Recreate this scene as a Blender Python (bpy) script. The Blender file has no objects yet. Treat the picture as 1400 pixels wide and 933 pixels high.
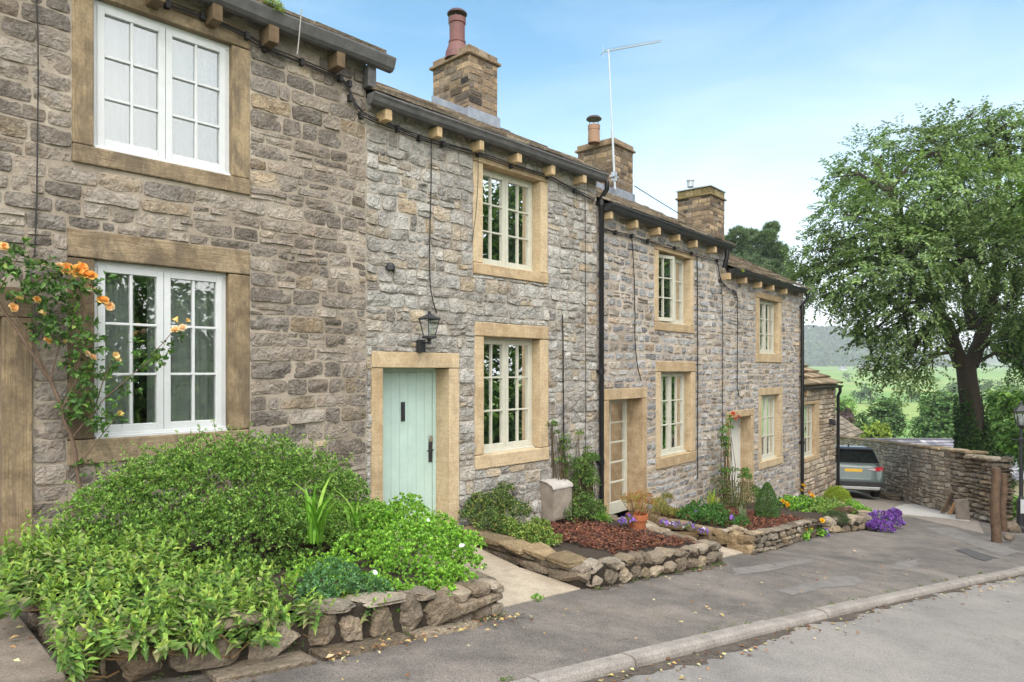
import bpy, math, random
import numpy as np
R = math.radians
rng = np.random.default_rng(11)
random.seed(5)
E = 1.56                     # eye height above the pavement plane
F, CX, YH = 930.0, 700.0, 507.0
col = bpy.context.scene.collection
scene = bpy.context.scene

# ------------------------------------------------------------------ survey helpers
def ray(px, py): return np.array([(px-CX)/F, 1.0, -(py-YH)/F])
class Fr:
    """a vertical survey frame: s along, o outward, z up"""
    def __init__(s, O, ang=None, d=None, n=None):
        s.O = np.array([O[0], O[1], 0.0])
        if ang is not None:
            s.d = np.array([math.sin(ang), math.cos(ang), 0.0]); s.n = np.array([math.cos(ang), -math.sin(ang), 0.0])
        else:
            s.d = np.array(d, float); s.n = np.array(n, float)
    def pix(s, px, py, off=0.0):
        r = ray(px, py); t = (s.n@s.O+off)/(s.n@r); P = r*t
        return (P-s.O)@s.d, P[2]+E
    def w(s, a, o, z):
        a, o, z = np.broadcast_arrays(np.asarray(a, float), np.asarray(o, float), np.asarray(z, float))
        return s.O + a[..., None]*s.d + o[..., None]*s.n + z[..., None]*np.array([0, 0, 1.0])
ANG_A, ANG_B = R(43.65), R(40.2)
A = Fr(-6.56*np.array([math.cos(ANG_A), -math.sin(ANG_A)]), ANG_A)
_r = ray(815, 507); _t = (A.n@A.O)/(A.n@_r)
B = Fr((_r*_t)[:2], ANG_B)
SB_END = B.pix(1098, 500)[0]
C = Fr(B.w(SB_END, -0.25, 0)[:2], ANG_B)
W3 = Fr((0, 0), d=(1, 0, 0), n=(0, -1, 0))
SLOPE = -0.112
def g(P):                    # pavement height at world xy
    P = np.asarray(P, float); return SLOPE*(P[..., 0]*A.d[0]+P[..., 1]*A.d[1])
def G(px, py, h=0.0):        # photo pixel -> point on (pavement + h)
    r = ray(px, py); t = (E-h)/(-r[2]+SLOPE*(A.d@r)); P = r*t
    return np.array([P[0], P[1], P[2]+E])
def at(px, py, Y):           # photo pixel -> point at depth Y
    r = ray(px, py)*Y; return np.array([r[0], r[1], r[2]+E])

# ------------------------------------------------------------------ noise
def _h(ix, iy, iz, seed):
    n = (ix*374761393 + iy*668265263 + iz*2147483647 + seed*974711) & 0x7fffffff
    n = ((n ^ (n >> 13))*1274126177) & 0x7fffffff
    n = (n ^ (n >> 16)) & 0xffff
    return n/65535.0
def vnoise(P, seed=0):
    P = np.asarray(P, float)
    if P.shape[-1] == 2: P = np.concatenate([P, np.zeros(P.shape[:-1]+(1,))], -1)
    i = np.floor(P).astype(np.int64); f = P-i; f = f*f*(3-2*f)
    r = 0
    for dx in (0, 1):
        for dy in (0, 1):
            for dz in (0, 1):
                wgt = (f[..., 0] if dx else 1-f[..., 0])*(f[..., 1] if dy else 1-f[..., 1])*(f[..., 2] if dz else 1-f[..., 2])
                r = r + wgt*_h(i[..., 0]+dx, i[..., 1]+dy, i[..., 2]+dz, seed)
    return r*2-1
def fbm(P, seed=0, o=3):
    P = np.asarray(P, float); r = 0; a = 1.0; t = 0
    for k in range(o): r = r+a*vnoise(P*(2**k), seed+k*17); t += a; a *= .5
    return r/t

# ------------------------------------------------------------------ mesh builder
ORG = {}
class MB:
    def __init__(s): s.V = []; s.L = []; s.S = []; s.M = []; s.T = []; s.n = 0
    def add(s, V, Fc, mat=0, tint=(.5, .5, .5, 1)):
        V = np.asarray(V, float).reshape(-1, 3); Fc = np.asarray(Fc, np.int64)
        k, m = Fc.shape
        s.V.append(V); s.L.append((Fc+s.n).ravel()); s.S.append(np.full(k, m)); s.M.append(np.full(k, mat))
        t = np.asarray(tint, float)
        if t.ndim == 1: t = np.tile(t, (k, 1))
        s.T.append(t); s.n += len(V)
    def hexa(s, P, mat=0, tint=(.5, .5, .5, 1)):
        """8 points: bottom ring 0-3, top ring 4-7"""
        s.add(P, [(0, 3, 2, 1), (4, 5, 6, 7), (0, 1, 5, 4), (1, 2, 6, 5), (2, 3, 7, 6), (3, 0, 4, 7)], mat, tint)
    def box(s, fr, s0, s1, o0, o1, z0, z1, mat=0, tint=(.5, .5, .5, 1)):
        a = np.array([s0, s1, s1, s0]*2); o = np.array([o0, o0, o1, o1]*2); z = np.array([z0]*4+[z1]*4)
        s.hexa(fr.w(a, o, z), mat, tint)
    def tube(s, pts, rad, sides=8, mat=0, tint=(.5, .5, .5, 1), cap=True):
        pts = np.asarray(pts, float); n = len(pts); rad = np.broadcast_to(np.asarray(rad, float), (n,))
        T = np.gradient(pts, axis=0); T /= np.linalg.norm(T, axis=1)[:, None]+1e-9
        up = np.array([0, 0, 1.0]) if abs(T[0, 2]) < .9 else np.array([1.0, 0, 0])
        V = []
        u = np.cross(T[0], up); u /= np.linalg.norm(u)
        for i in range(n):
            u = u-T[i]*(u@T[i]); u /= np.linalg.norm(u)+1e-9; v = np.cross(T[i], u)
            a = np.arange(sides)*2*math.pi/sides
            V.append(pts[i]+rad[i]*(np.cos(a)[:, None]*u+np.sin(a)[:, None]*v))
        V = np.concatenate(V); q = []
        for i in range(n-1):
            for k in range(sides):
                q.append((i*sides+k, i*sides+(k+1) % sides, (i+1)*sides+(k+1) % sides, (i+1)*sides+k))
        s.add(V, q, mat, tint)
        if cap:
            for i, o in ((0, -1), (n-1, 1)):
                ring = V[i*sides:(i+1)*sides]
                s.add(np.vstack([ring, ring.mean(0)]), [(k, (k+1) % sides, sides) for k in range(sides)], mat, tint)
    def lathe(s, base, prof, sides=16, mat=0, tint=(.5, .5, .5, 1), rot=0.0):
        base = np.asarray(base, float); V = []; q = []
        a = np.arange(sides)*2*math.pi/sides+rot
        for r_, z_ in prof: V.append(np.stack([base[0]+r_*np.cos(a), base[1]+r_*np.sin(a), np.full(sides, base[2]+z_)], 1))
        for i in range(len(prof)-1):
            for k in range(sides): q.append((i*sides+k, i*sides+(k+1) % sides, (i+1)*sides+(k+1) % sides, (i+1)*sides+k))
        s.add(np.concatenate(V), q, mat, tint)
    def grid(s, P, mat=0, tint=(.5, .5, .5, 1)):
        """P (n,m,3)"""
        n, m = P.shape[:2]; I = np.arange(n*m).reshape(n, m)
        q = np.stack([I[:-1, :-1], I[1:, :-1], I[1:, 1:], I[:-1, 1:]], -1).reshape(-1, 4)
        s.add(P.reshape(-1, 3), q, mat, tint)
    def build(s, name, mats, parent=None, loc=None, smooth=False, bevel=0, **props):
        me = bpy.data.meshes.new(name)
        if s.n:
            V = np.concatenate(s.V); L = np.concatenate(s.L); S = np.concatenate(s.S); M = np.concatenate(s.M); T = np.concatenate(s.T)
        else:
            V = np.zeros((0, 3)); L = S = M = np.zeros(0, int); T = np.zeros((0, 4))
        org = ORG[parent.name] if parent is not None else np.array(loc if loc is not None else (0, 0, 0), float)
        V = V-org
        me.vertices.add(len(V)); me.vertices.foreach_set('co', V.astype(np.float32).ravel())
        me.loops.add(len(L)); me.loops.foreach_set('vertex_index', L.astype(np.int32))
        me.polygons.add(len(S)); st = np.concatenate([[0], np.cumsum(S)[:-1]]) if len(S) else S
        me.polygons.foreach_set('loop_start', st.astype(np.int32)); me.polygons.foreach_set('loop_total', S.astype(np.int32))
        me.polygons.foreach_set('material_index', M.astype(np.int32))
        me.polygons.foreach_set('use_smooth', np.full(len(S), bool(smooth)))
        at_ = me.attributes.new('tint', 'FLOAT_COLOR', 'FACE'); at_.data.foreach_set('color', T.astype(np.float32).ravel())
        me.update(calc_edges=True); me.validate()
        for m in (mats if isinstance(mats, (list, tuple)) else [mats]): me.materials.append(m)
        o = bpy.data.objects.new(name, me); col.objects.link(o)
        if parent is not None: o.parent = parent
        else: o.location = org
        ORG[o.name] = org
        if bevel:
            b = o.modifiers.new('bevel', 'BEVEL'); b.width = bevel; b.segments = 2; b.limit_method = 'ANGLE'; b.angle_limit = R(50)
        for k, v in props.items(): o[k] = v
        return o
def tag(o, label, cat, group=None):
    o['label'] = label; o['category'] = cat
    if group: o['group'] = group
    return o
def thing(name, loc, label, cat, group=None):
    o = bpy.data.objects.new(name, None); col.objects.link(o); o.location = loc; o.empty_display_size = .2
    ORG[o.name] = np.array(loc, float)
    return tag(o, label, cat, group)

# ------------------------------------------------------------------ materials
class NT:
    def __init__(s, name):
        s.m = bpy.data.materials.new(name); s.m.use_nodes = True; s.t = s.m.node_tree; s.t.nodes.clear()
        s.out = s.n('ShaderNodeOutputMaterial')
    def n(s, typ, **kw):
        x = s.t.nodes.new(typ)
        for k, v in kw.items():
            if k.startswith('i_'):
                x.inputs[k[2:].replace('_', ' ')].default_value = v
            else: setattr(x, k, v)
        return x
    def l(s, a, b): s.t.links.new(a, b)
    def noise(s, vec, scale, detail=4, rough=.6, dist=0.0):
        x = s.n('ShaderNodeTexNoise'); x.inputs['Scale'].default_value = scale; x.inputs['Detail'].default_value = detail
        x.inputs['Roughness'].default_value = rough; x.inputs['Distortion'].default_value = dist
        s.l(vec, x.inputs['Vector']); return x.outputs['Fac']
    def ramp(s, fac, stops, interp='LINEAR'):
        x = s.n('ShaderNodeValToRGB'); cr = x.color_ramp; cr.interpolation = interp
        while len(cr.elements) < len(stops): cr.elements.new(.5)
        for e, (p, c) in zip(cr.elements, stops):
            e.position = p; e.color = c if len(c) == 4 else (*c, 1)
        s.l(fac, x.inputs['Fac']); return x.outputs['Color']
    def mix(s, fac, a, b, mode='MIX'):
        x = s.n('ShaderNodeMix', data_type='RGBA', blend_type=mode)
        for soc, v in ((x.inputs[0], fac), (x.inputs[6], a), (x.inputs[7], b)):
            if isinstance(v, bpy.types.NodeSocket): s.l(v, soc)
            else: soc.default_value = v if isinstance(v, (int, float)) or len(v) == 4 else (*v, 1)
        return x.outputs[2]
    def math(s, op, a, b=0.0):
        x = s.n('ShaderNodeMath', operation=op)
        for soc, v in ((x.inputs[0], a), (x.inputs[1], b)):
            if isinstance(v, bpy.types.NodeSocket): s.l(v, soc)
            else: soc.default_value = v
        return x.outputs[0]
    def coord(s, scale=(1, 1, 1), rot=0.0):
        c = s.n('ShaderNodeNewGeometry').outputs['Position']
        mp = s.n('ShaderNodeMapping'); mp.inputs['Scale'].default_value = scale; mp.inputs['Rotation'].default_value = (0, 0, rot)
        s.l(c, mp.inputs['Vector']); return mp.outputs['Vector']
    def tint(s):
        a = s.n('ShaderNodeAttribute', attribute_name='tint'); sp = s.n('ShaderNodeSeparateColor'); s.l(a.outputs['Color'], sp.inputs[0])
        return a.outputs['Color'], sp.outputs[0], sp.outputs[1], sp.outputs[2]
    def bsdf(s, color, rough=.85, bump=None, bstr=.4, bdist=.02, spec=.3, metal=0.0):
        b = s.n('ShaderNodeBsdfPrincipled')
        for nm, v in (('Base Color', color), ('Roughness', rough)):
            if isinstance(v, bpy.types.NodeSocket): s.l(v, b.inputs[nm])
            else: b.inputs[nm].default_value = v if isinstance(v, (int, float)) else (*v[:3], 1)
        b.inputs['Specular IOR Level'].default_value = spec; b.inputs['Metallic'].default_value = metal
        if bump is not None:
            bp = s.n('ShaderNodeBump'); bp.inputs['Strength'].default_value = bstr; bp.inputs['Distance'].default_value = bdist
            s.l(bump, bp.inputs['Height']); s.l(bp.outputs[0], b.inputs['Normal'])
        s.l(b.outputs[0], s.out.inputs['Surface']); s.b = b; return b
def m_stone(name, stops, bstr=.7, rough=.9, vmin=.62, vmax=1.42, fine=1.0, lichen=None, pale=0.0, dark=.0):
    k = NT(name); v = k.coord(); _, tr, tg, tb = k.tint()
    base = k.ramp(tr, stops, 'LINEAR')
    n1 = k.noise(v, 7*fine, 5, .65, .4); n2 = k.noise(v, 34*fine, 5, .7); n3 = k.noise(v, 130*fine, 3, .6)
    val = k.math('ADD', k.math('MULTIPLY', n1, .6), k.math('ADD', k.math('MULTIPLY', n2, .55), k.math('MULTIPLY', tg, .35)))
    mul = k.ramp(k.math('MULTIPLY', val, .72), [(.42, (vmin,)*3), (.54, (.97, .97, .96)), (.67, (vmax, vmax, vmax*.98))])
    c = k.mix(1.0, base, mul, 'MULTIPLY')
    warm = k.ramp(k.noise(v, 3.1*fine, 4, .6, .6), [(.52, (0, 0, 0)), (.72, (1, 1, 1))])
    c = k.mix(k.math('MULTIPLY', warm, .35), c, k.mix(1.0, c, (1.25, .98, .7), 'MULTIPLY'))
    if pale:
        pa = k.ramp(k.noise(v, 13, 5, .72, .5), [(.5, (0, 0, 0)), (.66, (1, 1, 1))])
        c = k.mix(k.math('MULTIPLY', pa, pale), c, (.5, .485, .455))
    if dark:
        da = k.ramp(k.noise(v, 1.6, 5, .7, .5), [(.5, (0, 0, 0)), (.68, (1, 1, 1))])
        c = k.mix(k.math('MULTIPLY', da, dark), c, k.mix(1.0, c, (.55, .53, .52), 'MULTIPLY'))
    if lichen:
        li = k.ramp(k.noise(v, 22*fine, 4, .7, .3), [(lichen[3], (0, 0, 0)), (lichen[3]+.06, (1, 1, 1))])
        c = k.mix(k.math('MULTIPLY', li, .6), c, lichen[:3])
    vo = k.n('ShaderNodeTexVoronoi'); vo.inputs['Scale'].default_value = 19*fine; wv = k.n('ShaderNodeVectorMath', operation='ADD')
    nn = k.n('ShaderNodeTexNoise'); nn.inputs['Scale'].default_value = 9*fine; nn.inputs['Detail'].default_value = 3; k.l(v, nn.inputs['Vector'])
    sc_ = k.n('ShaderNodeVectorMath', operation='SCALE'); sc_.inputs['Scale'].default_value = .22; k.l(nn.outputs['Color'], sc_.inputs[0]); k.l(v, wv.inputs[0]); k.l(sc_.outputs[0], wv.inputs[1]); k.l(wv.outputs[0], vo.inputs['Vector'])
    h = k.math('ADD', k.math('MULTIPLY', n1, .55), k.math('ADD', k.math('MULTIPLY', n2, .6), k.math('ADD', k.math('MULTIPLY', n3, .25), k.math('MULTIPLY', vo.outputs['Distance'], .55))))
    k.bsdf(c, rough, h, min(bstr*1.15, 1), .035, .2); return k.m
def m_ashlar(name, c0, c1, c2, tool=(3, 3, 70), bstr=.35, stain=.0, fine=1.0):
    k = NT(name); v = k.coord(); tv = k.coord(tool)
    _, tr, tg, tb = k.tint()
    n1 = k.noise(v, 4.5, 5, .62, .5); n2 = k.noise(tv, 1.0, 3, .6, .2); n3 = k.noise(v, 90, 3, .6)
    c = k.ramp(k.math('ADD', k.math('MULTIPLY', n1, .8), k.math('MULTIPLY', tr, .3)), [(.38, c0), (.54, c1), (.7, c2)])
    c = k.mix(.3, c, k.mix(1.0, c, k.ramp(n2, [(.3, (.62, .6, .58)), (.6, (1.1, 1.1, 1.08))]), 'MULTIPLY'))
    sp_ = k.ramp(k.noise(v, 40, 4, .75), [(.3, (.78, .77, .75)), (.62, (1.12, 1.12, 1.1))]); c = k.mix(1.0, c, sp_, 'MULTIPLY')
    if stain:
        st = k.ramp(k.noise(k.coord((2.2, 2.2, .8)), 2.3, 5, .7, .8), [(.48, (0, 0, 0)), (.66, (1, 1, 1))])
        c = k.mix(k.math('MULTIPLY', st, stain), c, (.115, .09, .066))
    h = k.math('ADD', k.math('MULTIPLY', n2, .7), k.math('ADD', k.math('MULTIPLY', n3, .25), k.math('MULTIPLY', n1, .3)))
    k.bsdf(c, .88, h, bstr, .012, .2); return k.m
def m_plain(name, c, rough=.5, var=.12, sc=9, bstr=.08, spec=.4, metal=0.0, grime=None):
    k = NT(name); v = k.coord(); n = k.noise(v, sc, 5, .65)
    cc = k.mix(1.0, (*c, 1), k.ramp(n, [(.3, (1-var,)*3), (.7, (1+var,)*3)]), 'MULTIPLY')
    if grime:
        gr = k.ramp(k.noise(v, 5, 6, .75, .5), [(.5, (0, 0, 0)), (.75, (1, 1, 1))]); cc = k.mix(k.math('MULTIPLY', gr, .6), cc, grime)
    k.bsdf(cc, rough, k.noise(v, 60, 3, .6), bstr, .004, spec, metal); return k.m
def m_leaf(name, trans=.35, rough=.45, spec=.35, tc=(1.15, 1.25, .55), nz=(.82, 1.15)):
    k = NT(name); c, _, _, _ = k.tint(); n = k.noise(k.coord(), 25, 2, .5)
    c = k.mix(1.0, c, k.ramp(n, [(.3, (nz[0],)*3), (.7, (nz[1],)*3)]), 'MULTIPLY')
    b = k.bsdf(c, rough, None, spec=spec)
    tr = k.n('ShaderNodeBsdfTranslucent'); k.l(k.mix(1.0, c, tc, 'MULTIPLY'), tr.inputs['Color'])
    mx = k.n('ShaderNodeMixShader'); mx.inputs[0].default_value = trans
    k.l(b.outputs[0], mx.inputs[1]); k.l(tr.outputs[0], mx.inputs[2]); k.l(mx.outputs[0], k.out.inputs['Surface']); return k.m
def m_tintc(name, rough=.8, bstr=.3, sc=30):
    k = NT(name); c, _, _, _ = k.tint(); v = k.coord(); n = k.noise(v, sc, 4, .65)
    c = k.mix(1.0, c, k.ramp(n, [(.3, (.7,)*3), (.7, (1.25,)*3)]), 'MULTIPLY'); k.bsdf(c, rough, n, bstr, .01, .25); return k.m
def m_glass(name, refl=.16):
    k = NT(name); g_ = k.n('ShaderNodeBsdfGlossy'); g_.inputs['Roughness'].default_value = .01; g_.inputs['Color'].default_value = (1, 1, 1, 1)
    t = k.n('ShaderNodeBsdfTransparent'); t.inputs['Color'].default_value = (.9, .93, .92, 1)
    lw = k.n('ShaderNodeLayerWeight'); lw.inputs['Blend'].default_value = .35
    f = k.math('MINIMUM', k.math('ADD', k.math('MULTIPLY', lw.outputs['Fresnel'], .55), refl), 1.0)
    bp = k.n('ShaderNodeBump'); bp.inputs['Strength'].default_value = .05; bp.inputs['Distance'].default_value = .02
    k.l(k.noise(k.coord(), 2.2, 2, .5), bp.inputs['Height']); k.l(bp.outputs[0], g_.inputs['Normal'])
    mx = k.n('ShaderNodeMixShader'); k.l(f, mx.inputs[0]); k.l(t.outputs[0], mx.inputs[1]); k.l(g_.outputs[0], mx.inputs[2])
    k.l(mx.outputs[0], k.out.inputs['Surface']); return k.m
def m_mortar(name, c0, c1, stain=None):
    k = NT(name); v = k.coord(); n = k.noise(v, 12, 5, .7); n2 = k.noise(v, 140, 3, .6)
    c = k.ramp(n, [(.3, c0), (.7, c1)])
    c = k.mix(1.0, c, k.ramp(k.noise(v, 1.3, 4, .6), [(.35, (.72, .7, .68)), (.65, (1.1, 1.1, 1.1))]), 'MULTIPLY')
    k.bsdf(c, .95, k.math('ADD', k.math('MULTIPLY', n, .5), k.math('MULTIPLY', n2, .4)), .8, .012, .1); return k.m

M = {}
M['st1'] = m_stone('grey_brown_stone', [(0, (.215, .18, .15)), (.3, (.275, .235, .2)), (.6, (.25, .218, .192)), (.9, (.315, .272, .232)), (.985, (.34, .265, .18)), (1, (.09, .075, .065))], .9, pale=.22, dark=.7)
M['mo1'] = m_mortar('tan_mortar', (.29, .247, .2), (.41, .358, .292))
M['st2'] = m_stone('pale_grey_stone', [(0, (.265, .247, .227)), (.3, (.35, .332, .31)), (.6, (.41, .396, .374)), (.84, (.36, .336, .308)), (.95, (.42, .33, .225)), (1, (.23, .21, .19))], .9, pale=.6, dark=.4)
M['mo2'] = m_mortar('buff_mortar', (.30, .268, .232), (.43, .39, .342))
M['st3'] = m_stone('blue_grey_stone', [(0, (.26, .255, .258)), (.4, (.35, .352, .362)), (.7, (.40, .38, .365)), (.9, (.40, .32, .235)), (1, (.28, .26, .24))], .9, pale=.4, dark=.2)
M['mo3'] = m_mortar('pink_mortar', (.38, .325, .275), (.52, .45, .385))
M['st5'] = m_stone('warm_sandstone', [(0, (.31, .25, .19)), (.5, (.42, .35, .27)), (.8, (.47, .41, .33)), (1, (.34, .3, .26))], .8, pale=.25)
M['mo5'] = m_mortar('brown_mortar', (.17, .135, .10), (.28, .22, .165))
M['chim'] = m_stone('chimney_sandstone', [(0, (.16, .12, .088)), (.3, (.29, .215, .145)), (.6, (.36, .27, .175)), (.8, (.25, .2, .155)), (1, (.055, .05, .048))], .8, fine=1.3, dark=.6)
M['chim_moss'] = m_stone('mossy_chimney_stone', [(0, (.22, .16, .09)), (1, (.32, .25, .15))], .9, lichen=(.16, .15, .02, .5))
M['ash1'] = m_ashlar('weathered_brown_ashlar', (.115, .085, .058), (.20, .15, .098), (.30, .232, .155), (5, 5, 42), 1.0, .8)
M['ash1v'] = m_ashlar('weathered_brown_jamb', (.125, .09, .058), (.22, .165, .104), (.32, .245, .155), (55, 55, 2.5), 1.0, .75)
M['ash2'] = m_ashlar('new_buff_ashlar', (.39, .285, .172), (.48, .365, .235), (.54, .425, .285), (2.5, 2.5, 46), .4, .22)
M['ash3'] = m_ashlar('worn_buff_ashlar', (.33, .235, .14), (.44, .325, .205), (.50, .385, .25), (2.5, 2.5, 40), .4, .35)
M['white'] = m_plain('white_paint', (.56, .575, .585), .4, .05)
M['cream'] = m_plain('cream_paint', (.50, .49, .41), .45, .08)
M['mint'] = m_plain('mint_paint', (.42, .55, .505), .5, .09, 3)
M['paledoor'] = m_plain('pale_grey_paint', (.62, .62, .58), .5, .05)
M['steel'] = m_plain('brushed_steel', (.42, .42, .40), .35, .1, metal=.9)
M['lead'] = m_plain('lead_sheet', (.24, .26, .30), .5, .22, 7, .3, .4, .3, grime=(.42, .42, .42))
M['gut1'] = m_plain('weathered_gutter', (.10, .098, .10), .7, .3, 8, .4, grime=(.16, .145, .13))
M['gut2'] = m_plain('black_gutter', (.035, .035, .038), .45, .2)
M['pipe'] = m_plain('black_plastic_pipe', (.012, .012, .014), .3, .2)
M['corb'] = m_plain('buff_corbel_stone', (.47, .345, .2), .9, .25, 14, .5, .2)
M['corb1'] = m_plain('old_corbel_stone', (.13, .09, .055), .9, .35, 14, .5, .2)
M['slate'] = m_stone('stone_slate', [(0, (.17, .135, .105)), (.5, (.26, .21, .165)), (.8, (.31, .255, .2)), (1, (.2, .175, .15))], .6, lichen=(.14, .15, .07, .58))
M['slate5'] = m_stone('buff_stone_slate', [(0, (.26, .2, .13)), (.5, (.36, .28, .19)), (1, (.42, .335, .235))], .6)
M['bslate'] = m_stone('blue_slate', [(0, (.16, .16, .19)), (.5, (.23, .225, .26)), (.9, (.27, .26, .29)), (1, (.4, .4, .4))], .3)
M['terra'] = m_plain('terracotta', (.36, .115, .045), .75, .15, 12, .15)
M['chpot'] = m_plain('red_clay_flue', (.15, .062, .058), .6, .2, 6, .1, grime=(.13, .09, .085))
M['chpot2'] = m_plain('buff_clay_pot', (.29, .175, .11), .7, .15, 6, .1)
M['darkmetal'] = m_plain('dark_metal', (.03, .03, .034), .45, .2)
M['cowl'] = m_plain('dark_red_metal', (.055, .03, .035), .45, .2)
M['galv'] = m_plain('galvanised_steel', (.42, .45, .47), .45, .15, 20, .1, .5, .6)
M['cable'] = m_plain('black_cable', (.018, .017, .017), .6, .2)
M['greycable'] = m_plain('grey_cable', (.3, .29, .27), .6, .2)
M['glass'] = m_glass('window_glass', .13)
M['lampglass'] = m_glass('lamp_glass', .1)
M['leaf'] = m_leaf('leaf')
M['leaf_far'] = m_leaf('tree_leaf', .3, .6, .2)
M['petal'] = m_leaf('petal', .3, .6, .15, (1, 1, .9), (.95, 1.04))
M['stemmat'] = m_tintc('plant_stem', .8, .3, 60)
M['bark'] = m_tintc('tree_bark', .92, .9, 16)
M['rock'] = m_stone('walling_stone', [(0, (.15, .118, .085)), (.4, (.235, .19, .145)), (.7, (.28, .245, .2)), (.9, (.31, .24, .155)), (1, (.36, .34, .31))], 1.0, lichen=(.22, .22, .1, .6))
M['cope'] = m_stone('coping_sandstone', [(0, (.24, .175, .105)), (.6, (.33, .25, .155)), (1, (.28, .23, .165))], .6, lichen=(.16, .17, .08, .57))
M['soil'] = m_tintc('soil_stuff', 1.0, 1.0, 45)
M['chip'] = m_tintc('bark_chip', .9, .3, 60)
M['dry'] = m_tintc('dry_leaf', .85, .2, 60)
M['wood'] = m_plain('rough_timber', (.12, .075, .048), .9, .4, 8, .8, grime=(.1, .09, .045))
M['plank'] = m_plain('orange_timber', (.38, .21, .1), .85, .3, 10, .5)
M['curtain'] = m_leaf('sheer_curtain', .5, .9, .05, (1, 1, 1), (.97, 1.03))

# asphalt etc
def m_pavement():
    k = NT('worn_asphalt_pavement'); v = k.coord(); vs = k.coord((1, .25, 1), R(40))
    n1 = k.noise(v, .55, 5, .65, .8); n2 = k.noise(v, 3.2, 5, .7, .4); n3 = k.noise(v, 120, 2, .6); n4 = k.noise(v, 260, 2, .5)
    f = k.math('ADD', k.math('MULTIPLY', n1, .65), k.math('MULTIPLY', n2, .4))
    c = k.ramp(f, [(.36, (.085, .077, .072)), (.5, (.137, .124, .114)), (.64, (.21, .187, .166))])
    c = k.mix(1.0, c, k.ramp(n3, [(.34, (.5, .5, .52)), (.66, (1.5, 1.48, 1.43))]), 'MULTIPLY')
    sp = k.ramp(n4, [(.66, (0, 0, 0)), (.74, (1, 1, 1))]); c = k.mix(k.math('MULTIPLY', sp, .45), c, (.34, .32, .3))
    cv = k.n('ShaderNodeTexVoronoi', feature='DISTANCE_TO_EDGE'); cv.inputs['Scale'].default_value = 1.5; dw = k.n('ShaderNodeVectorMath', operation='ADD'); dn = k.n('ShaderNodeTexNoise'); dn.inputs['Scale'].default_value = 2.5; dn.inputs['Detail'].default_value = 5; k.l(v, dn.inputs['Vector']); k.l(v, dw.inputs[0]); k.l(dn.outputs['Color'], dw.inputs[1]); k.l(dw.outputs[0], cv.inputs['Vector'])
    c = k.mix(k.math('MULTIPLY', k.math('MULTIPLY', k.ramp(cv.outputs[0], [(.0, (1, 1, 1)), (.012, (0, 0, 0))]), k.ramp(k.noise(v, .5, 3, .5), [(.5, (0, 0, 0)), (.6, (1, 1, 1))])), .55), c, (.045, .043, .042))
    br = k.ramp(k.noise(v, 1.1, 4, .6, .5), [(.58, (0, 0, 0)), (.74, (1, 1, 1))]); c = k.mix(k.math('MULTIPLY', br, .45), c, (.14, .095, .055))
    k.bsdf(c, .9, k.math('ADD', k.math('MULTIPLY', n3, .6), k.math('MULTIPLY', n2, .6)), .6, .012, .25); return k.m
def m_road():
    k = NT('pale_asphalt_road'); v = k.coord()
    n1 = k.noise(v, .4, 5, .6, .6); n2 = k.noise(v, 2.2, 6, .7, .5); n3 = k.noise(v, 130, 2, .6); n5 = k.noise(v, 300, 2, .5)
    along = k.noise(k.coord((.9, .12, 1), R(43)), 1.2, 4, .6, .3)
    f = k.math('ADD', k.math('MULTIPLY', n1, .35), k.math('ADD', k.math('MULTIPLY', n2, .35), k.math('MULTIPLY', along, .35)))
    c = k.ramp(f, [(.4, (.165, .156, .148)), (.53, (.235, .22, .206)), (.66, (.29, .268, .245))])
    c = k.mix(1.0, c, k.ramp(n3, [(.34, (.62, .62, .63)), (.66, (1.36, 1.35, 1.32))]), 'MULTIPLY')
    cr = k.n('ShaderNodeTexVoronoi', feature='DISTANCE_TO_EDGE'); cr.inputs['Scale'].default_value = 4.5
    wv = k.n('ShaderNodeMixRGB'); wv.inputs[0].default_value = .2
    k.l(v, wv.inputs[1]); nn = k.n('ShaderNodeTexNoise'); nn.inputs['Scale'].default_value = 6; k.l(v, nn.inputs['Vector']); k.l(nn.outputs['Color'], wv.inputs[2]); k.l(wv.outputs[0], cr.inputs['Vector'])
    ck = k.ramp(cr.outputs[0], [(.0, (1, 1, 1)), (.02, (0, 0, 0))]); msk = k.ramp(k.noise(v, .7, 3, .5), [(.55, (0, 0, 0)), (.65, (1, 1, 1))])
    c = k.mix(k.math('MULTIPLY', k.math('MULTIPLY', ck, msk), .6), c, (.07, .068, .068))
    sp = k.ramp(n5, [(.3, (1, 1, 1)), (.36, (0, 0, 0))]); c = k.mix(k.math('MULTIPLY', sp, .5), c, (.07, .07, .075))
    k.bsdf(c, .88, k.math('ADD', k.math('MULTIPLY', n3, .6), k.math('MULTIPLY', n2, .4)), .5, .012, .25); return k.m
def m_ground(name, c0, c1, sc=3, bstr=.6):
    k = NT(name); v = k.coord(); n = k.noise(v, sc, 6, .7, .4); n3 = k.noise(v, 90, 3, .6)
    c = k.ramp(n, [(.32, c0), (.68, c1)]); c = k.mix(1.0, c, k.ramp(n3, [(.3, (.7,)*3), (.7, (1.3,)*3)]), 'MULTIPLY')
    k.bsdf(c, .92, k.math('ADD', n, k.math('MULTIPLY', n3, .5)), bstr, .012, .2); return k.m
M['pave'] = m_pavement(); M['road'] = m_road()
M['kerb'] = m_ground('kerb_stone', (.2, .18, .162), (.31, .282, .255), 5, .4)
M['flag'] = m_ground('pale_flagstone', (.30, .25, .19), (.44, .375, .295), 4, .4)
M['step'] = m_ground('worn_step_stone', (.15, .13, .11), (.24, .2, .165), 5, .5)
M['conc'] = m_ground('pale_concrete', (.40, .385, .36), (.54, .52, .49), 2, .3)
M['gravel'] = m_ground('driveway_gravel', (.2, .17, .145), (.33, .29, .25), 9, 1.0)
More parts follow.
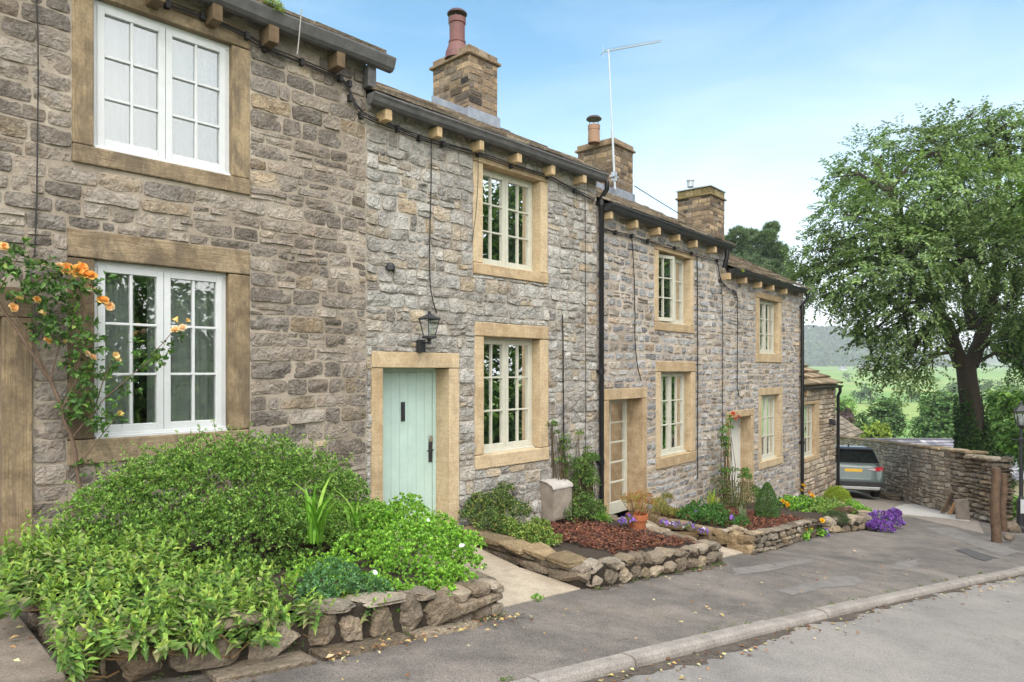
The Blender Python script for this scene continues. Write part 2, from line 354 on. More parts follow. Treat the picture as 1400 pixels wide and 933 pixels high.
M['patch'] = m_ground('pale_worn_patch', (.14, .131, .124), (.22, .203, .188), 6, .5)
M['patch_dark'] = m_ground('dark_repair_strip', (.07, .068, .07), (.105, .1, .1), 6, .5)
def m_terrain():
    k = NT('pasture'); v = k.coord((.006, .011, 1)); vo = k.n('ShaderNodeTexVoronoi'); vo.inputs['Scale'].default_value = 1.0; k.l(v, vo.inputs['Vector'])
    sp = k.n('ShaderNodeSeparateColor'); k.l(vo.outputs['Color'], sp.inputs[0])
    c = k.ramp(sp.outputs[0], [(0, (.14, .25, .06)), (.4, (.2, .33, .085)), (.7, (.27, .34, .11)), (1, (.17, .28, .07))])
    n = k.noise(k.coord(), .12, 6, .7); c = k.mix(1.0, c, k.ramp(n, [(.3, (.75,)*3), (.7, (1.2,)*3)]), 'MULTIPLY')
    k.bsdf(c, .95, k.noise(k.coord(), 3, 4, .7), .8, .1, .1); return k.m
M['terrain'] = m_terrain()
M['hill'] = m_ground('wooded_hill', (.04, .075, .03), (.11, .17, .06), .02, 1.0)

# ------------------------------------------------------------------ generators
def rect_cells(s0, s1, z0, z1, holes):
    ss = sorted({s0, s1, *[min(max(h[i], s0), s1) for h in holes for i in (0, 1)]})
    zs = sorted({z0, z1, *[min(max(h[i], z0), z1) for h in holes for i in (2, 3)]})
    for a, b in zip(ss[:-1], ss[1:]):
        for c, d in zip(zs[:-1], zs[1:]):
            if b-a < 1e-5 or d-c < 1e-5: continue
            ms, mz = (a+b)/2, (c+d)/2
            if any(h[0] < ms < h[1] and h[2] < mz < h[3] for h in holes): continue
            yield a, b, c, d
def one_stone(mb, fr, q, o0, relief, bev, gap, cell, warpf, mat, tint, seed, edge=.006):
    """rough faced stone in the quad q = (s0,s1,z0,z1)"""
    s0, s1, z0, z1 = q; w, h = s1-s0, z1-z0
    if w < .03 or h < .022: return
    na = max(1, int(round((w-2*bev)/cell))); nb = max(1, int(round((h-2*bev)/cell)))
    b_ = min(bev, w*.25, h*.3)
    xs = np.concatenate([[0], np.linspace(b_/w, 1-b_/w, na+1), [1]])*2-1
    zs = np.concatenate([[0], np.linspace(b_/h, 1-b_/h, nb+1), [1]])*2-1
    X, Z = np.meshgrid(xs, zs, indexing='ij')
    p = 9.0; ar = w/h
    mx = np.maximum(np.abs(X), np.abs(Z)); k = np.where(mx > 0, mx/np.maximum((np.abs(X)**p+np.abs(Z)**p)**(1/p), 1e-6), 1)
    k = 1-(1-k)*1.25
    Xs, Zs = X*k, Z*k
    S = (s0+s1)/2+Xs*(w/2-gap); Zz = (z0+z1)/2+Zs*(h/2-gap)
    rim = mx > .999
    e = vnoise(np.stack([S*9, Zz*9], -1), seed)*edge; e2 = vnoise(np.stack([S*9+50, Zz*9], -1), seed)*edge
    S = S+e*mx; Zz = Zz+e2*mx
    r_ = np.random.default_rng(seed)
    H = np.full(S.shape, 9.0)
    for _ in range(4):
        a, b = r_.normal(0, .38), r_.normal(0, .42); H = np.minimum(H, 1+r_.uniform(-.15, .3)+a*X+b*Z)
    H = relief*(np.clip(H, .3, 1.5)) + fbm(np.stack([S*14, Zz*14], -1), seed+3, 2)*relief*.4
    H = np.where(rim, -.008, H)
    dS, dZ = warpf(S, Zz)
    P = fr.w(S+dS, o0+H, Zz+dZ)
    mb.grid(P, mat, tint)
def stone_wall(mb, fr, s0, s1, zbot, ztop, holes=(), ch=(.13, .2), sl=(.2, .42), gap=.007, relief=.022, bev=.016, cell=.045, warp=.02, split=.15, seed=1, o0=0.0, mst=0, mmo=1, edge=.006, quoin=False, tintf=None, zmin=None, mortar=True, mlev=.1):
    r_ = np.random.default_rng(seed)
    zb = zbot if callable(zbot) else (lambda s: zbot)
    zlo = min(zb(s0), zb(s1)) if zmin is None else zmin
    holes = [tuple(h) for h in holes]
    if mortar:
        for a, b, c, d in rect_cells(s0, s1, zlo-.3, ztop, holes):
            mb.add(fr.w([a, b, b, a], [o0+relief*mlev]*4, [c, c, d, d]), [(0, 1, 2, 3)], mmo)
    def warpf(S, Z):
        f = np.ones_like(S)
        for h in holes:
            dx = np.maximum(np.maximum(h[0]-S, S-h[1]), 0); dz = np.maximum(np.maximum(h[2]-Z, Z-h[3]), 0)
            f = np.minimum(f, np.clip(np.hypot(dx, dz)/.18, 0, 1))
        f = f*np.clip((ztop-Z)/.15, 0, 1)*np.clip((S-s0)/.1, 0, 1)*np.clip((s1-S)/.1, 0, 1)
        Q = np.stack([S*1.3, Z*2.2], -1); Q2 = np.stack([S*5, Z*4], -1)
        return (vnoise(Q2, seed+5)*warp*.8*f, (vnoise(Q, seed+9)*warp*1.6+vnoise(Q2, seed+11)*warp*.7)*f)
    z = zlo-.1; cnt = seed*100000
    while z < ztop-.02:
        h = r_.uniform(*ch)
        if ztop-(z+h) < ch[0]*.6: h = ztop-z
        rz0, rz1 = z, z+h
        bs = sorted({s0, s1, *[min(max(v, s0), s1) for hh in holes for v in hh[:2]]})
        # merge neighbouring pieces with the same free range
        pieces = []
        for a, b in zip(bs[:-1], bs[1:]):
            ms = (a+b)/2; rngs = [(rz0, rz1)]
            for hh in holes:
                if hh[0] < ms < hh[1]:
                    nr = []
                    for c, d in rngs:
                        if hh[3] <= c or hh[2] >= d: nr.append((c, d)); continue
                        if hh[2]-c > .035: nr.append((c, hh[2]))
                        if d-hh[3] > .035: nr.append((hh[3], d))
                    rngs = nr
            for c, d in rngs:
                for p_ in pieces:
                    if abs(p_[1]-a) < 1e-6 and abs(p_[2]-c) < 1e-6 and abs(p_[3]-d) < 1e-6: p_[1] = b; break
                else: pieces.append([a, b, c, d])
        for a, b, c, d in pieces:
            x = a
            while x < b-1e-4:
                l = r_.uniform(*sl)*(1 if d-c > .09 else 1.15)
                if r_.random() < .12: l *= .55
                if b-(x+l) < sl[0]*.55: l = b-x
                mid = x+l/2
                if d > zb(mid)-.05:
                    segs = [(c, d)]
                    if d-c > ch[0]*.9 and r_.random() < split:
                        m_ = c+(d-c)*r_.uniform(.35, .65); segs = [(c, m_), (m_, d)]
                    for (c2, d2) in segs:
                        subs = [(x, x+l)]
                        if len(segs) == 2 and r_.random() < .4 and l > .2:
                            q_ = x+l*r_.uniform(.35, .65); subs = [(x, q_), (q_, x+l)]
                        for u0, u1 in subs:
                            cnt += 1
                            t = (r_.random(), r_.random(), r_.random(), 1) if tintf is None else tintf(r_, (u0+u1)/2, (c2+d2)/2)
                            one_stone(mb, fr, (u0, u1, c2, d2), o0, relief*r_.uniform(.6, 1.35), bev, gap*r_.uniform(.8, 1.4), cell, warpf, mst, t, cnt, edge)
                x += l
        z += h
def blob(mb, c, ax, mat=0, tint=(.5, .5, .5, 1), p=5.0, amp=.12, seed=0, n=5, fr=2.2):
    """squarish boulder: ax = 3 half-axis vectors"""
    u = np.linspace(-1, 1, n); ax = np.asarray(ax, float); rc = np.random.default_rng(seed+1)
    cuts = [(norm(rc.normal(0, 1, 3)), rc.uniform(.84, 1.06)) for _ in range(int(amp*60))] if p > 3 else []
    for a in range(3):
        for sg in (-1, 1):
            U, V = np.meshgrid(u, u, indexing='ij'); Q = np.zeros((n, n, 3))
            Q[..., a] = sg; Q[..., (a+1) % 3] = U; Q[..., (a+2) % 3] = V*sg
            r_ = (np.abs(Q)**p).sum(-1)**(1/p); Q = Q/r_[..., None]
            for nv, dv in cuts:
                ex = np.maximum((Q*nv).sum(-1)-dv, 0); Q = Q-ex[..., None]*nv
            d = 1+amp*.6*fbm(Q*fr+seed*3.7, seed, 3)
            mb.grid(np.asarray(c)+(Q*d[..., None])@ax, mat, tint)
def path_pts(pts):
    pts = np.asarray(pts, float); seg = np.linalg.norm(np.diff(pts, axis=0), axis=1); cum = np.concatenate([[0], np.cumsum(seg)])
    def f(t):
        i = min(max(np.searchsorted(cum, t)-1, 0), len(seg)-1); k = (t-cum[i])/seg[i]
        p_ = pts[i]+(pts[i+1]-pts[i])*k; d_ = (pts[i+1]-pts[i])/seg[i]; return p_, d_
    return f, cum[-1]
def rubble(mb, pts, height, thick, ln=(.16, .34), ch=(.1, .17), seed=1, p=5., amp=.16, base=0.0, tintr=(0, 1), top_slab=False, n=5):
    """dry stone wall along ground points, courses of separate looking boulders; core hidden inside"""
    f, Lt = path_pts(np.asarray(pts)[:, :2]); r_ = np.random.default_rng(seed)
    hf = height if callable(height) else (lambda t: height)
    z = 0.0; row = 0
    hmax = max(hf(0), hf(Lt), hf(Lt/2))
    while z < hmax-.03:
        h = min(r_.uniform(*ch), max(hmax-z, .05)); x = r_.uniform(-.1, 0)
        while x < Lt:
            l = r_.uniform(*ln); l = min(l, Lt-x+.05); m_ = x+l/2; pp, d_ = f(min(max(m_, 0), Lt)); H = hf(m_)
            hh = h*r_.uniform(.85, 1.15)
            if z < H-.03 and l > .05:
                if z+hh > H+.05: hh = max(H-z, .05)
                nn = np.array([d_[1], -d_[0]]); gz = g(pp)+base
                c = np.array([pp[0]+nn[0]*r_.normal(0, .012), pp[1]+nn[1]*r_.normal(0, .012), gz+z+hh/2])
                ti = r_.normal(0, .07)
                dx = np.array([d_[0], d_[1], SLOPE*(d_@A.d[:2])*.8+ti]); dx /= np.linalg.norm(dx)
                dy = np.array([nn[0], nn[1], 0]); dz = np.array([-ti*d_[0], -ti*d_[1], 1])
                blob(mb, c, [dx*(l/2*1.05), dy*thick/2*r_.uniform(.9, 1.1), dz*hh/2*1.1], 0, (r_.uniform(*tintr), r_.random(), 0, 1), p, amp, seed*1000+row*97+int(x*100), n)
            x += l
        z += h; row += 1
    ts = np.linspace(0, Lt, 10)
    for a, b in zip(ts[:-1], ts[1:]):
        (pa, d_), (pb, _) = f(a), f(b); nn = np.array([d_[1], -d_[0]])*thick*.3
        ha, hb = max(hf(a)-.06, .02), max(hf(b)-.06, .02)
        P = [(*(pa-nn), g(pa)-.15), (*(pb-nn), g(pb)-.15), (*(pb+nn), g(pb)-.15), (*(pa+nn), g(pa)-.15), (*(pa-nn), g(pa)+ha), (*(pb-nn), g(pb)+hb), (*(pb+nn), g(pb)+hb), (*(pa+nn), g(pa)+ha)]
        mb.hexa(np.array(P), 1, (.04, .032, .024, 1))
def norm(v): return v/(np.linalg.norm(v, axis=-1, keepdims=True)+1e-9)
def pal(n, cols, w=None, jit=.15, r_=None):
    r_ = r_ or rng; cols = np.asarray(cols, float); i = r_.choice(len(cols), n, p=None if w is None else np.asarray(w)/np.sum(w))
    c = cols[i]*(1+r_.normal(0, jit, (n, 1)))*(1+r_.normal(0, jit*.35, (n, 3)))
    return np.concatenate([np.clip(c, .003, .9), np.ones((n, 1))], 1)
def leaves(mb, Cn, D, N, L, W=.5, mat=0, tint=(.1, .2, .05, 1), fold=.12, droop=.15, simple=False):
    n = len(Cn); D = norm(np.asarray(D, float)); Sd = norm(np.cross(D, N)); Nn = np.cross(Sd, D)
    L = np.broadcast_to(np.asarray(L, float), (n,))[:, None]
    base = Cn; mid = Cn+D*L*.45; tip = Cn+D*L-Nn*droop*L
    l_ = mid+Sd*W*L*.5+Nn*fold*L; r_ = mid-Sd*W*L*.5+Nn*fold*L
    t = np.asarray(tint, float)
    if t.ndim == 1: t = np.tile(t, (n, 1))
    if simple:
        V = np.stack([base, r_, tip, l_], 1).reshape(-1, 3); i = np.arange(n)[:, None]*4
        mb.add(V, i+np.array([[0, 1, 2, 3]]), mat, t)
    else:
        V = np.stack([base, r_, mid, l_, tip], 1).reshape(-1, 3); i = np.arange(n)[:, None]*5
        mb.add(V, np.concatenate([i+np.array([[0, 1, 2]]), i+np.array([[0, 2, 3]]), i+np.array([[1, 4, 2]]), i+np.array([[2, 4, 3]])]), mat, np.concatenate([t]*4))
def rdir(n, r_=None): r_ = r_ or rng; return norm(r_.normal(0, 1, (n, 3)))
def ell_pts(n, c, rad, inner=.45, r_=None, upper=None):
    """points in the outer part of an ellipsoid and their outward normals"""
    r_ = r_ or rng; d = rdir(n, r_)
    if upper is not None: d[:, 2] = np.where(d[:, 2] < upper, -d[:, 2]*.6, d[:, 2]); d = norm(d)
    k = (inner**3+(1-inner**3)*r_.random(n))**(1/3)
    rad = np.asarray(rad, float); lump = 1+.22*fbm(d*2.4+np.asarray(c)[None]*1.7, 3, 2)
    return np.asarray(c)+d*rad*(k*lump)[:, None], norm(d/rad)
def bush(mb, lobes, n, L, W, cols, w=None, jit=.16, inner=.5, upper=-.2, fold=.12, droop=.15, up=.35, simple=False, mat=0, seed=1, clump=0):
    r_ = np.random.default_rng(seed); vol = np.array([np.prod(np.asarray(l[1]))**(2/3) for l in lobes]); cnt = (n*vol/vol.sum()).astype(int)
    for (c, rad), k in zip(lobes, cnt):
        if k < 1: continue
        if clump:
            kk = max(k//clump, 1); P, Nn = ell_pts(kk, c, rad, inner, r_, upper)
            P = np.repeat(P, clump, 0); Nn = np.repeat(Nn, clump, 0); m = len(P)
            dd = norm(Nn*.9+rdir(m, r_)*.9+np.array([0, 0, up])); P = P+dd*L*r_.uniform(0, .5, (m, 1))
            br = np.repeat(r_.normal(0, .12, kk), clump)
        else:
            P, Nn = ell_pts(k, c, rad, inner, r_, upper); m = k
            dd = norm(Nn*.6+rdir(m, r_)*.9+np.array([0, 0, up])); br = np.zeros(m)
        t = pal(m, cols, w, jit, r_); t[:, :3] *= (1+br)[:, None]
        leaves(mb, P, dd, norm(Nn+rdir(m, r_)*.5+np.array([0, 0, .6])), L*r_.uniform(.65, 1.3, m), W, mat, np.clip(t, .003, .9), fold, droop, simple)
def gp(s, o, h=0.0, fr=None):
    """ground point at (s,o) of a facade frame, h above the pavement"""
    P = (fr or A).w(s, o, 0); return np.array([P[0], P[1], g(P)+h])

# ================================================================== HOUSES
def mean(*a): return sum(a)/len(a)
def zs(fr, *pts, off=0.0): return mean(*[fr.pix(x, y, off)[1] for x, y in pts])
def opening(fr, xl, xr, top, bot):
    return (fr.pix(xl, 500)[0], fr.pix(xr, 500)[0], zs(fr, *bot), zs(fr, *top))
SURR = {}
def window(house, fr, op, outer, recess, ash, paint, curtain, ashv=None, proud=.02, open_leaf=False, key=None):
    """op = opening (s0,s1,z0,z1); outer = (s0,s1,z sill bottom, z lintel top)"""
    s0, s1, z0, z1 = op; a0, a1, b0, b1 = outer; ashv = ashv or ash
    f = MB(); fo = -recess; ft = .045
    t = (.5, .5, .5, 1)
    f.box(fr, s0, s1, fo-.07, fo, z1-ft, z1); f.box(fr, s0, s1, fo-.07, fo+.012, z0, z0+ft)
    f.box(fr, s0, s0+ft, fo-.07, fo-.001, z0+ft, z1-ft); f.box(fr, s1-ft, s1, fo-.07, fo-.001, z0+ft, z1-ft)
    f.box(fr, s0+.01, s1-.01, fo, fo+.055, z0-.012, z0+.022)
    w = f.build('window', [paint], house, bevel=.004)
    dp = recess+.13
    def stone(nm, m, *bx):
        mb = MB(); mb.box(fr, *bx, tint=(random.random(), .5, .5, 1)); return mb.build(nm, [m], w, bevel=.011)
    stone('lintel', ash, a0, a1, -dp, proud, z1, b1)
    stone('sill', ash, a0, a1, -dp, proud+.012, b0, z0)
    stone('jamb', ashv, a0, s0, -dp, proud-.006, z0+.007, z1-.007); stone('jamb', ashv, s1, a1, -dp, proud-.006, z0+.007, z1-.007)
    sm = (s0+s1)/2; st = .058; bw = .022
    for i, (c0, c1) in enumerate(((s0+ft-.006, sm-.002), (sm+.002, s1-ft+.006))):
        c = MB(); zb, zt = z0+ft-.006, z1-ft+.006; o0, o1 = fo-.05, fo+.01
        def bx(m, p0, p1, q0, q1, d0=o0, d1=o1):
            if open_leaf and i == 0:   # this casement stands ajar
                an = R(13); pp = []
                for zz in (q0, q1):
                    for (ss, oo) in ((p0, d0), (p1, d0), (p1, d1), (p0, d1)):
                        u, v = ss-c0, oo-fo; pp.append(fr.w(c0+u*math.cos(an)-v*math.sin(an), fo+u*math.sin(an)+v*math.cos(an), zz))
                m.hexa(np.array(pp))
            else: m.box(fr, p0, p1, d0, d1, q0, q1)
        bx(c, c0, c0+st, zb, zt); bx(c, c1-st, c1, zb, zt); bx(c, c0+st, c1-st, zt-st, zt); bx(c, c0+st, c1-st, zb, zb+st+.012)
        g0, g1, h0, h1 = c0+st, c1-st, zb+st+.012, zt-st
        bx(c, (g0+g1)/2-bw/2, (g0+g1)/2+bw/2, h0, h1, o0+.012, o1-.008)
        for k in (1, 2):
            zz = h0+(h1-h0)*k/3; bx(c, g0, (g0+g1)/2-bw/2, zz-bw/2, zz+bw/2, o0+.012, o1-.008); bx(c, (g0+g1)/2+bw/2, g1, zz-bw/2, zz+bw/2, o0+.012, o1-.008)
        cs = c.build('casement', [paint], w, bevel=.004)
        p = MB(); bx(p, g0, g1, h0, h1, fo-.026, fo-.022); p.build('glass_pane', [M['glass']], w)
    if curtain:
        for kind in curtain:
            c = MB()
            if kind[0] == 'sheer': u0, u1, q0, q1 = s0-.05, s1+.05, z0-.02, z1+.05
            elif kind[0] == 'part': u0, u1, q0, q1 = s0+(s1-s0)*kind[2], s0+(s1-s0)*kind[3], z0-.02, z1+.05
            elif kind[0] == 'blind': u0, u1, q0, q1 = s0, s1, z1-(z1-z0)*kind[2], z1+.02
            n = max(int((u1-u0)*70), 4) if kind[0] != 'blind' else 6
            ss = np.linspace(u0, u1, n); zz = np.linspace(q0, q1, 4); S_, Z_ = np.meshgrid(ss, zz, indexing='ij')
            amp = {'sheer': .010, 'part': .022, 'blind': .002}[kind[0]]
            O_ = fo-(.11 if kind[0] == 'sheer' else .17)+amp*np.sin(S_*62+2*np.sin(S_*9)+Z_*.4)
            c.grid(fr.w(S_, O_, Z_), 0, (*kind[1], 1)); c.build('blind' if kind[0] == 'blind' else 'curtain', [M['curtain']], w, smooth=True)
    return w
def house_shell(mb, fr, s0, s1, zb, zt, ridge, zr, holes, mo, depth=5.0, thick=.42, gable=True):
    """inner leaf, gables, back wall, storey floors: closes the house so rooms are dark"""
    for a, b, c, d in rect_cells(s0, s1, zb-.3, zt, holes):
        mb.add(fr.w([a, b, b, a], [-thick]*4, [c, c, d, d]), [(0, 1, 2, 3)], mo)
    for s in (s0, s1):
        mb.add(fr.w([s]*5, [0, -depth, -depth, ridge, 0], [zb-.3, zb-.3, zt, zr-.12, zt]), [(0, 1, 2, 3, 4)], mo)
    mb.add(fr.w([s0, s1, s1, s0], [-depth]*4, [zb-.3, zb-.3, zt, zt]), [(0, 1, 2, 3)], mo)
    for z in (zt-.05, zb+2.35, zb-.1):
        mb.add(fr.w([s0, s1, s1, s0], [-thick, -thick, -depth, -depth], [z]*4), [(0, 1, 2, 3)], mo)
def roof(house, fr, s0, s1, ze, eave=.21, ridge=-2.4, pitch=.53, mat='slate', seed=1, exp0=.34, th=.032, depth=4.9):
    r_ = np.random.default_rng(seed); mb = MB(); an = math.atan(pitch); ca, sa = math.cos(an), math.sin(an)
    Ls = (eave-ridge)/ca; zr = ze+(eave-ridge)*pitch
    mb.add(fr.w([s0, s1, s1, s0], [eave-.05, eave-.05, ridge, ridge], [ze-.02, ze-.02, zr-.045, zr-.045]), [(0, 1, 2, 3)], 0)
    bk = -depth-.2; zb = zr-(ridge-bk)*pitch
    mb.add(fr.w([s0, s1, s1, s0], [ridge, ridge, bk, bk], [zr]*2+[zb]*2), [(0, 1, 2, 3)], 0, (.4, .5, .5, 1))
    t = 0.0; e = exp0
    while t < Ls:
        s = s0+r_.uniform(-.2, 0)
        while s < s1:
            w = r_.uniform(.28, .62); a, b = max(s, s0), min(s+w-.006, s1)
            if b-a > .06:
                th_ = th*r_.uniform(.7, 1.3); t0, t1 = t+r_.normal(0, .008), min(t+e*1.35, Ls+.03)
                lift = r_.uniform(.0, .012)
                def P(ss, tt, hh): return fr.w(ss, eave-tt*ca+hh*sa, ze+tt*sa+hh*ca)
                l0 = th*1.05+lift
                pts = [P(a, t0, l0), P(b, t0, l0+r_.normal(0, .004)), P(b, t1, .0), P(a, t1, .0), P(a+.003, t0+.004, l0+th_), P(b-.003, t0+.004, l0+th_), P(b-.003, t1, .012), P(a+.003, t1, .012)]
                mb.hexa(np.array(pts), 0, (r_.random(), r_.random(), 0, 1))
            s += w
        t += e; e = max(e*.94, .2)
    # ridge stones
    s = s0
    while s < s1:
        b = min(s+.55, s1); pts = [fr.w(s, ridge-.16, zr-.09), fr.w(b-.01, ridge-.16, zr-.09), fr.w(b-.01, ridge, zr+.03), fr.w(s, ridge, zr+.03), fr.w(s, ridge-.16, zr-.05), fr.w(b-.01, ridge-.16, zr-.05), fr.w(b-.01, ridge, zr+.075), fr.w(s, ridge, zr+.075)]
        mb.hexa(np.array(pts), 0, (r_.random(), .5, 0, 1))
        pts = [fr.w(s, ridge+.16, zr-.05), fr.w(b-.01, ridge+.16, zr-.05), fr.w(b-.01, ridge, zr+.03), fr.w(s, ridge, zr+.03), fr.w(s, ridge+.16, zr-.0), fr.w(b-.01, ridge+.16, zr-.0), fr.w(b-.01, ridge, zr+.076), fr.w(s, ridge, zr+.076)]
        mb.hexa(np.array(pts), 0, (r_.random(), .5, 0, 1)); s += .55
    return mb.build('roof', [M[mat]], house), zr
def gutter(house, fr, s0, s1, z, mat, o0=.11, o1=.27, h=.115, seed=0, name='gutter'):
    prof = np.array([(o0, h), (o0, .02), (o0+.03, .0), (o1-.07, .0), (o1-.035, .03), (o1-.02, .07), (o1, h-.02), (o1, h), (o1-.02, h), (o1-.045, .05), (o0+.02, .03), (o0+.02, h)])
    ss = np.linspace(s0, s1, max(int((s1-s0)/.25), 2)+1); mb = MB()
    sag = np.array([.008*vnoise(np.array([s*1.1+seed*7.3, 3.0])) for s in ss]); sag[0] = sag[-1] = 0
    mb.grid(np.stack([fr.w(np.full(len(prof), s), prof[:, 0], z+prof[:, 1]+q) for s, q in zip(ss, sag)]), 0)
    for s in (s0, s1): mb.add(fr.w(np.full(6, s), [o0, o0+.03, o1-.07, o1-.02, o1, o0], [z+.02, z, z, z+.07, z+h, z+h]), [(0, 1, 2, 3, 4, 5)], 0)
    s = s0+.6
    while s < s1-.3:      # joint collars
        mb.grid(np.stack([fr.w(np.full(8, q), prof[:8, 0]+.006*np.array([0, 0, 0, 1, 1, 1, 1, 1]), z+prof[:8, 1]-.005) for q in (s, s+.05)]), 0); s += 1.8
    return mb.build(name, [mat], house)
def corbels(house, fr, xs, zt, mat, w=.085, d=.2, h=.13, y=150):
    for x in xs:
        s = fr.pix(x, y, d)[0]; mb = MB(); mb.box(fr, s, s+w*random.uniform(.92, 1.08), -.05, d*random.uniform(.94, 1.05), zt-h*random.uniform(.92, 1.1), zt-.004, tint=(random.random(),)*3+(1,))
        mb.build('corbel', [mat], house, bevel=.008)
def pipe(house, fr, pts, r=.036, mat=None, collars=(), name='downpipe'):
    mb = MB(); P = [fr.w(*p) for p in pts]; mb.tube(P, r, 12)
    d = mb.build(name, [mat or M['pipe']], house, smooth=True)
    for (s, o, z) in collars:
        c = MB(); c.lathe(fr.w(s, o, z), [(r, -.045), (r*1.22, -.045), (r*1.22, .045), (r, .045)], 12); c.box(fr, s-.055, s+.055, .0, o-.01, z-.02, z+.02); c.build('pipe_clip', [mat or M['pipe']], d)
    return d
def chimney(house, fr, xl, xc, xr, off, ycap, ytop, zbase, seed, kind):
    sc, sr = fr.pix(xc, 300, off)[0], fr.pix(xr, 300, off)[0]
    r_ = ray(xl, 300); t = (fr.d@fr.O+sc)/(fr.d@r_); ob = (r_*t-fr.O)@fr.n
    zc, zt = fr.pix(xc, ycap, off)[1], fr.pix(xc, ytop, off)[1]
    mb = MB(); mb.box(fr, sc+.012, sr-.012, ob+.012, off-.012, zbase-.6, zc, 1)
    front = Fr(fr.w(0, off-.012, 0)[:2], d=fr.d, n=fr.n); side = Fr(fr.w(sc+.012, 0, 0)[:2], d=fr.n, n=-fr.d)
    fars = Fr(fr.w(sr-.012, 0, 0)[:2], d=fr.n, n=fr.d)
    kw = dict(ch=(.1, .15), sl=(.16, .36), gap=.005, relief=.012, bev=.01, cell=.06, warp=.006, split=.1, edge=.004, mortar=False)
    stone_wall(mb, front, sc, sr, zbase-.1, zc, seed=seed, zmin=zbase-.3, **kw)
    stone_wall(mb, side, ob, off, zbase-.1, zc, seed=seed+1, zmin=zbase-.3, **kw)
    stone_wall(mb, fars, ob, off, zbase-.1, zc, seed=seed+2, zmin=zbase-.3, **kw)
    ch = mb.build('chimney', [M['chim'], M['mo5']], house)
    c = MB(); h = .05; e = .045
    c.box(fr, sc-e, sr+e, ob-e, off+e, zc, zc+h, tint=(.3, .4, 0, 1)); cm = M['chim_moss'] if kind == 3 else M['chim']
    if kind == 2:
        k = .09; zz = zt
        b_ = [(sc-.005, sr+.005, ob-.005, off+.005, zc+h+.001), (sc-.005, sr+.005, ob-.005, off+.005, zc+h+.1), (sc+k*.6, sr-k*.6, ob+k*.6, off-k*.6, zz-.03), (sc+k*1.6, sr-k*1.6, ob+k*1.6, off-k*1.6, zz)]
        for lo, hi in zip(b_[:-1], b_[1:]):
            c.hexa(np.array([fr.w(lo[0], lo[2], lo[4]), fr.w(lo[1], lo[2], lo[4]), fr.w(lo[1], lo[3], lo[4]), fr.w(lo[0], lo[3], lo[4]), fr.w(hi[0], hi[2], hi[4]), fr.w(hi[1], hi[2], hi[4]), fr.w(hi[1], hi[3], hi[4]), fr.w(hi[0], hi[3], hi[4])]), 0, (.55, .35, 0, 1))
    else:
        n = 3; ds = (sr-sc)/n; no = 4; do = (off-ob)/no
        for i in range(n):
            for j in range(no):
                if 0 < i < n-1 and 0 < j < no-1: continue
                c.box(fr, sc+i*ds+.004, sc+(i+1)*ds-.004, ob+j*do+.004, ob+(j+1)*do-.004, zc+h+.001, zt+random.uniform(-.012, .012), tint=(random.random(), random.random(), 0, 1))
        c.box(fr, sc+.08, sr-.08, ob+.08, off-.08, zt-.1, zt+.035, tint=(.5, .8, 0, 1))
    c.build('chimney_cap', [cm], ch, bevel=.015)
    return ch, (sc, sr, ob, off, zc, zt)
def flashing(ch, fr, dims, ze, eave, pitch):
    sc, sr, ob, off, zc, zt = dims; mb = MB()
    zf = ze+(eave-off)*pitch
    mb.box(fr, sc-.03, sr+.03, off-.02, off+.03, zf-.05, zf+.24)
    za, zb2 = ze+(eave-off)*pitch, ze+(eave-ob)*pitch
    mb.hexa(np.array([fr.w(sc-.026, off, za-.05), fr.w(sc+.02, off, za-.05), fr.w(sc+.02, ob, zb2-.05), fr.w(sc-.026, ob, zb2-.05), fr.w(sc-.022, off, za+.2), fr.w(sc+.02, off, za+.2), fr.w(sc+.02, ob, zb2+.2), fr.w(sc-.022, ob, zb2+.2)]))
    for s0, s1, o0, o1 in ((sc-.16, sr+.16, off-.02, off+.16),):
        P = []
        for dz in (.05, .075):
            for s_, o_ in ((s0, o0), (s1, o0), (s1, o1), (s0, o1)): P.append(fr.w(s_, o_, ze+(eave-o_)*pitch+dz))
        mb.hexa(np.array(P))
    mb.build('lead_flashing', [M['lead']], ch, bevel=.006)

s12 = A.pix(500, 300)[0]; s23 = A.pix(815, 507)[0]
ZG1 = A.pix(531, 92, .27)[1]; ZG2 = mean(A.pix(680, 195, .27)[1], A.pix(826, 248, .27)[1], A.pix(500, 131, .27)[1])
ZG3 = mean(B.pix(818, 280, .27)[1], B.pix(1002, 342.7, .27)[1]); ZG4 = mean(B.pix(994, 372, .27)[1], B.pix(1100, 399, .27)[1])
ZG5 = mean(C.pix(1148, 532, .2)[1], C.pix(1104, 533, .2)[1])
s34 = B.pix(991, 400)[0]; s45 = SB_END
TB = 'terraced cottages on the sloping street'
def hloc(fr, s): P = fr.w(s, 0, 0); return (P[0], P[1], g(P))
H1 = thing('stone_cottage', hloc(A, 1.0), 'nearest grey brown cottage with white windows in worn brown stone surrounds', 'house', TB)
H2 = thing('stone_cottage', hloc(A, 6.5), 'pale grey stone cottage with mint green door and lantern above it', 'house', TB)
H3 = thing('stone_cottage', hloc(B, 2.5), 'cottage of bluish coursed stone with a glazed cream door and two chimneys', 'house', TB)
H4 = thing('stone_cottage', hloc(B, 8.0), 'smaller lower cottage with pale grey door behind a climbing red rose', 'house', TB)
H5 = thing('stone_cottage', hloc(C, 2.0), 'low tan stone end cottage beside the parked car', 'house', TB)
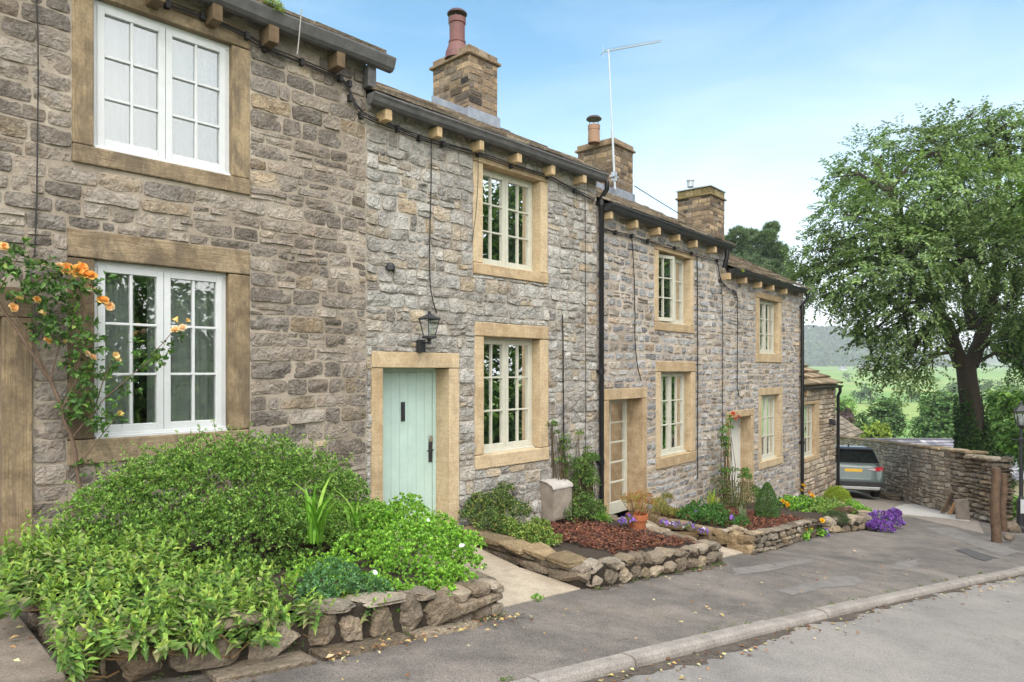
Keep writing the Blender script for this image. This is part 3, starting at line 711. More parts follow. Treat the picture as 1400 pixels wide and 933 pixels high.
# ---------- house 1
op1 = opening(A, 128, 317, [(129, 0), (317, 56)], [(129, 203), (317, 241)])
ou1 = (A.pix(98, 200)[0], A.pix(341, 200)[0], zs(A, (98, 221), (341, 268)), op1[3]+.2)
op2 = opening(A, 129, 312.5, [(129, 357), (312, 371)], [(129, 601), (307, 589)])
ou2 = (A.pix(92, 400)[0], A.pix(341, 400)[0], zs(A, (92, 637)), zs(A, (94, 318), (340.5, 339)))
dj0, dj1 = A.pix(2, 600)[0], A.pix(43.5, 600)[0]
d1top = zs(A, (45, 435)); d1lt = zs(A, (45, 395))
door1 = (dj0-1.0, dj0, g(A.w(1, 0, 0))+.3, d1top)
holes1 = [ou1, ou2, (door1[0]-.25, dj1, -.6, d1lt)]
mb = MB()
stone_wall(mb, A, -2.4, s12, lambda s: float(g(A.w(s, 0, 0)))+.05, ZG1+.14, [tuple(h) for h in ((ou1[0], ou1[1], ou1[2], ou1[3]), (ou2[0], ou2[1], ou2[2], ou2[3]), holes1[2])], ch=(.11, .195), sl=(.18, .46), gap=.0035, relief=.021, bev=.009, cell=.034, warp=.007, split=.1, seed=3, edge=.009, mlev=.26)
house_shell(mb, A, -2.4, s12, -.6, ZG1+.14, -2.4, ZG1+1.6, [op1, op2, door1], 1)
mb.build('wall', [M['st1'], M['mo1']], H1)
cg = (.8, .82, .79)
window(H1, A, op1, ou1, .055, M['ash1'], M['white'], [('sheer', (.55, .61, .65))], M['ash1v'])
window(H1, A, op2, ou2, .06, M['ash1'], M['white'], [('part', cg, .02, .33), ('part', cg, .42, .78), ('part', cg, .8, .98)], M['ash1v'])
# front door at the frame edge
mb = MB(); mb.box(A, door1[0], door1[1], -.22, -.17, door1[2], door1[3]); dd = mb.build('door', [M['white']], H1, bevel=.005)
for a, b, c, d, mt in ((dj0, dj1, -.75, d1top-.004, M['ash1v']), (door1[0]-.25, door1[0], -.75, d1top-.004, M['ash1v']), (door1[0]-.25, dj1, d1top, d1lt, M['ash1'])):
    mb = MB(); mb.box(A, a, b, -.3, .035, c, d); mb.build('door_surround', [mt], dd, bevel=.008)
sg1 = A.pix(542, 80, .27)[0]
gutter(H1, A, -2.4, sg1, ZG1, M['gut1'], seed=1, h=.14)
corbels(H1, A, [385-17, 479-17, 292, 210, 120], ZG1, M['corb1'], .1, .22, .16)
roof(H1, A, -2.4, s12+.12, ZG1+.13, seed=3)
mb = MB(); mb.box(A, s12-.06, s12+.05, .03, .14, A.pix(500, 118, .1)[1], ZG1+.02); mb.build('downpipe', [M['gut1']], H1, bevel=.01)
mb = MB(); P = [A.w(A.pix(x, y, .28)[0], .285, A.pix(x, y, .28)[1]) for x, y in ((412, 13), (410, 35), (408, 58), (406, 75))]; mb.tube(P, .006, 6); mb.build('hanging_cord', [M['greycable']], H1)
# ---------- house 2
dop = (A.pix(523, 500)[0], A.pix(613.5, 500)[0], zs(A, (613.5, 718)), zs(A, (523, 502.6), (613.5, 503.6)))
dou = (A.pix(507, 500)[0], A.pix(627, 500)[0], dop[2]-.3, zs(A, (507, 480), (627, 484)))
o21 = opening(A, 659.6, 738.5, [(659.6, 223.5), (738.5, 247.5)], [(659.6, 360), (738.5, 374)])
u21 = (A.pix(646.4, 300)[0], A.pix(748, 300)[0], zs(A, (646.4, 374), (748, 388.5)), zs(A, (646.4, 213), (748, 240)))
o22 = opening(A, 661, 738, [(661, 459), (738, 464.4)], [(661, 623), (738, 612)])
u22 = (A.pix(648.5, 500)[0], A.pix(749, 500)[0], zs(A, (648.5, 642.6), (749, 628.5)), zs(A, (648.5, 440.4), (749, 447)))
def tint2(r_, s, z):
    t = r_.random(); k = .5
    if r_.random() < .05: t = .9
    return (t, r_.random()*k+.3, 0, 1)
mb = MB()
stone_wall(mb, A, s12, s23, lambda s: float(g(A.w(s, 0, 0)))-.05, ZG2+.12, [dou, u21, u22], ch=(.115, .195), sl=(.13, .33), gap=.003, relief=.025, bev=.01, cell=.034, warp=.016, split=.2, seed=21, edge=.012, tintf=tint2, mlev=.12)
house_shell(mb, A, s12, s23, -1.2, ZG2+.12, -2.4, ZG2+1.5, [dop, o21, o22], 1)
mb.build('wall', [M['st2'], M['mo2']], H2)
window(H2, A, o21, u21, .15, M['ash2'], M['cream'], [('part', (.3, .32, .28), .7, 1.05)])
window(H2, A, o22, u22, .15, M['ash2'], M['cream'], [('blind', (.35, .36, .33), .13), ('part', (.25, .26, .24), .8, 1.05)])
def plank_door(house, fr, op, recess, mat, n=7):
    s0, s1, z0, z1 = op; mb = MB(); o = -recess; ft = .05
    mb.box(fr, s0, s0+ft, o-.06, o+.012, z0, z1); mb.box(fr, s1-ft, s1, o-.06, o+.012, z0, z1); mb.box(fr, s0+ft, s1-ft, o-.06, o+.012, z1-ft, z1)
    ws = np.linspace(s0+ft+.004, s1-ft-.004, n+1)
    for a, b in zip(ws[:-1], ws[1:]): mb.box(fr, a+.0015, b-.0015, o-.05, o-.004, z0+.01, z1-ft-.004)
    mb.box(fr, s0, s1, o-.06, o-.045, z0, z1)
    return mb.build('door', [mat], house, bevel=.004)
def door_surround(door, fr, op, ou, ash, depth, proud=.02):
    for bx in ((ou[0], op[0], -depth, proud-.006, ou[2], op[3]-.007), (op[1], ou[1], -depth, proud-.006, ou[2], op[3]-.007), (ou[0], ou[1], -depth, proud, op[3], ou[3]), (op[0], op[1], -depth, .03, ou[2], op[2])):
        mb = MB(); mb.box(fr, *bx, tint=(random.random(), .5, 0, 1)); mb.build('door_surround', [ash], door, bevel=.008)
d2 = plank_door(H2, A, dop, .26, M['mint']); door_surround(d2, A, dop, dou, M['ash2'], .33)
rs, rz = A.pix(551, 563, -.255)
mb = MB(); mb.box(A, rs-.03, rs+.03, -.262, -.25, rz-.12, rz+.12); mb.box(A, rs-.014, rs+.014, -.25, -.238, rz-.085, rz+.085); mb.build('letter_plate', [M['darkmetal']], d2, bevel=.003)
hs, hz = A.pix(588.5, 618, -.255)
mb = MB(); mb.box(A, hs-.028, hs+.028, -.262, -.252, hz-.13, hz+.13); mb.tube([A.w(hs, -.25, hz+.03), A.w(hs, -.2, hz+.03), A.w(hs-.02, -.19, hz+.03), A.w(hs-.1, -.19, hz+.025)], .011, 8); mb.tube([A.w(hs, -.252, hz-.07), A.w(hs, -.245, hz-.07)], .014, 8); mb.build('handle', [M['darkmetal']], d2)
mb = MB(); ls, lz = A.pix(588.5, 600, -.255); mb.tube([A.w(ls, -.262, lz), A.w(ls, -.235, lz)], .028, 12); mb.box(A, ls-.03, ls+.03, -.262, -.25, lz-.04, lz+.04); mb.build('lock', [M['steel']], d2)
gutter(H2, A, s12-.06, A.pix(833, 245, .27)[0], ZG2, M['gut1'], seed=2)
corbels(H2, A, [528, 599, 656, 708, 755, 797], ZG2, M['corb'])
roof(H2, A, s12+.0, s23+.1, ZG2+.11, seed=8)
ZE2, ZE3, ZE4 = ZG2+.11, ZG3+.11, ZG4+.11
c1, dm = chimney(H2, A, 591, 641, 681, -1.9, 73, 60, ZE2+2.0*.53, 51, 1); flashing(c1, A, dm, ZE2, .21, .53)
def pot(ch, fr, px, off, zb, mat, r, h, flare, cowl, cr, gap):
    s = fr.pix(px, 100, off)[0]; b = fr.w(s, off, zb); mb = MB()
    mb.lathe(b, [(r*1.6 if flare else r*1.1, -.12), (r*1.5 if flare else r*1.1, 0), (r*1.05, .16), (r*1.12, .17), (r*1.12, .2), (r, .21), (r, h-.1), (r*1.12, h-.09), (r*1.15, h), (r*.85, h), (r*.8, h-.25)], 20)
    mb.build('chimney_pot', [mat], ch, smooth=False)
    c = MB()
    for k in range(3):
        a = k*2.1+.4; p0 = b+np.array([r*.9*math.cos(a), r*.9*math.sin(a), h-.03]); c.tube([p0, p0+np.array([0, 0, gap+.06])], .008, 6)
    c.lathe(b+np.array([0, 0, h+gap]), [(cr*.9, -.005), (cr, .0), (cr, .02), (cr*.8, .055), (cr*.35, .08), (.001, .085)], 20)
    c.lathe(b+np.array([0, 0, h+gap]), [(.001, -.004), (cr*.9, -.005)], 20)
    c.build('cowl', [cowl], ch)
pot(c1, A, 625, -2.35, dm[5]+.03, M['chpot'], .135, .60, True, M['cowl'], .175, .07)
# ---------- house 3
gd = opening(B, 832.2, 877.8, [(832.2, 547), (877.8, 544.4)], [(833, 716), (878, 699)])
gu = (B.pix(825.2, 600)[0], B.pix(883.5, 600)[0], gd[2]-.35, zs(B, (825, 532), (883.5, 530.8)))
o31 = opening(B, 900, 943.6, [(900, 342.7), (943.6, 353.8)], [(900, 441), (943.6, 445)])
u31 = (B.pix(894, 400)[0], B.pix(947.8, 400)[0], zs(B, (894, 452), (947.8, 456)), zs(B, (894, 332), (947.8, 349)))
o32 = opening(B, 903, 944.6, [(903, 508.5), (944.6, 508.4)], [(903, 625), (944.6, 619)])
u32 = (B.pix(896, 500)[0], B.pix(950, 500)[0], zs(B, (896, 642), (950, 630)), zs(B, (896, 495.5), (950, 494)))
mb = MB()
kw3 = dict(ch=(.1, .17), sl=(.16, .42), gap=.009, relief=.024, bev=.022, cell=.05, warp=.014, split=.1, edge=.018, mlev=.3)
stone_wall(mb, B, 0.0, s34, lambda s: float(g(B.w(s, 0, 0)))-.05, ZG3+.12, [gu, u31, u32], seed=41, **kw3)
house_shell(mb, B, 0.0, s34, -2.0, ZG3+.12, -2.4, ZG3+1.5, [gd, o31, o32], 1)
mb.build('wall', [M['st3'], M['mo3']], H3)
window(H3, B, o31, u31, .14, M['ash2'], M['cream'], [('part', (.36, .35, .3), .25, .5), ('part', (.3, .3, .27), .85, 1.05)], open_leaf=True)
window(H3, B, o32, u32, .14, M['ash2'], M['cream'], [('part', (.34, .31, .27), .2, .5), ('part', (.34, .31, .27), .6, 1.05)])
# glazed door
s0, s1, z0, z1 = gd; o = -.3; mb = MB(); st = .075
mb.box(B, s0, s0+st, o-.06, o, z0, z1); mb.box(B, s1-st, s1, o-.06, o, z0, z1); mb.box(B, s0+st, s1-st, o-.06, o, z1-st, z1); mb.box(B, s0+st, s1-st, o-.06, o, z0, z0+.2)
sm = (s0+s1)/2; mb.box(B, sm-.014, sm+.014, o-.045, o-.012, z0+.2, z1-st)
for k in range(1, 5):
    zz = z0+.2+(z1-st-z0-.2)*k/5; mb.box(B, s0+st, sm-.014, o-.045, o-.012, zz-.014, zz+.014); mb.box(B, sm+.014, s1-st, o-.045, o-.012, zz-.014, zz+.014)
d3 = mb.build('door', [M['cream']], H3, bevel=.004); door_surround(d3, B, gd, gu, M['ash3'], .38)
mb = MB(); mb.box(B, s0+st, s1-st, o-.034, o-.03, z0+.2, z1-st); mb.build('glass_pane', [M['glass']], d3)
mb = MB(); mb.box(B, s0, s1, -.33, .06, z0-.06, z0); mb.build('threshold', [M['cream']], d3, bevel=.006)
mb = MB(); mb.box(B, s0-.1, s1+.1, .024, .34, z0-.6, z0-.07); mb.build('doorstep', [M['ash3']], d3, bevel=.012)
gutter(H3, B, .05, B.pix(1004, 343, .27)[0], ZG3, M['gut2'], seed=3)
corbels(H3, B, [835, 870, 900, 928, 952, 978], ZG3, M['corb'], y=320)
roof(H3, B, .0, s34+.1, ZE3, seed=14)
c2, dm2 = chimney(H3, B, 789, 839, 866, -1.9, 197, 186, ZE3+2.0*.53, 61, 2); flashing(c2, B, dm2, ZE3, .21, .53)
pot(c2, B, 812, -2.3, dm2[5]+.0, M['chpot2'], .12, .27, False, M['cowl'], .17, .13)
c3, dm3 = chimney(H3, B, 925.5, 971, 991, -1.9, 266, 255, ZE3+2.0*.53, 71, 3)
for px in (944, 966):
    s = B.pix(px, 260, -2.35)[0]; mb = MB(); b = B.w(s, -2.35, dm3[5]+.03); mb.lathe(b, [(.09, -.03), (.09, .13), (.11, .13), (.11, .16), (.07, .16), (.07, 0)], 12); mb.build('flue_terminal', [M['galv']], c3)
mb = MB(); mb.box(B, dm3[0]-.03, dm3[1]+.03, dm3[2]-.03, dm3[3]+.03, dm3[5]+.012, dm3[5]+.04); mb.build('cap_sheet', [M['galv']], c3)
# ---------- house 4
d4 = (B.pix(997.5, 600)[0], B.pix(1026.4, 600)[0], zs(B, (1026, 692)), zs(B, (997.5, 571.5), (1026.4, 568.6)))
d4u = (B.pix(992.5, 600)[0], B.pix(1030, 600)[0], d4[2]-.4, zs(B, (1029, 559)))
o41 = opening(B, 1038, 1064, [(1038, 408.5), (1064, 412.5)], [(1038, 485), (1064, 483)])
u41 = (B.pix(1032.8, 400)[0], B.pix(1068, 400)[0], zs(B, (1033, 496.5), (1068, 495)), zs(B, (1033, 398.4), (1068, 408)))
o42 = opening(B, 1040.6, 1065, [(1040.6, 541.5), (1065, 538.5)], [(1040.6, 632), (1065, 624.7)])
u42 = (B.pix(1036.7, 600)[0], B.pix(1069.4, 600)[0], zs(B, (1037, 643), (1069, 633)), zs(B, (1037, 531), (1069, 530)))
mb = MB()
kw3['cell'] = .07
def tint4(r_, s, z): return ((.9 if (s > s45-.5 and r_.random() < .6) else r_.random()), r_.random(), 0, 1)
stone_wall(mb, B, s34, s45, lambda s: float(g(B.w(s, 0, 0)))-.05, ZG4+.12, [d4u, u41, u42], seed=51, tintf=tint4, **kw3)
house_shell(mb, B, s34, s45, -2.9, ZG4+.12, -2.4, ZG4+1.5, [d4, o41, o42], 1)
mb.build('wall', [M['st3'], M['mo3']], H4)
window(H4, B, o41, u41, .11, M['ash2'], M['cream'], [('part', (.3, .3, .27), .6, 1.05)])
window(H4, B, o42, u42, .11, M['ash2'], M['cream'], [('part', (.34, .31, .27), .1, .95)])
d4o = plank_door(H4, B, d4, .26, M['paledoor'], 6); door_surround(d4o, B, d4, d4u, M['ash3'], .33)
gutter(H4, B, s34-.05, B.pix(1105, 401, .27)[0], ZG4, M['gut2'], seed=4)
corbels(H4, B, [997, 1019, 1040, 1057, 1075], ZG4, M['corb'], y=390)
roof(H4, B, s34, s45+.1, ZE4, seed=15)
pipe(H3, A, [(s23+.03, .19, ZG2+.02), (s23+.03, .19, ZG2-.1), (s23+.03, .085, ZG2-.22), (s23+.03, .085, -.95)], .04, None, [(s23+.03, .085, z) for z in (ZG2-.3, 1.55, .1)])
sp = B.pix(989, 360, .1)[0]; pipe(H3, B, [(sp, .18, ZG3+.02), (sp, .18, ZG3-.12), (sp, .12, ZG4+.1)], .05)
sp = B.pix(1097, 500, .085)[0]; pipe(H4, B, [(sp+.08, .19, ZG4+.02), (sp+.08, .19, ZG4-.12), (sp, .085, ZG4-.3), (sp, .085, -2.1)], .045, None, [(sp, .085, z) for z in (ZG4-.35, 1.4, -.4)])
# ---------- house 5
s5e = C.pix(1142, 600)[0]
o51 = opening(C, 1092, 1114.7, [(1114.7, 552)], [(1114.7, 622)])
u51 = (C.pix(1086, 600)[0], C.pix(1120, 600)[0], zs(C, (1120, 626)), zs(C, (1120, 547.5)))
mb = MB()
stone_wall(mb, C, 0.02, s5e, lambda s: float(g(C.w(s, 0, 0)))-.05, ZG5+.1, [u51], ch=(.12, .19), sl=(.2, .48), gap=.009, relief=.03, bev=.02, cell=.08, warp=.02, split=.1, seed=71, edge=.008)
side5 = Fr(C.w(s5e, 0, 0)[:2], d=-C.n, n=C.d)
stone_wall(mb, side5, 0.0, 3.0, lambda s: -2.9, ZG5+.1, [], ch=(.12, .19), sl=(.2, .48), gap=.009, relief=.03, bev=.02, cell=.1, warp=.02, split=.1, seed=72, edge=.008)
house_shell(mb, C, 0.02, s5e, -3.1, ZG5+.1, -2.0, ZG5+1.1, [o51], 1, depth=4.0)
mb.build('wall', [M['st5'], M['mo5']], H5)
window(H5, C, o51, u51, .1, M['ash3'], M['cream'], [('part', (.3, .3, .27), .6, 1.05)])
gutter(H5, C, 0, s5e+.22, ZG5, M['gut2'], .06, .2, .09, 5)
corbels(H5, C, [1104], ZG5, M['ash3'], .14, .12, .16, y=535)
roof(H5, C, -.05, s5e+.15, ZG5+.1, eave=.16, ridge=-2.0, pitch=.5, mat='slate5', seed=25, exp0=.42, th=.05, depth=4.0)
pipe(H5, C, [(s5e+.02, .14, ZG5+.02), (s5e+.02, .14, ZG5-.12), (s5e+.02, .08, ZG5-.25), (s5e+.02, .08, -2.6)], .05, None, [(s5e+.02, .08, z) for z in (.3, -1.2)])

# ================================================================== THINGS FIXED TO THE HOUSES
ls, lz = A.pix(587, 450, .26); b = A.w(ls, .26, lz)
LN = thing('wall_lantern', A.w(ls, 0, lz), 'black four-sided coach lantern on a bracket above the mint door', 'lantern')
PX = 8.4/930.0            # metres per photo pixel there
mb = MB(); q = math.pi/4-ANG_A
mb.lathe(b, [(.001, 24*PX), (2*PX, 23*PX), (2.2*PX, 20*PX), (15*PX, 14*PX), (15*PX, 12.5*PX), (13*PX, 12*PX)], 4, rot=q); mb.build('lamp_roof', [M['darkmetal']], LN)
mb = MB()
for k in range(4):
    a = q+k*math.pi/2; p0 = b+np.array([13.2*PX*math.cos(a), 13.2*PX*math.sin(a), 12.5*PX]); p1 = b+np.array([7.5*PX*math.cos(a), 7.5*PX*math.sin(a), -10*PX]); mb.tube([p0, p1], .006, 6)
mb.lathe(b, [(7.8*PX, -9*PX), (9.6*PX, -10*PX), (9.6*PX, -12.5*PX), (3*PX, -13.5*PX), (2*PX, -17*PX), (2.5*PX, -20*PX), (.001, -21*PX)], 4, rot=q); mb.build('lamp_frame', [M['darkmetal']], LN)
mb = MB(); mb.lathe(b, [(12.6*PX, 12*PX), (7.2*PX, -9.5*PX)], 4, rot=q); mb.build('lamp_glass', [M['lampglass']], LN)
mb = MB(); mb.lathe(b, [(.012, -9*PX), (.014, -2*PX), (.03, 1*PX), (.03, 6*PX), (.001, 8*PX)], 12); mb.build('bulb', [M['white']], LN, smooth=True)
bs, bz = A.pix(575.5, 473, .05)
mb = MB(); mb.box(A, bs-.045, bs+.045, .0, .085, bz-.075, bz+.075); mb.tube([A.w(bs, .08, bz+.04), A.w(bs+.02, .16, bz+.035), A.w(ls, .26, lz-17*PX)], .012, 8); mb.build('bracket', [M['darkmetal']], LN, bevel=.006)
vs, vz = A.pix(534, 365, .03); mb = MB(); mb.lathe(A.w(vs, .02, vz), [(.001, .05), (.035, .045), (.06, .01), (.062, -.035), (.05, -.04)], 14); tag(mb.build('wall_vent', [M['darkmetal']], None, loc=A.w(vs, .0, vz)), 'small dark half-round vent cowl on the pale stone left of the lantern', 'vent')
ms, mz = C.pix(1135, 577, .04); mb = MB(); mb.box(C, ms-.07, ms+.07, .0, .13, mz-.09, mz+.09); mb.lathe(C.w(ms, .16, mz), [(.05, -.1), (.06, -.05), (.03, .06), (.001, .08)], 10); tag(mb.build('security_light', [M['darkmetal']], None, loc=C.w(ms, 0, mz), bevel=.01), 'small black light on the tan end cottage wall', 'light')
# meter box
x0, z_t = A.pix(740, 660, .24)[0], 0
m0, m1 = A.pix(756, 690, .26)[0], A.pix(782, 690, .26)[0]
zt0, zb0 = A.pix(758, 668, .26)[1], A.pix(758, 713, .26)[1]
MBX = thing('meter_box', A.w((m0+m1)/2, 0, zb0), 'weathered grey utility meter box with curved lid below the mint cottage window', 'meter box')
mb = MB(); prof = [(0, zb0), (.02, zb0-.02), (.26, zb0), (.26, zt0-.01), (.24, zt0+.02), (.15, zt0+.06), (.05, zt0+.075), (0, zt0+.075)]
P = np.array([[A.w(s, o_, z_) for o_, z_ in prof] for s in (m0, m1)]); mb.grid(P, 0)
for s in (m0, m1): mb.add(A.w([s]*8, [p_[0] for p_ in prof], [p_[1] for p_ in prof]), [tuple(range(8))], 0)
M['meter'] = m_plain('weathered_plastic', (.27, .23, .19), .75, .3, 7, .3, .2, grime=(.14, .11, .075))
mb.build('case', [M['meter']], MBX, bevel=.012)
mb = MB(); mb.box(A, m0+.02, m1-.02, .262, .27, zb0+.03, zt0-.04); mb.build('front_panel', [M['meter']], MBX, bevel=.006)
mb = MB(); P = np.array([[A.w(s, o_, z_) for o_, z_ in [(.275, zt0-.005), (.255, zt0+.032), (.16, zt0+.072), (.05, zt0+.09), (0, zt0+.09)]] for s in (m0-.012, m1+.012)]); mb.grid(P, 0)
P2 = P-np.array([0, 0, .014]); mb.grid(P2[::-1], 0); mb.build('lid', [m_plain('pale_lid', (.40, .37, .34), .7, .15, 8, .2, .2)], MBX)
# cables
def cable(name, fr, pts, r, off, label, group=None, clips=(), strands=((0, 0),), mat='cable', wob=.006):
    P = np.array([(fr.pix(x, y, off)[0], fr.pix(x, y, off)[1]) for x, y in pts])
    n = max(int(np.linalg.norm(np.diff(P, axis=0), axis=1).sum()/.12), 3)
    cum = np.concatenate([[0], np.cumsum(np.linalg.norm(np.diff(P, axis=0), axis=1))]); t = np.linspace(0, cum[-1], n)
    S_, Z_ = np.interp(t, cum, P[:, 0]), np.interp(t, cum, P[:, 1])
    k_ = np.array([.25, .5, .25]); 
    if n > 6: S_[1:-1] = np.convolve(S_, k_, 'valid'); Z_[1:-1] = np.convolve(Z_, k_, 'valid')
    root = thing(name, fr.w(S_[0], 0, Z_[0]), label, 'cable', group) if (len(strands) > 1 or clips) else None
    o = None
    for i, (ds, dz) in enumerate(strands):
        wv = wob*vnoise(np.stack([t*3+i*9, t*0+i], -1), i); mb = MB(); mb.tube(fr.w(S_+ds, off+wv*.5, Z_+dz+wv), r, 6)
        o = mb.build('strand' if root else name, [M[mat]], root, loc=None if root else fr.w(S_[0], 0, Z_[0]))
        if not root: tag(o, label, 'cable', group)
    for x, y in clips:
        s, z = fr.pix(x, y, off); mb = MB(); mb.box(fr, s-.02, s+.02, .0, off+.02, z-.035, z+.035); mb.build('clip', [M['cable']], root)
RUN = 'utility cables along the cottage fronts'
ma = [(200, -6), (229, 6), (277, 22), (338, 49), (362, 66), (413, 85), (466, 107), (478, 115), (479, 134), (494, 158), (544, 176), (574, 189), (606, 197), (654, 211), (699, 226.5), (749, 241.5), (786, 261), (813, 274)]
cable('utility_cable', A, ma, .0065, .055, 'bundle of black cables clipped under the gutters of the two nearest cottages', RUN, ma[1:-1], ((0, -.018), (0, .004), (0, .024)))
mbp = [(818, 310.6), (842, 318), (864, 323), (886, 330), (923, 340), (946, 347), (981, 356.6), (985, 384.5), (998, 398), (1006, 398), (1009, 415)]
cable('utility_cable', B, mbp, .0075, .05, 'bundle of black cables clipped below the corbels of the bluish stone cottages', RUN, mbp[1:8], ((0, -.015), (0, .012)))
DR = 'cables hanging down the cottage walls'
cable('drop_cable', A, [(50, -5), (52, 60), (52, 135), (50, 290), (47, 352)], .005, .035, 'thin black cable down the wall left of the white windows', DR)
cable('drop_cable', A, [(590, 192), (589, 270), (587, 350), (588, 395), (592, 415), (597, 428)], .0075, .045, 'black cable feeding the lantern over the mint door', DR)
cable('drop_cable', A, [(654, 213), (653, 260), (650, 300), (645, 332)], .0045, .05, 'thin cable curving beside the upper window of the mint door cottage', DR)
cable('drop_cable', A, [(769, 430), (770, 500), (771, 648)], .011, .05, 'dark conduit rising from the meter box beside the lower window', DR)
cable('drop_cable', A, [(800, 268), (800.5, 400), (801, 520), (801, 640)], .005, .045, 'thin straight cable just left of the long black downpipe', DR)
cable('drop_cable', B, [(864, 325), (867, 380), (868, 420), (868, 470), (871, 500), (877, 521)], .009, .05, 'wavy black cable ending above the glazed door', DR)
cable('drop_cable', B, [(953, 350), (953.5, 400), (954, 520), (954, 655)], .011, .05, 'long black cable right of the windows of the bluish stone cottage', DR)
cable('drop_cable', B, [(987, 390), (988, 450), (988, 520), (988, 600)], .008, .05, 'black cable dropping behind the climbing red rose', DR)
cable('drop_cable', B, [(1008, 415), (1008.5, 480), (1008, 530), (1010, 543), (1015, 545)], .009, .05, 'black cable hooked at its end above the pale grey door', DR)
# aerial on the second chimney
sA, oA = dm2[0]-.05, dm2[3]-.25
sA = B.pix(837, 262, -1.9)[0]; oA = -1.83
zA0, zA1 = B.pix(837, 258, oA)[1], B.pix(832, 66, oA)[1]
AE = thing('tv_aerial', B.w(sA, oA, zA0), 'tall television aerial on a mast strapped to the middle chimney', 'aerial')
tp = at(832, 68, B.w(sA, oA, 0)[1]); bt = B.w(sA, oA, zA0)
mb = MB(); mid = bt+(tp-bt)*.42; mb.tube([bt, mid], .026, 8); mb.tube([mid-(tp-bt)*.03, tp], .016, 8); mb.build('mast', [M['galv']], AE)
b0, b1 = at(826, 71, tp[1]-.02), at(904, 57, tp[1]+.5)
mb = MB(); mb.tube([b0, b1], .012, 6); bd = norm(b1-b0); pr = norm(np.cross(bd, [0, 0, 1]))
L_ = np.linalg.norm(b1-b0)
for k in range(20):
    c = b0+bd*L_*(.1+.88*k/19); w_ = .13-.03*k/19; mb.tube([c-pr*w_+np.array([0, 0, .02]), c+pr*w_+np.array([0, 0, .02])], .005, 5)
mb.tube([b0+np.array([0, 0, .14])-bd*.02, b0-np.array([0, 0, .14])-bd*.02], .006, 5); mb.tube([b0-pr*.16, b0+pr*.16], .007, 5); mb.build('antenna_boom', [M['galv']], AE)
mb = MB(); zb_ = B.pix(837, 240, oA)[1]; mb.box(B, sA-.1, sA+.1, dm2[3], oA+.03, zb_-.02, zb_+.02); mb.box(B, sA-.04, sA+.04, dm2[3], oA+.03, zb_-.1, zb_+.1); mb.build('bracket', [M['galv']], AE)
def wire(name, pts, r, label, sag=.15):
    pts = [np.asarray(p, float) for p in pts]; P = []
    for a, b in zip(pts[:-1], pts[1:]):
        for t in np.linspace(0, 1, 14): P.append(a+(b-a)*t-np.array([0, 0, sag*4*t*(1-t)]))
    mb = MB(); mb.tube(P, r, 5); tag(mb.build(name, [M['cable']], None, loc=pts[0]), label, 'wire', 'overhead wires')
wire('overhead_wire', [B.w(dm2[1], -1.87, dm2[4]-.75), at(1060, 356, 34), at(1130, 380, 44)], .011, 'overhead wire running from the middle chimney to the trees', .2)
wire('overhead_wire', [B.w(s45+.05, .1, 3.4), at(1160, 433, 26), at(1330, 478, 33)], .009, 'overhead wire from the far end of the lower cottage across the beech', .12)

# ================================================================== GROUND
def kerb_off(s):
    d = s-2.96; return 3.68+.10*d+.0035*d*d
def sheet(name, pts_fn, ns, no, mat, s_rng, h=0.0, **kw):
    ss = np.linspace(*s_rng, ns); P = np.zeros((ns, no, 3))
    for i, s in enumerate(ss):
        a, b = pts_fn(s)
        for j, o in enumerate(np.linspace(a, b, no)):
            q = A.w(s, o, 0); P[i, j] = (q[0], q[1], g(q)+(h(s, o) if callable(h) else h))
    mb = MB(); mb.grid(P, 0); return mb.build(name, [mat], None, smooth=True, kind='structure', **kw)
und = lambda s, o: .0*vnoise(np.array([s*.9, o*.9, 1.0]))
sheet('pavement', lambda s: (-5.5, kerb_off(s)-.001), 120, 40, M['pave'], (-4, 27), lambda s, o: und(s, o)*(0 if o > kerb_off(s)-.15 else 1))
sheet('road', lambda s: (kerb_off(s)-.02, kerb_off(s)+7.5), 90, 30, M['road'], (-9, 27), lambda s, o: -.062+.8*und(s, o)+.05*min((o-kerb_off(s))/2, 1)*.6)
mb = MB(); s = -5.0
while s < 26:
    L_ = .92+random.uniform(-.05, .08); n = 4
    prof = [(.0, -.2), (.0, .002), (.012, .012), (.095, .010), (.122, -.006), (.132, -.035), (.135, -.2)]
    jit = random.uniform(-.008, .008); jo = random.uniform(-.006, .006)
    rows = []
    for k in range(n+1):
        sk = s+.004+(L_-.008)*k/n; q = [A.w(sk, kerb_off(sk)+a_+jo, 0) for a_, _ in prof]
        rows.append([(p[0], p[1], g(p)+b_+jit) for p, (_, b_) in zip(q, prof)])
    P = np.array(rows); mb.grid(P, 0)
    for e_ in (0, n): mb.add(P[e_], [tuple(range(7))], 0)
    s += L_
mb.build('kerb', [M['kerb']], None, kind='structure')
def patch(name, px_pts, mat, h, n=1):
    P = [G(x, y, 0) for x, y in px_pts]; mb = MB(); out = []
    for i in range(len(P)):      # ragged edge
        a, b = P[i], P[(i+1) % len(P)]
        for k in range(6):
            q = a+(b-a)*k/6; d = rng.normal(0, .018, 2); out.append((q[0]+d[0], q[1]+d[1]))
    out = [(x, y, SLOPE*(x*A.d[0]+y*A.d[1])+h) for x, y in out]
    mb.add(np.array(out), [tuple(range(len(out)))], 0); return mb.build(name, [mat], None, kind='structure')
patch('pavement_patch', [(1000, 778), (1035, 773), (1060, 771), (1108, 764), (1114, 768), (1080, 775), (1040, 783), (1005, 788)], M['patch'], .004)
patch('pavement_patch', [(1062, 808), (1110, 796), (1165, 787), (1182, 792), (1175, 800), (1120, 806), (1085, 815)], M['patch'], .004)
patch('pavement_patch', [(1225, 770), (1260, 764), (1252, 776), (1218, 780)], M['patch'], .004)
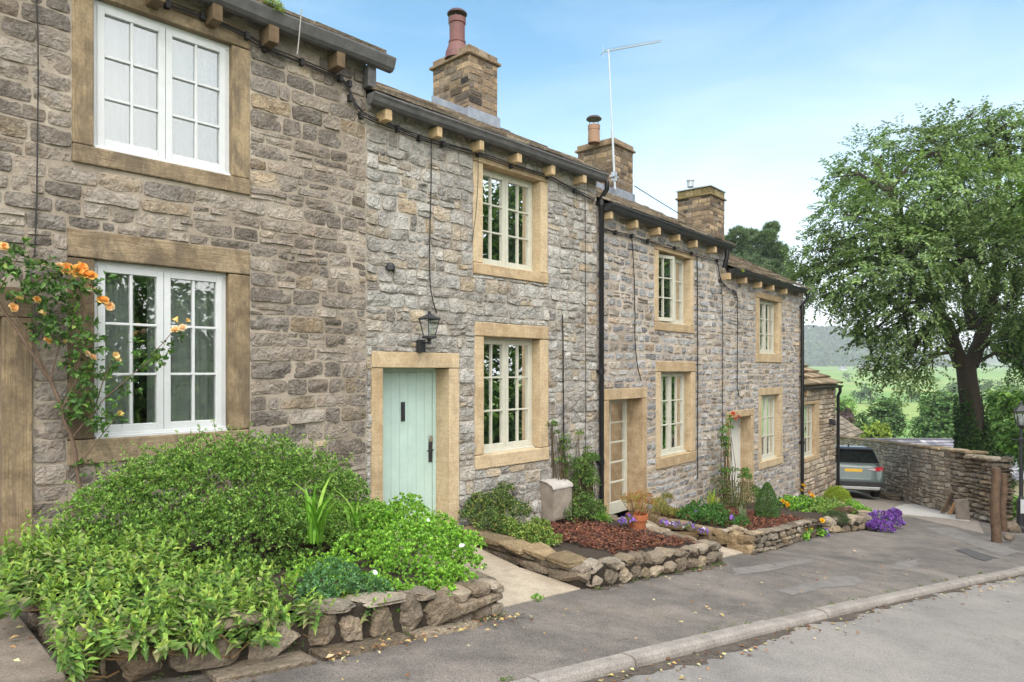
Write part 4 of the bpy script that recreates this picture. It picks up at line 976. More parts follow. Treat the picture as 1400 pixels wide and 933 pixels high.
patch('pavement_patch', [(1262, 722), (1300, 722), (1395, 755), (1370, 760)], M['patch'], .004)
patch('pavement_patch', [(1305, 752), (1322, 750), (1365, 764), (1345, 768)], M['patch_dark'], .008)
patch('driveway', [(1120, 712), (1210, 716), (1240, 706), (1320, 724), (1345, 730), (1330, 700), (1290, 677), (1150, 666), (1100, 676)], M['gravel'], .004)
patch('driveway_apron', [(1215, 697), (1236, 690), (1262, 688), (1306, 692), (1312, 706), (1328, 714), (1290, 709), (1225, 703)], M['conc'], .008)
def slabs(name, quads, hfun, mat, th=.06):
    mb = MB()
    for q in quads:
        P = []
        for dz in (-th, 0):
            for s_, o_ in q:
                p = A.w(s_, o_, 0); P.append((p[0], p[1], g(p)+hfun(s_, o_)+dz))
        mb.hexa(np.array(P), 0, (random.random(),)*3+(1,))
    return mb.build(name, [mat], None, bevel=.008, kind='structure')
slabs('path', [((-.6, 1.64), (.99, 1.64), (.98, 2.36), (-.6, 2.36)), ((-.6, .86), (1.0, .86), (.99, 1.625), (-.6, 1.625)), ((-.6, .02), (1.02, .02), (1.0, .845), (-.6, .845))], lambda s, o: .05+.015*(2.4-o), M['step'], .1)
ph2 = lambda s, o: .014+.17*max(0, (2.4-o))/2.4
slabs('path', [((4.02, 1.75), (5.28, 1.65), (5.32, 2.42), (4.0, 2.5)), ((4.05, .85), (5.42, .85), (5.28, 1.635), (4.02, 1.735)), ((4.3, .06), (5.75, .06), (5.42, .835), (4.06, .835))], ph2, M['flag'], .12)
ph3 = lambda s, o: .014+.14*max(0, (2.3-o))/2.3
slabs('path', [((8.3, 1.6), (9.3, 1.5), (9.3, 2.26), (8.25, 2.3)), ((8.75, .75), (9.55, .75), (9.3, 1.49), (8.35, 1.59)), ((9.0, -.02), (10.4, -.06), (9.6, .74), (8.8, .74))], ph3, M['flag'], .12)
slabs('path', [((12.75, 1.2), (13.5, 1.2), (13.4, 2.0), (12.72, 2.05)), ((13.0, .4), (14.0, .4), (13.5, 1.19), (12.8, 1.19))], lambda s, o: .015, M['flag'], .1)

M['dirt'] = m_ground('gutter_grit', (.06, .05, .042), (.13, .11, .09), 14, 1.0)
def dirt(s_rng, of, wf, h, seed):
    r_ = np.random.default_rng(seed); ss = np.arange(*s_rng, .05); P = []
    for s_ in ss:
        o_ = of(s_); w1 = max(wf*(.55+.5*vnoise(np.array([s_*1.7, seed]))+.45*vnoise(np.array([s_*9, seed])))+r_.normal(0, .008), .006); row = []
        for o2 in (o_, o_+w1): q = A.w(s_, o2, 0); row.append((q[0], q[1], g(q)+h))
        P.append(row)
    mb = MB(); mb.grid(np.array(P), 0); return mb.build('kerbside_grit' if h < 0 else 'path_edge_grit', [M['dirt']], None, kind='structure')
dirt((-1, 20), lambda s: kerb_off(s)+.13, .15, -.0545, 3)
dirt((1.2, 4.0), lambda s: 2.66, .16, .0045, 4); dirt((5.4, 8.25), lambda s: 2.48, .10, .0045, 5); dirt((9.35, 12.6), lambda s: 2.36-.1*(s-9.35), .10, .0045, 6)
# ================================================================== RAISED BEDS
BD = 'raised stone beds along the cottages'
def soil(parent, s_rng, o_rng, h, tint, seed, ns=40, no=24, mulch=None):
    oo = np.linspace(*o_rng, no); P = np.zeros((ns, no, 3))
    for i, f_ in enumerate(np.linspace(0, 1, ns)):
        for j, o_ in enumerate(oo):
            sa_, sb_ = [(np.interp(o_, *q_) if isinstance(q_, tuple) else q_) for q_ in s_rng]; s_ = sa_+(sb_-sa_)*f_
            q = A.w(s_, o_, 0); P[i, j] = (q[0], q[1], g(q)+h+.025*fbm(np.array([s_*6, o_*6, seed]), seed, 3))
    mb = MB(); mb.grid(P, 0, tint); return mb.build('soil', [M['soil']], parent, smooth=True)
SO = (.055, .042, .032, 1)
b1 = thing('raised_bed', gp(2.6, 1.4), 'large raised bed of big mossy stones overflowing with green shrubs, nearest to the camera', 'raised bed', BD)
mb = MB(); rubble(mb, [gp(1.15, 2.4), gp(1.6, 2.5), gp(2.6, 2.56), gp(3.5, 2.58)], lambda t: .30+.04*math.sin(t*5), .26, (.16, .5), (.11, .27), 5, 4.0, .3, tintr=(0, .7), n=9)
mb.build('dry_stone_wall', [M['rock'], M['soil']], b1)
mb = MB(); rubble(mb, [gp(3.45, 2.6), gp(3.97, 2.52)], .27, .24, (.2, .36), (.085, .1), 6, 7.0, .09, tintr=(.2, .6), n=6); mb.build('bed_end_wall', [M['rock'], M['soil']], b1); mb = MB(); rubble(mb, [gp(3.98, 2.45), gp(3.9, 1.6), gp(4.1, .2)], .27, .22, (.2, .4), (.09, .13), 7, 6., .12, tintr=(.1, .7)); mb.build('bed_end_wall', [M['rock'], M['soil']], b1); mb = MB()
rubble(mb, [gp(1.1, 2.3), gp(1.12, 1.2), gp(1.3, .1)], .26, .2, (.2, .4), (.11, .15), 8, 5., .14, tintr=(.1, .6))
mb.build('bed_end_wall', [M['rock'], M['soil']], b1)
mb = MB()
for s0_, s1_ in ((1.6, 2.2), (2.25, 2.95), (3.0, 3.6)):
    P = []
    for dz in (-.06, .035):
        for s_, o_ in ((s0_, 2.5), (s1_, 2.5), (s1_, 2.78+random.uniform(-.04, .04)), (s0_, 2.78+random.uniform(-.04, .04))): q = A.w(s_, o_, 0); P.append((q[0], q[1], g(q)+dz))
    mb.hexa(np.array(P), 0, (random.random(), .4, 0, 1))
mb.build('footing_stone', [M['rock']], b1, bevel=.012)
soil(b1, (1.15, 3.95), (0.0, 2.45), .24, SO, 1)
b2 = thing('raised_bed', gp(6.9, 1.3), 'raised bed with rounded rubble front and red brown bark mulch, below the mint cottage windows', 'raised bed', BD)
mb = MB(); rubble(mb, [gp(5.42, 2.42), gp(6.2, 2.40), gp(7.2, 2.42), gp(8.2, 2.36)], lambda t: .27+.03*math.sin(t*4), .22, (.11, .34), (.09, .18), 15, 4.5, .28, tintr=(.1, 1), n=8)
mb.build('dry_stone_wall', [M['rock'], M['soil']], b2)
mb = MB(); rubble(mb, [gp(5.55, .5), gp(5.47, 1.4), gp(5.36, 2.42)], .17, .2, (.3, .5), (.085, .1), 16, 9.0, .06, base=.05, tintr=(.1, .5), n=6); mb.build('bed_end_wall', [M['rock'], M['soil']], b2)
mb = MB(); rubble(mb, [gp(5.56, .45), gp(5.46, 1.4), gp(5.37, 2.3)], .07, .27, (.32, .55), (.065, .07), 17, 8.0, .08, base=.215, tintr=(.0, .4), n=6); mb.build('coping_stones', [M['cope'], M['soil']], b2)
mb = MB(); rubble(mb, [gp(8.18, 2.32), gp(8.65, 1.2), gp(8.95, .15)], .24, .2, (.25, .45), (.1, .13), 18, 7.0, .1, tintr=(.1, .5)); mb.build('bed_end_wall', [M['rock'], M['soil']], b2)
soil(b2, (5.5, ([.1, 2.36], [8.95, 8.16])), (0.0, 2.36), .19, SO, 2)
b3 = thing('raised_bed', gp(11, 1.2), 'raised bed of squared sandstone holding a clipped cone bush and geraniums', 'raised bed', BD)
mb = MB(); rubble(mb, [gp(9.36, 2.3), gp(10.4, 2.26), gp(11.5, 2.12), gp(12.6, 2.0)], .30, .2, (.12, .36), (.06, .12), 25, 6.0, .2, tintr=(.1, .85)); mb.build('dry_stone_wall', [M['rock'], M['soil']], b3)
mb = MB(); rubble(mb, [gp(10.4, -.1), gp(9.64, .9), gp(9.5, 1.6), gp(9.34, 2.32)], .27, .2, (.4, .6), (.12, .14), 26, 10.0, .05, tintr=(.1, .4)); mb.build('bed_end_wall', [M['cope'], M['soil']], b3)
soil(b3, (([-.2, .9, 2.3], [10.45, 9.64, 9.38]), 12.9), (-.2, 2.2), .22, SO, 3)
b4 = thing('raised_bed', gp(14.5, 1.4), 'low rockery bed of rough stones beside the driveway, purple flowers spilling over its end', 'raised bed', BD)
mb = MB(); rubble(mb, [gp(13.45, 1.98), gp(14.3, 2.1), gp(15.2, 2.15), gp(15.9, 1.9)], .3, .26, (.18, .45), (.1, .2), 35, 5.0, .2, tintr=(.2, 1)); rubble(mb, [gp(15.85, 1.95), gp(17, 1.2), gp(18.2, .4)], .3, .3, (.2, .5), (.1, .2), 36, 5., .2, tintr=(.2, 1)); mb.build('dry_stone_wall', [M['rock'], M['soil']], b4)
soil(b4, (13.4, 17), (-.4, 2.0), .2, SO, 4)
# bark mulch: loose chips, uncountable
def chips(name, regs, n, label, seed):
    r_ = np.random.default_rng(seed); C_ = []
    for (s0_, s1_, o0_, o1_, h_) in regs:
        k = n//len(regs); q = A.w(r_.uniform(s0_, s1_, k), r_.uniform(o0_, o1_, k), 0)
        e = np.minimum(1, np.minimum(np.minimum((q-A.O)@A.d-s0_, s1_-(q-A.O)@A.d), np.minimum((q-A.O)@A.n-o0_, o1_-(q-A.O)@A.n))/.25+r_.normal(0, .25, k)); keep = e > .15; q = q[keep]
        q[:, 2] = g(q)+h_+.03*fbm(q*np.array([7, 7, 0]), 3, 2)+r_.uniform(0, .03, len(q)); C_.append(q)
    q = np.concatenate(C_); k = len(q); mb = MB(); D = rdir(k, r_); D[:, 2] *= .35
    leaves(mb, q, D, norm(rdir(k, r_)*.5+np.array([0, 0, 1])), r_.uniform(.025, .075, k), .38, 0, pal(k, [(.16, .06, .035), (.11, .042, .028), (.22, .10, .06), (.07, .035, .026)], None, .2, r_), .06, .05, True)
    o = mb.build(name, [M['chip']], None, kind='stuff', label=label)
chips('bark_mulch', [(6.35, 8.15, .35, 2.15, .215)], 7500, 'red brown bark chips spread over the raised bed', 41)
chips('bark_mulch', [(9.9, 13.0, .2, 2.1, .24)], 9500, 'dark red bark chips around the clipped cone bush', 42)

# ================================================================== PLANTS IN THE BEDS
def Apt(px, py, off): s_, z_ = A.pix(px, py, off); return A.w(s_, off, z_)
def lobe(px, py, off, rpx, sq=.85):
    c = Apt(px, py, off); r_ = rpx*c[1]/930; return (c, (r_, r_, r_*sq))
def along(pts, n, rpx, jit=2.0, seed=1):
    r_ = np.random.default_rng(seed); P = np.array(pts, float); t = np.sort(r_.uniform(0, len(P)-1, n)); q = np.stack([np.interp(t, range(len(P)), P[:, k]) for k in range(3)], 1)
    return [(x+r_.normal(0, jit), y+r_.normal(0, jit), o+r_.uniform(0, .05), rpx*r_.uniform(.5, 1.4)) for x, y, o in q]
def plant(name, label, cat, lobes, n, L, W, cols, w=None, group=None, stems=True, stemcol=(.10, .075, .04, 1), base_h=.2, seed=1, nst=3, build=True, **kw):
    lb = [lobe(*l) for l in lobes]; cx = mean(*[l[0] for l in lb]); bz = g(cx)+base_h
    root = thing(name, (cx[0], cx[1], bz), label, cat, group)
    if stems:
        mb = MB(); r_ = np.random.default_rng(seed)
        for c, rad in lb:
            for k in range(nst):
                b0_ = np.array([c[0]+(cx[0]-c[0])*.35+r_.normal(0, .05), c[1]+(cx[1]-c[1])*.35+r_.normal(0, .05), 0]); b0_[2] = min(g(b0_)+base_h-.05, c[2]-.05)
                e_ = c+rdir(1, r_)[0]*np.array(rad)*.7; m_ = (b0_+e_)/2+r_.normal(0, .04, 3); mb.tube([b0_, m_, e_], [.009, .007, .003], 5, 0, stemcol, cap=False)
        mb.build('stem', [M['stemmat']], root)
    mb = MB(); bush(mb, lb, n, L, W, cols, w, seed=seed, **kw); mb.build('foliage', [M['leaf']], root)
    return root, lb
def petal_ring(mb, c, N, k, r, wd, lift, cup, col_, a0, r_):
    N = norm(N); u = norm(np.cross(N, [.3, .2, 1.0])); v = np.cross(N, u)
    for i in range(k):
        a = a0+i*2*math.pi/k+r_.normal(0, .12); o = math.cos(a)*u+math.sin(a)*v; t = np.cross(N, o); rr = r*r_.uniform(.85, 1.12); P = np.zeros((4, 4, 3))
        for x, q in enumerate((0, .4, .78, 1.0)):
            for y, e in enumerate((-1, -.4, .4, 1)):
                w_ = wd*rr*(.35, .95, 1.0, .62)[x]*e; h_ = lift*rr*q-cup*rr*max(q-.5, 0)**2*2+.22*rr*e*e*q
                P[x, y] = c+o*rr*q*(1-.12*e*e)+t*w_+N*h_+r_.normal(0, .02*rr, 3)
        mb.grid(P, 0, pal(1, [col_], None, .07, r_)[0])
def blooms(root, pts, r, cols, name='blossom', petals=6, each=True, seed=1, centre=(.6, .35, .05)):
    """each flower is a small cup of petals"""
    r_ = np.random.default_rng(seed); one = MB(); 
    for i, p in enumerate(pts):
        mb = MB() if each else one; rr = r*r_.uniform(.75, 1.2); N = norm(np.array([A.n[0]*.8, A.n[1]*.8, .5])+r_.normal(0, .35, 3))
        u = norm(np.cross(N, [0, 0, 1.0])); v = np.cross(N, u); c = cols[r_.integers(len(cols))]
        if rr > .03:
            for ring, (k, sc_, wd_, lift, cup) in enumerate(((5, 1, .62, .18, .35), (5, .82, .6, .55, .3), (5, .6, .55, .95, .1), (4, .38, .6, 1.5, 0))):
                petal_ring(mb, np.asarray(p), N, k, rr*sc_, wd_, lift, cup, np.array(c)*(1, 1-.1*ring, 1-.16*ring), ring*.6, r_)
        else: petal_ring(mb, np.asarray(p), N, petals if each else 4, rr, .5, .4 if name != 'bud' else 1.6, .2, np.array(c), r_.uniform(0, 3), r_)
        if each: mb.build(name, [M['petal']], root)
    if not each: one.build(name, [M['petal']], root)
DG = [(.075, .145, .033), (.12, .215, .046), (.175, .29, .062), (.24, .37, .085), (.045, .09, .024)]
DG = [tuple(x*1.4 for x in c) for c in DG]
YG = [(.13, .25, .045), (.21, .35, .055), (.31, .43, .075), (.07, .15, .03), (.34, .37, .16)]
YG = [tuple(x*1.25 for x in c) for c in YG]
LG = [(.16, .34, .05), (.24, .45, .065), (.33, .54, .08), (.09, .21, .035)]
LG = [tuple(x*1.12 for x in c) for c in LG]
BG = [(.06, .14, .055), (.09, .19, .08), (.04, .09, .04)]
BG = [tuple(x*1.8 for x in c) for c in BG]
plant('cotoneaster', 'big dense dark green small-leaved shrub mounded under the white ground floor window', 'shrub',
      [(150, 700, .7, 55), (215, 668, .7, 62), (285, 655, .75, 68), (355, 650, .7, 68), (415, 665, .6, 62), (185, 745, 1.0, 62), (265, 730, 1.1, 76), (350, 722, 1.1, 76), (425, 735, 1.0, 68), (475, 730, .6, 55), (110, 745, .6, 45), (310, 790, 1.4, 55), (400, 795, 1.4, 50), (465, 680, .45, 40), (500, 720, .3, 36)],
      88000, .026, .55, DG, [3, 4, 4, 2, 2], seed=3, inner=.3, clump=6, nst=4, droop=.05, simple=True)
HYL = [(25, 790, 1.3, 48), (85, 797, 1.5, 52), (150, 812, 1.8, 52), (220, 815, 2.0, 50), (290, 820, 2.15, 48), (350, 832, 2.25, 44), (35, 830, 1.6, 38), (110, 850, 2.1, 42), (185, 855, 2.4, 42), (250, 858, 2.5, 42), (315, 862, 2.55, 36), (120, 900, 2.55, 34), (165, 885, 2.6, 30), (385, 855, 2.5, 28), (65, 760, 1.0, 40), (200, 780, 1.5, 45), (110, 925, 2.6, 26), (220, 880, 2.65, 22), (330, 880, 2.65, 16), (490, 850, 2.62, 18), (270, 885, 2.65, 22), (300, 875, 2.66, 26), (240, 885, 2.68, 22), (360, 872, 2.64, 24), (200, 895, 2.66, 22), (420, 858, 2.6, 22)]
def shoots(mb, lobes, dens, L, seed, cols, tip):
    r_ = np.random.default_rng(seed)
    for c, rad in lobes:
        k = max(int(dens*(rad[0]/.25)**2), 4); P, Nn = ell_pts(k, c, np.array(rad)*.8, .35, r_, -.15)
        ax = norm(Nn*.7+np.array([0, 0, .75])+rdir(k, r_)*.3); ln = r_.uniform(.10, .2, k); br = 1+r_.normal(0, .14, k)
        for j in range(6):
            t = j/5; q = P+ax*(ln*t)[:, None]; u = norm(np.cross(ax, rdir(k, r_) if j == 0 else u0)); u0 = u if j else norm(np.cross(ax, u)); u = u if j % 2 else u0
            for sg in (-1, 1):
                D = norm(u*sg*(1-.55*t**2)+ax*(.15+1.0*t**2)-np.array([0, 0, .25*(1-t)])); lf = L*(1.05-.5*t)*r_.uniform(.75, 1.2, k)
                tt = pal(k, cols if t < .75 else tip, None, .13, r_); tt[:, :3] *= br[:, None]
                leaves(mb, q, D, norm(ax+rdir(k, r_)*.25), lf, .42, 0, np.clip(tt, .003, .9), .08, .25)
            u0 = norm(np.cross(ax, u0))
HYB = [lobe(*l) for l in HYL]; hc_ = mean(*[l[0] for l in HYB])
HY_ = thing('hypericum', (hc_[0], hc_[1], float(g(hc_))+.2), 'yellow green long-leaved shrub trailing over the mossy bed wall at the front', 'shrub')
mb = MB(); shoots(mb, HYB, 56, .082, 4, [(.12, .225, .048), (.165, .29, .06), (.225, .36, .075), (.08, .16, .035), (.3, .33, .14)], [(.22, .37, .07), (.31, .42, .08), (.24, .38, .07)]); mb.build('foliage', [M['leaf']], HY_)
mb = MB(); r_ = np.random.default_rng(4)
for c, rad in HYB:
    for k in range(5):
        b0_ = np.array([c[0]+(hc_[0]-c[0])*.2+r_.normal(0, .06), c[1]+(hc_[1]-c[1])*.2+r_.normal(0, .06), 0]); b0_[2] = min(float(g(b0_))+.18, c[2]-.04); mb.tube([b0_, (b0_+c)/2+r_.normal(0, .03, 3), c+rdir(1, r_)[0]*rad*.8], [.006, .005, .002], 5, 0, (.16, .10, .045, 1), cap=False)
mb.build('stem', [M['stemmat']], HY_)
co_ = bpy.data.objects['cotoneaster']
mb, mf = MB(), MB(); r_ = np.random.default_rng(12)
for l in [(150, 690, .7, 55), (215, 660, .7, 62), (285, 645, .75, 68), (355, 640, .7, 68), (415, 655, .6, 62), (265, 720, 1.1, 76), (350, 715, 1.1, 76), (425, 725, 1.0, 68), (475, 720, .6, 55)]:
    c, rad = lobe(*l); P, Nn = ell_pts(34, c, rad, .9, r_, .0)
    for p_, n_ in zip(P, Nn):
        ln = r_.uniform(.08, .24); d_ = norm(n_*.7+rdir(1, r_)[0]*.6+np.array([0, 0, .5])); t = np.linspace(0, 1, 6)[:, None]; Q = p_-d_*.05+d_*ln*t-np.array([0, 0, .09])*t**2*r_.uniform(0, 1); mb.tube(Q, np.linspace(.0022, .001, 6), 4, 0, (.13, .10, .05, 1), cap=False)
        m = int(ln*95); tt = r_.uniform(.2, 1, m)[:, None]; q = p_-d_*.05+d_*ln*tt-np.array([0, 0, .05])*tt**2; leaves(mf, q, norm(rdir(m, r_)+d_*.5), norm(rdir(m, r_)+[0, 0, 1]), .022*r_.uniform(.6, 1.3, m), .55, 0, pal(m, [c_ for c_ in DG[1:4]], None, .15, r_), .1, .1, True)
mb.build('twig', [M['stemmat']], co_, kind='stuff'); mf.build('shoot_leaves', [M['leaf']], co_)
plant('geranium', 'lime green mound of small divided leaves in front of the mint door', 'plant',
      [(440, 800, 2.0, 48), (500, 780, 1.8, 58), (560, 765, 1.65, 58), (605, 755, 1.6, 45), (628, 775, 1.9, 34), (520, 825, 2.25, 40), (465, 838, 2.35, 36), (590, 800, 2.15, 42), (612, 800, 2.25, 32), (505, 708, .5, 30), (532, 718, .8, 32), (470, 715, .9, 34), (545, 735, 1.2, 52), (500, 730, 1.0, 46), (590, 735, 1.1, 40), (555, 700, .6, 28), (640, 745, 1.6, 22), (560, 822, 2.5, 26), (600, 812, 2.52, 24), (525, 842, 2.55, 22), (630, 792, 2.45, 20)],
      42000, .026, .75, LG, [3, 4, 3, 2], seed=5, inner=.6, clump=8, up=.7, droop=.1, nst=3)
gr, _ = plant('blue_geranium', 'bluish green feathery mound hanging over the bed wall', 'plant', [(455, 800, 2.3, 40), (480, 835, 2.42, 34), (430, 822, 2.35, 30), (505, 815, 2.4, 30)], 5000, .024, .5, BG+[(.10, .22, .07)], seed=6, inner=.6, clump=6)
blooms(gr, [Apt(474, 776, 2.2), Apt(620, 801, 2.45), Apt(455, 838, 2.5), Apt(585, 712, 1.5), Apt(632, 747, 2.0), Apt(512, 783, 2.3)], .022, [(.75, .75, .78)], seed=2)
def blades(mb, c, n, L, W, cols, spread=.6, seed=1, up=1.0):
    r_ = np.random.default_rng(seed)
    for i in range(n):
        a = r_.uniform(0, 6.283); d = np.array([math.cos(a), math.sin(a), 0])*spread*r_.uniform(.2, 1); l = L*r_.uniform(.6, 1.15); p0 = np.asarray(c)+r_.normal(0, .03, 3)*[1, 1, 0]
        k = 7; t = np.linspace(0, 1, k); bend = r_.uniform(.3, 1.1)
        ctr = p0+t[:, None]*l*np.array([0, 0, up])+d*l*(t**2*bend)[:, None]-np.array([0, 0, 1])*(t**3*bend*.45*l)[:, None]
        sd = norm(np.cross(d+1e-5, [0, 0, 1.0])); w_ = W*np.array([.5, .9, 1, .95, .8, .5, .05])
        P = np.stack([ctr+sd*w_[:, None], ctr+np.array([0, 0, -.15*W]), ctr-sd*w_[:, None]], 1); mb.grid(P, 0, pal(1, cols, None, .15, r_)[0])
def blade_plant(name, label, px, py, off, n, L, W, cols, seed, base_h=.22, spread=.6, up=1.0):
    c = Apt(px, py, off); c[2] = max(g(c)+base_h, c[2]); mb = MB(); blades(mb, c, n, L, W, cols, spread, seed, up)
    r = thing(name, c, label, 'plant'); mb.build('leaf_blade', [M['leaf']], r); return r
GB = [(.2, .42, .05), (.28, .5, .07), (.15, .33, .04)]
GB = [tuple(x*.95 for x in c) for c in GB]
blade_plant('montbretia', 'clump of broad bright green blades rising from the dark shrub', 430, 742, 1.5, 22, .62, .016, GB, 31, .25, 1.15)
blade_plant('montbretia', 'bright green blades beside the left jamb of the mint door', 485, 735, 1.3, 14, .5, .014, GB, 32, .2, 1.0)
blade_plant('ornamental_grass', 'tuft of thin green grass in front of the mint door', 588, 730, .9, 60, .34, .005, [(.16, .34, .05), (.24, .42, .09)], 33, .15, .55)
blade_plant('montbretia', 'single tall bright green blade above the dark shrub', 375, 660, .8, 3, .3, .015, GB, 34, .25, .3)
# second bed
VG = [(.07, .13, .04), (.12, .21, .05), (.33, .36, .10), (.38, .33, .09), (.05, .09, .035)]
plant('euonymus', 'dark green shrub with golden tips against the pale stone under the lower window', 'shrub', [(655, 708, .4, 26), (680, 690, .25, 24), (700, 705, .4, 28), (672, 722, .7, 26), (655, 690, .15, 18), (690, 672, .1, 14)], 9000, .03, .5, VG, [4, 4, 1.5, 1.2, 3], seed=7, inner=.4, clump=4)
plant('variegated_euonymus', 'low yellow and green variegated shrub spilling to the sandstone coping', 'shrub', [(700, 730, .9, 20), (725, 738, 1.2, 24), (745, 742, 1.4, 20), (735, 725, .9, 18), (690, 722, .7, 18)], 6500, .03, .55, [(.16, .29, .06), (.22, .32, .06), (.42, .42, .13), (.07, .13, .03)], [3, 3, 2, 2], seed=8, inner=.5, clump=4)
plant('jasmine', 'loose leafy climber growing between the meter box and the black downpipe', 'climber', [(795, 690, .25, 22), (800, 660, .15, 20), (790, 640, .12, 16), (785, 705, .3, 20), (812, 700, .3, 18)]+along([(790, 680, .15), (775, 640, .1), (768, 610, .08), (756, 580, .06)], 14, 6, 4, 5)+along([(805, 660, .1), (806, 635, .08), (798, 600, .06)], 12, 6, 4, 6)+along([(782, 660, .15), (800, 640, .1), (812, 625, .08)], 10, 7, 4, 7), 8200, .034, .5, [(.10, .2, .05), (.13, .24, .06), (.05, .1, .03), (.24, .33, .08)], seed=9, inner=.3, clump=3)
plant('spurge', 'small bright green plant at the foot of the glazed door jamb', 'plant', [(818, 708, .35, 12), (828, 712, .4, 9)], 700, .03, .5, LG, seed=10, inner=.3)
# terracotta pot
pc = Apt(871, 712, .95); pr_ = 14*pc[1]/930
PT = thing('terracotta_pot', (pc[0], pc[1], pc[2]-.16), 'terracotta pot by the glazed door', 'pot')
mb = MB(); mb.lathe((pc[0], pc[1], pc[2]-.16), [(.001, 0), (pr_*.72, 0), (pr_*.92, .17), (pr_*.92, .175), (pr_*1.05, .18), (pr_*1.08, .26), (pr_*.96, .262), (pr_*.9, .2), (.001, .2)], 24); mb.build('body', [M['terra']], PT, smooth=False)
plant('potted_shrub', 'orange leaved shrub growing in the terracotta pot', 'shrub', [(868, 688, .95, 17), (880, 682, .9, 14), (858, 684, .95, 11), (874, 698, .98, 10), (890, 690, .9, 9)], 1500, .035, .3, [(.45, .18, .07), (.4, .28, .07), (.3, .1, .05), (.3, .33, .08)], seed=11, inner=.2, base_h=.3)
plant('golden_grass', 'soft golden leafy tuft right of the terracotta pot', 'plant', [(905, 700, .6, 14), (918, 706, .6, 14), (900, 690, .4, 10), (930, 708, .5, 12), (912, 682, .3, 8)], 2400, .05, .14, [(.36, .32, .09), (.25, .25, .07), (.42, .38, .14), (.14, .17, .05)], seed=12, inner=.2, up=.8)
PU = [(.24, .11, .50), (.32, .17, .6), (.2, .09, .42)]
def mat_plant(name, label, lobes, n, cols, seed, fl, flr=.016, nfl=60, group=None):
    r, lb = plant(name, label, 'flowering plant', lobes, n, .022, .5, [(.10, .17, .06), (.16, .24, .09)], seed=seed, inner=.4, stems=False, group=group)
    r_ = np.random.default_rng(seed+100); pts = []
    for c, rad in lb:
        p, _ = ell_pts(max(nfl//len(lb), 1), c, np.array(rad)*1.06, .93, r_, -.1); pts += list(p)
    blooms(r, pts, flr, fl, each=False, seed=seed); r.children[-1].name = 'flower_heads'
    return r
mat_plant('aubrieta', 'small purple flowered cushion in front of the terracotta pot', [(858, 712, 1.05, 9), (850, 715, 1.1, 6)], 260, None, 51, PU, .018, 60)
mat_plant('aubrieta', 'strip of purple and white flowers along the far edge of the mulched bed', [(925, 719, 1.2, 7), (943, 722, 1.35, 9), (908, 716, 1.1, 6), (962, 728, 1.6, 7)], 500, None, 52, PU+[(.7, .7, .72)], .018, 110)
# third bed
plant('cranesbill', 'leafy green geranium mound with a few mauve flowers behind squared sandstone', 'plant', [(945, 708, 1.0, 18), (970, 712, 1.3, 18), (995, 716, 1.6, 16), (1012, 716, 1.8, 12), (955, 698, .8, 15), (980, 702, 1.0, 14)], 5200, .032, .7, [(.07, .19, .045), (.11, .25, .05), (.05, .13, .03)], seed=13, inner=.5, clump=4, up=.6)
blooms(bpy.data.objects['cranesbill'], [Apt(1000, 706, 1.7), Apt(951, 700, 1.1), Apt(1003, 710, 1.75), Apt(998, 709, 1.7)], .03, [(.3, .13, .5)], seed=8)
blade_plant('daylily', 'fan of arching yellow green leaves in the squared sandstone bed', 975, 700, .8, 34, .45, .014, [(.33, .42, .06), (.42, .48, .09), (.2, .34, .05)], 35, .2, .8)
plant('hebe', 'mixed variegated bush at the foot of the climbing red rose', 'shrub', [(990, 680, .2, 20), (1005, 672, .1, 18), (1018, 684, .2, 18), (1000, 694, .35, 18), (985, 662, .1, 14), (1022, 668, .1, 13), (1010, 690, .3, 14)], 4200, .035, .4, [(.10, .15, .05), (.17, .21, .07), (.28, .27, .12), (.06, .09, .03), (.2, .13, .09)], seed=14, inner=.4, clump=3)
rr, lb = plant('climbing_rose', 'slender climbing rose with red blooms left of the pale grey door', 'climber', along([(990, 690, .1), (991, 650, .05), (990, 610, .05), (994, 585, .05), (1001, 572, .03)], 30, 5, 2.2, 3)+along([(1003, 640, .05), (1015, 648, .08), (1027, 658, .1), (1038, 680, .15)], 16, 5.5, 2, 4), 2100, .045, .6, [(.11, .24, .05), (.17, .31, .06), (.08, .16, .04)], seed=15, inner=.1, nst=1)
blooms(rr, [Apt(1006, 572, .0), Apt(1002, 566, .0), Apt(993, 582, .05), Apt(1010, 570, 0), Apt(998, 570, 0)], .045, [(.6, .12, .08), (.65, .16, .1)], seed=3)
def cone_bush():
    b_ = Apt(1049, 707, 1.35); H = 47*b_[1]/930; r0 = 14.5*b_[1]/930; r_ = np.random.default_rng(4); n = 7000
    t = r_.random(n)**1.35; a = r_.uniform(0, 6.283, n); prof = np.interp(t, [0, .08, .3, .65, .9, 1], [.8, 1.0, 1.0, .66, .3, .05])
    rad = r0*prof*(1+.07*r_.normal(0, 1, n))*(1-.35*(r_.random(n) < .3)*r_.random(n)); P = np.stack([b_[0]+rad*np.cos(a), b_[1]+rad*np.sin(a), b_[2]+t*H], 1)
    Nn = norm(np.stack([np.cos(a), np.sin(a), np.full(n, .3)], 1)); mb = MB()
    leaves(mb, P, norm(Nn+rdir(n, r_)*.9), Nn, .024*r_.uniform(.7, 1.2, n), .6, 0, pal(n, [(.08, .17, .04), (.13, .24, .06), (.05, .11, .03)], None, .15, r_))
    rt = thing('box_cone', b_, 'clipped cone-shaped box bush in the squared sandstone bed', 'topiary'); mb.build('foliage', [M['leaf']], rt); mb = MB(); mb.tube([b_-[0, 0, .05], b_+[0, 0, H*.8]], .02, 6, 0, (.1, .08, .05, 1)); mb.build('stem', [M['stemmat']], rt)
cone_bush()
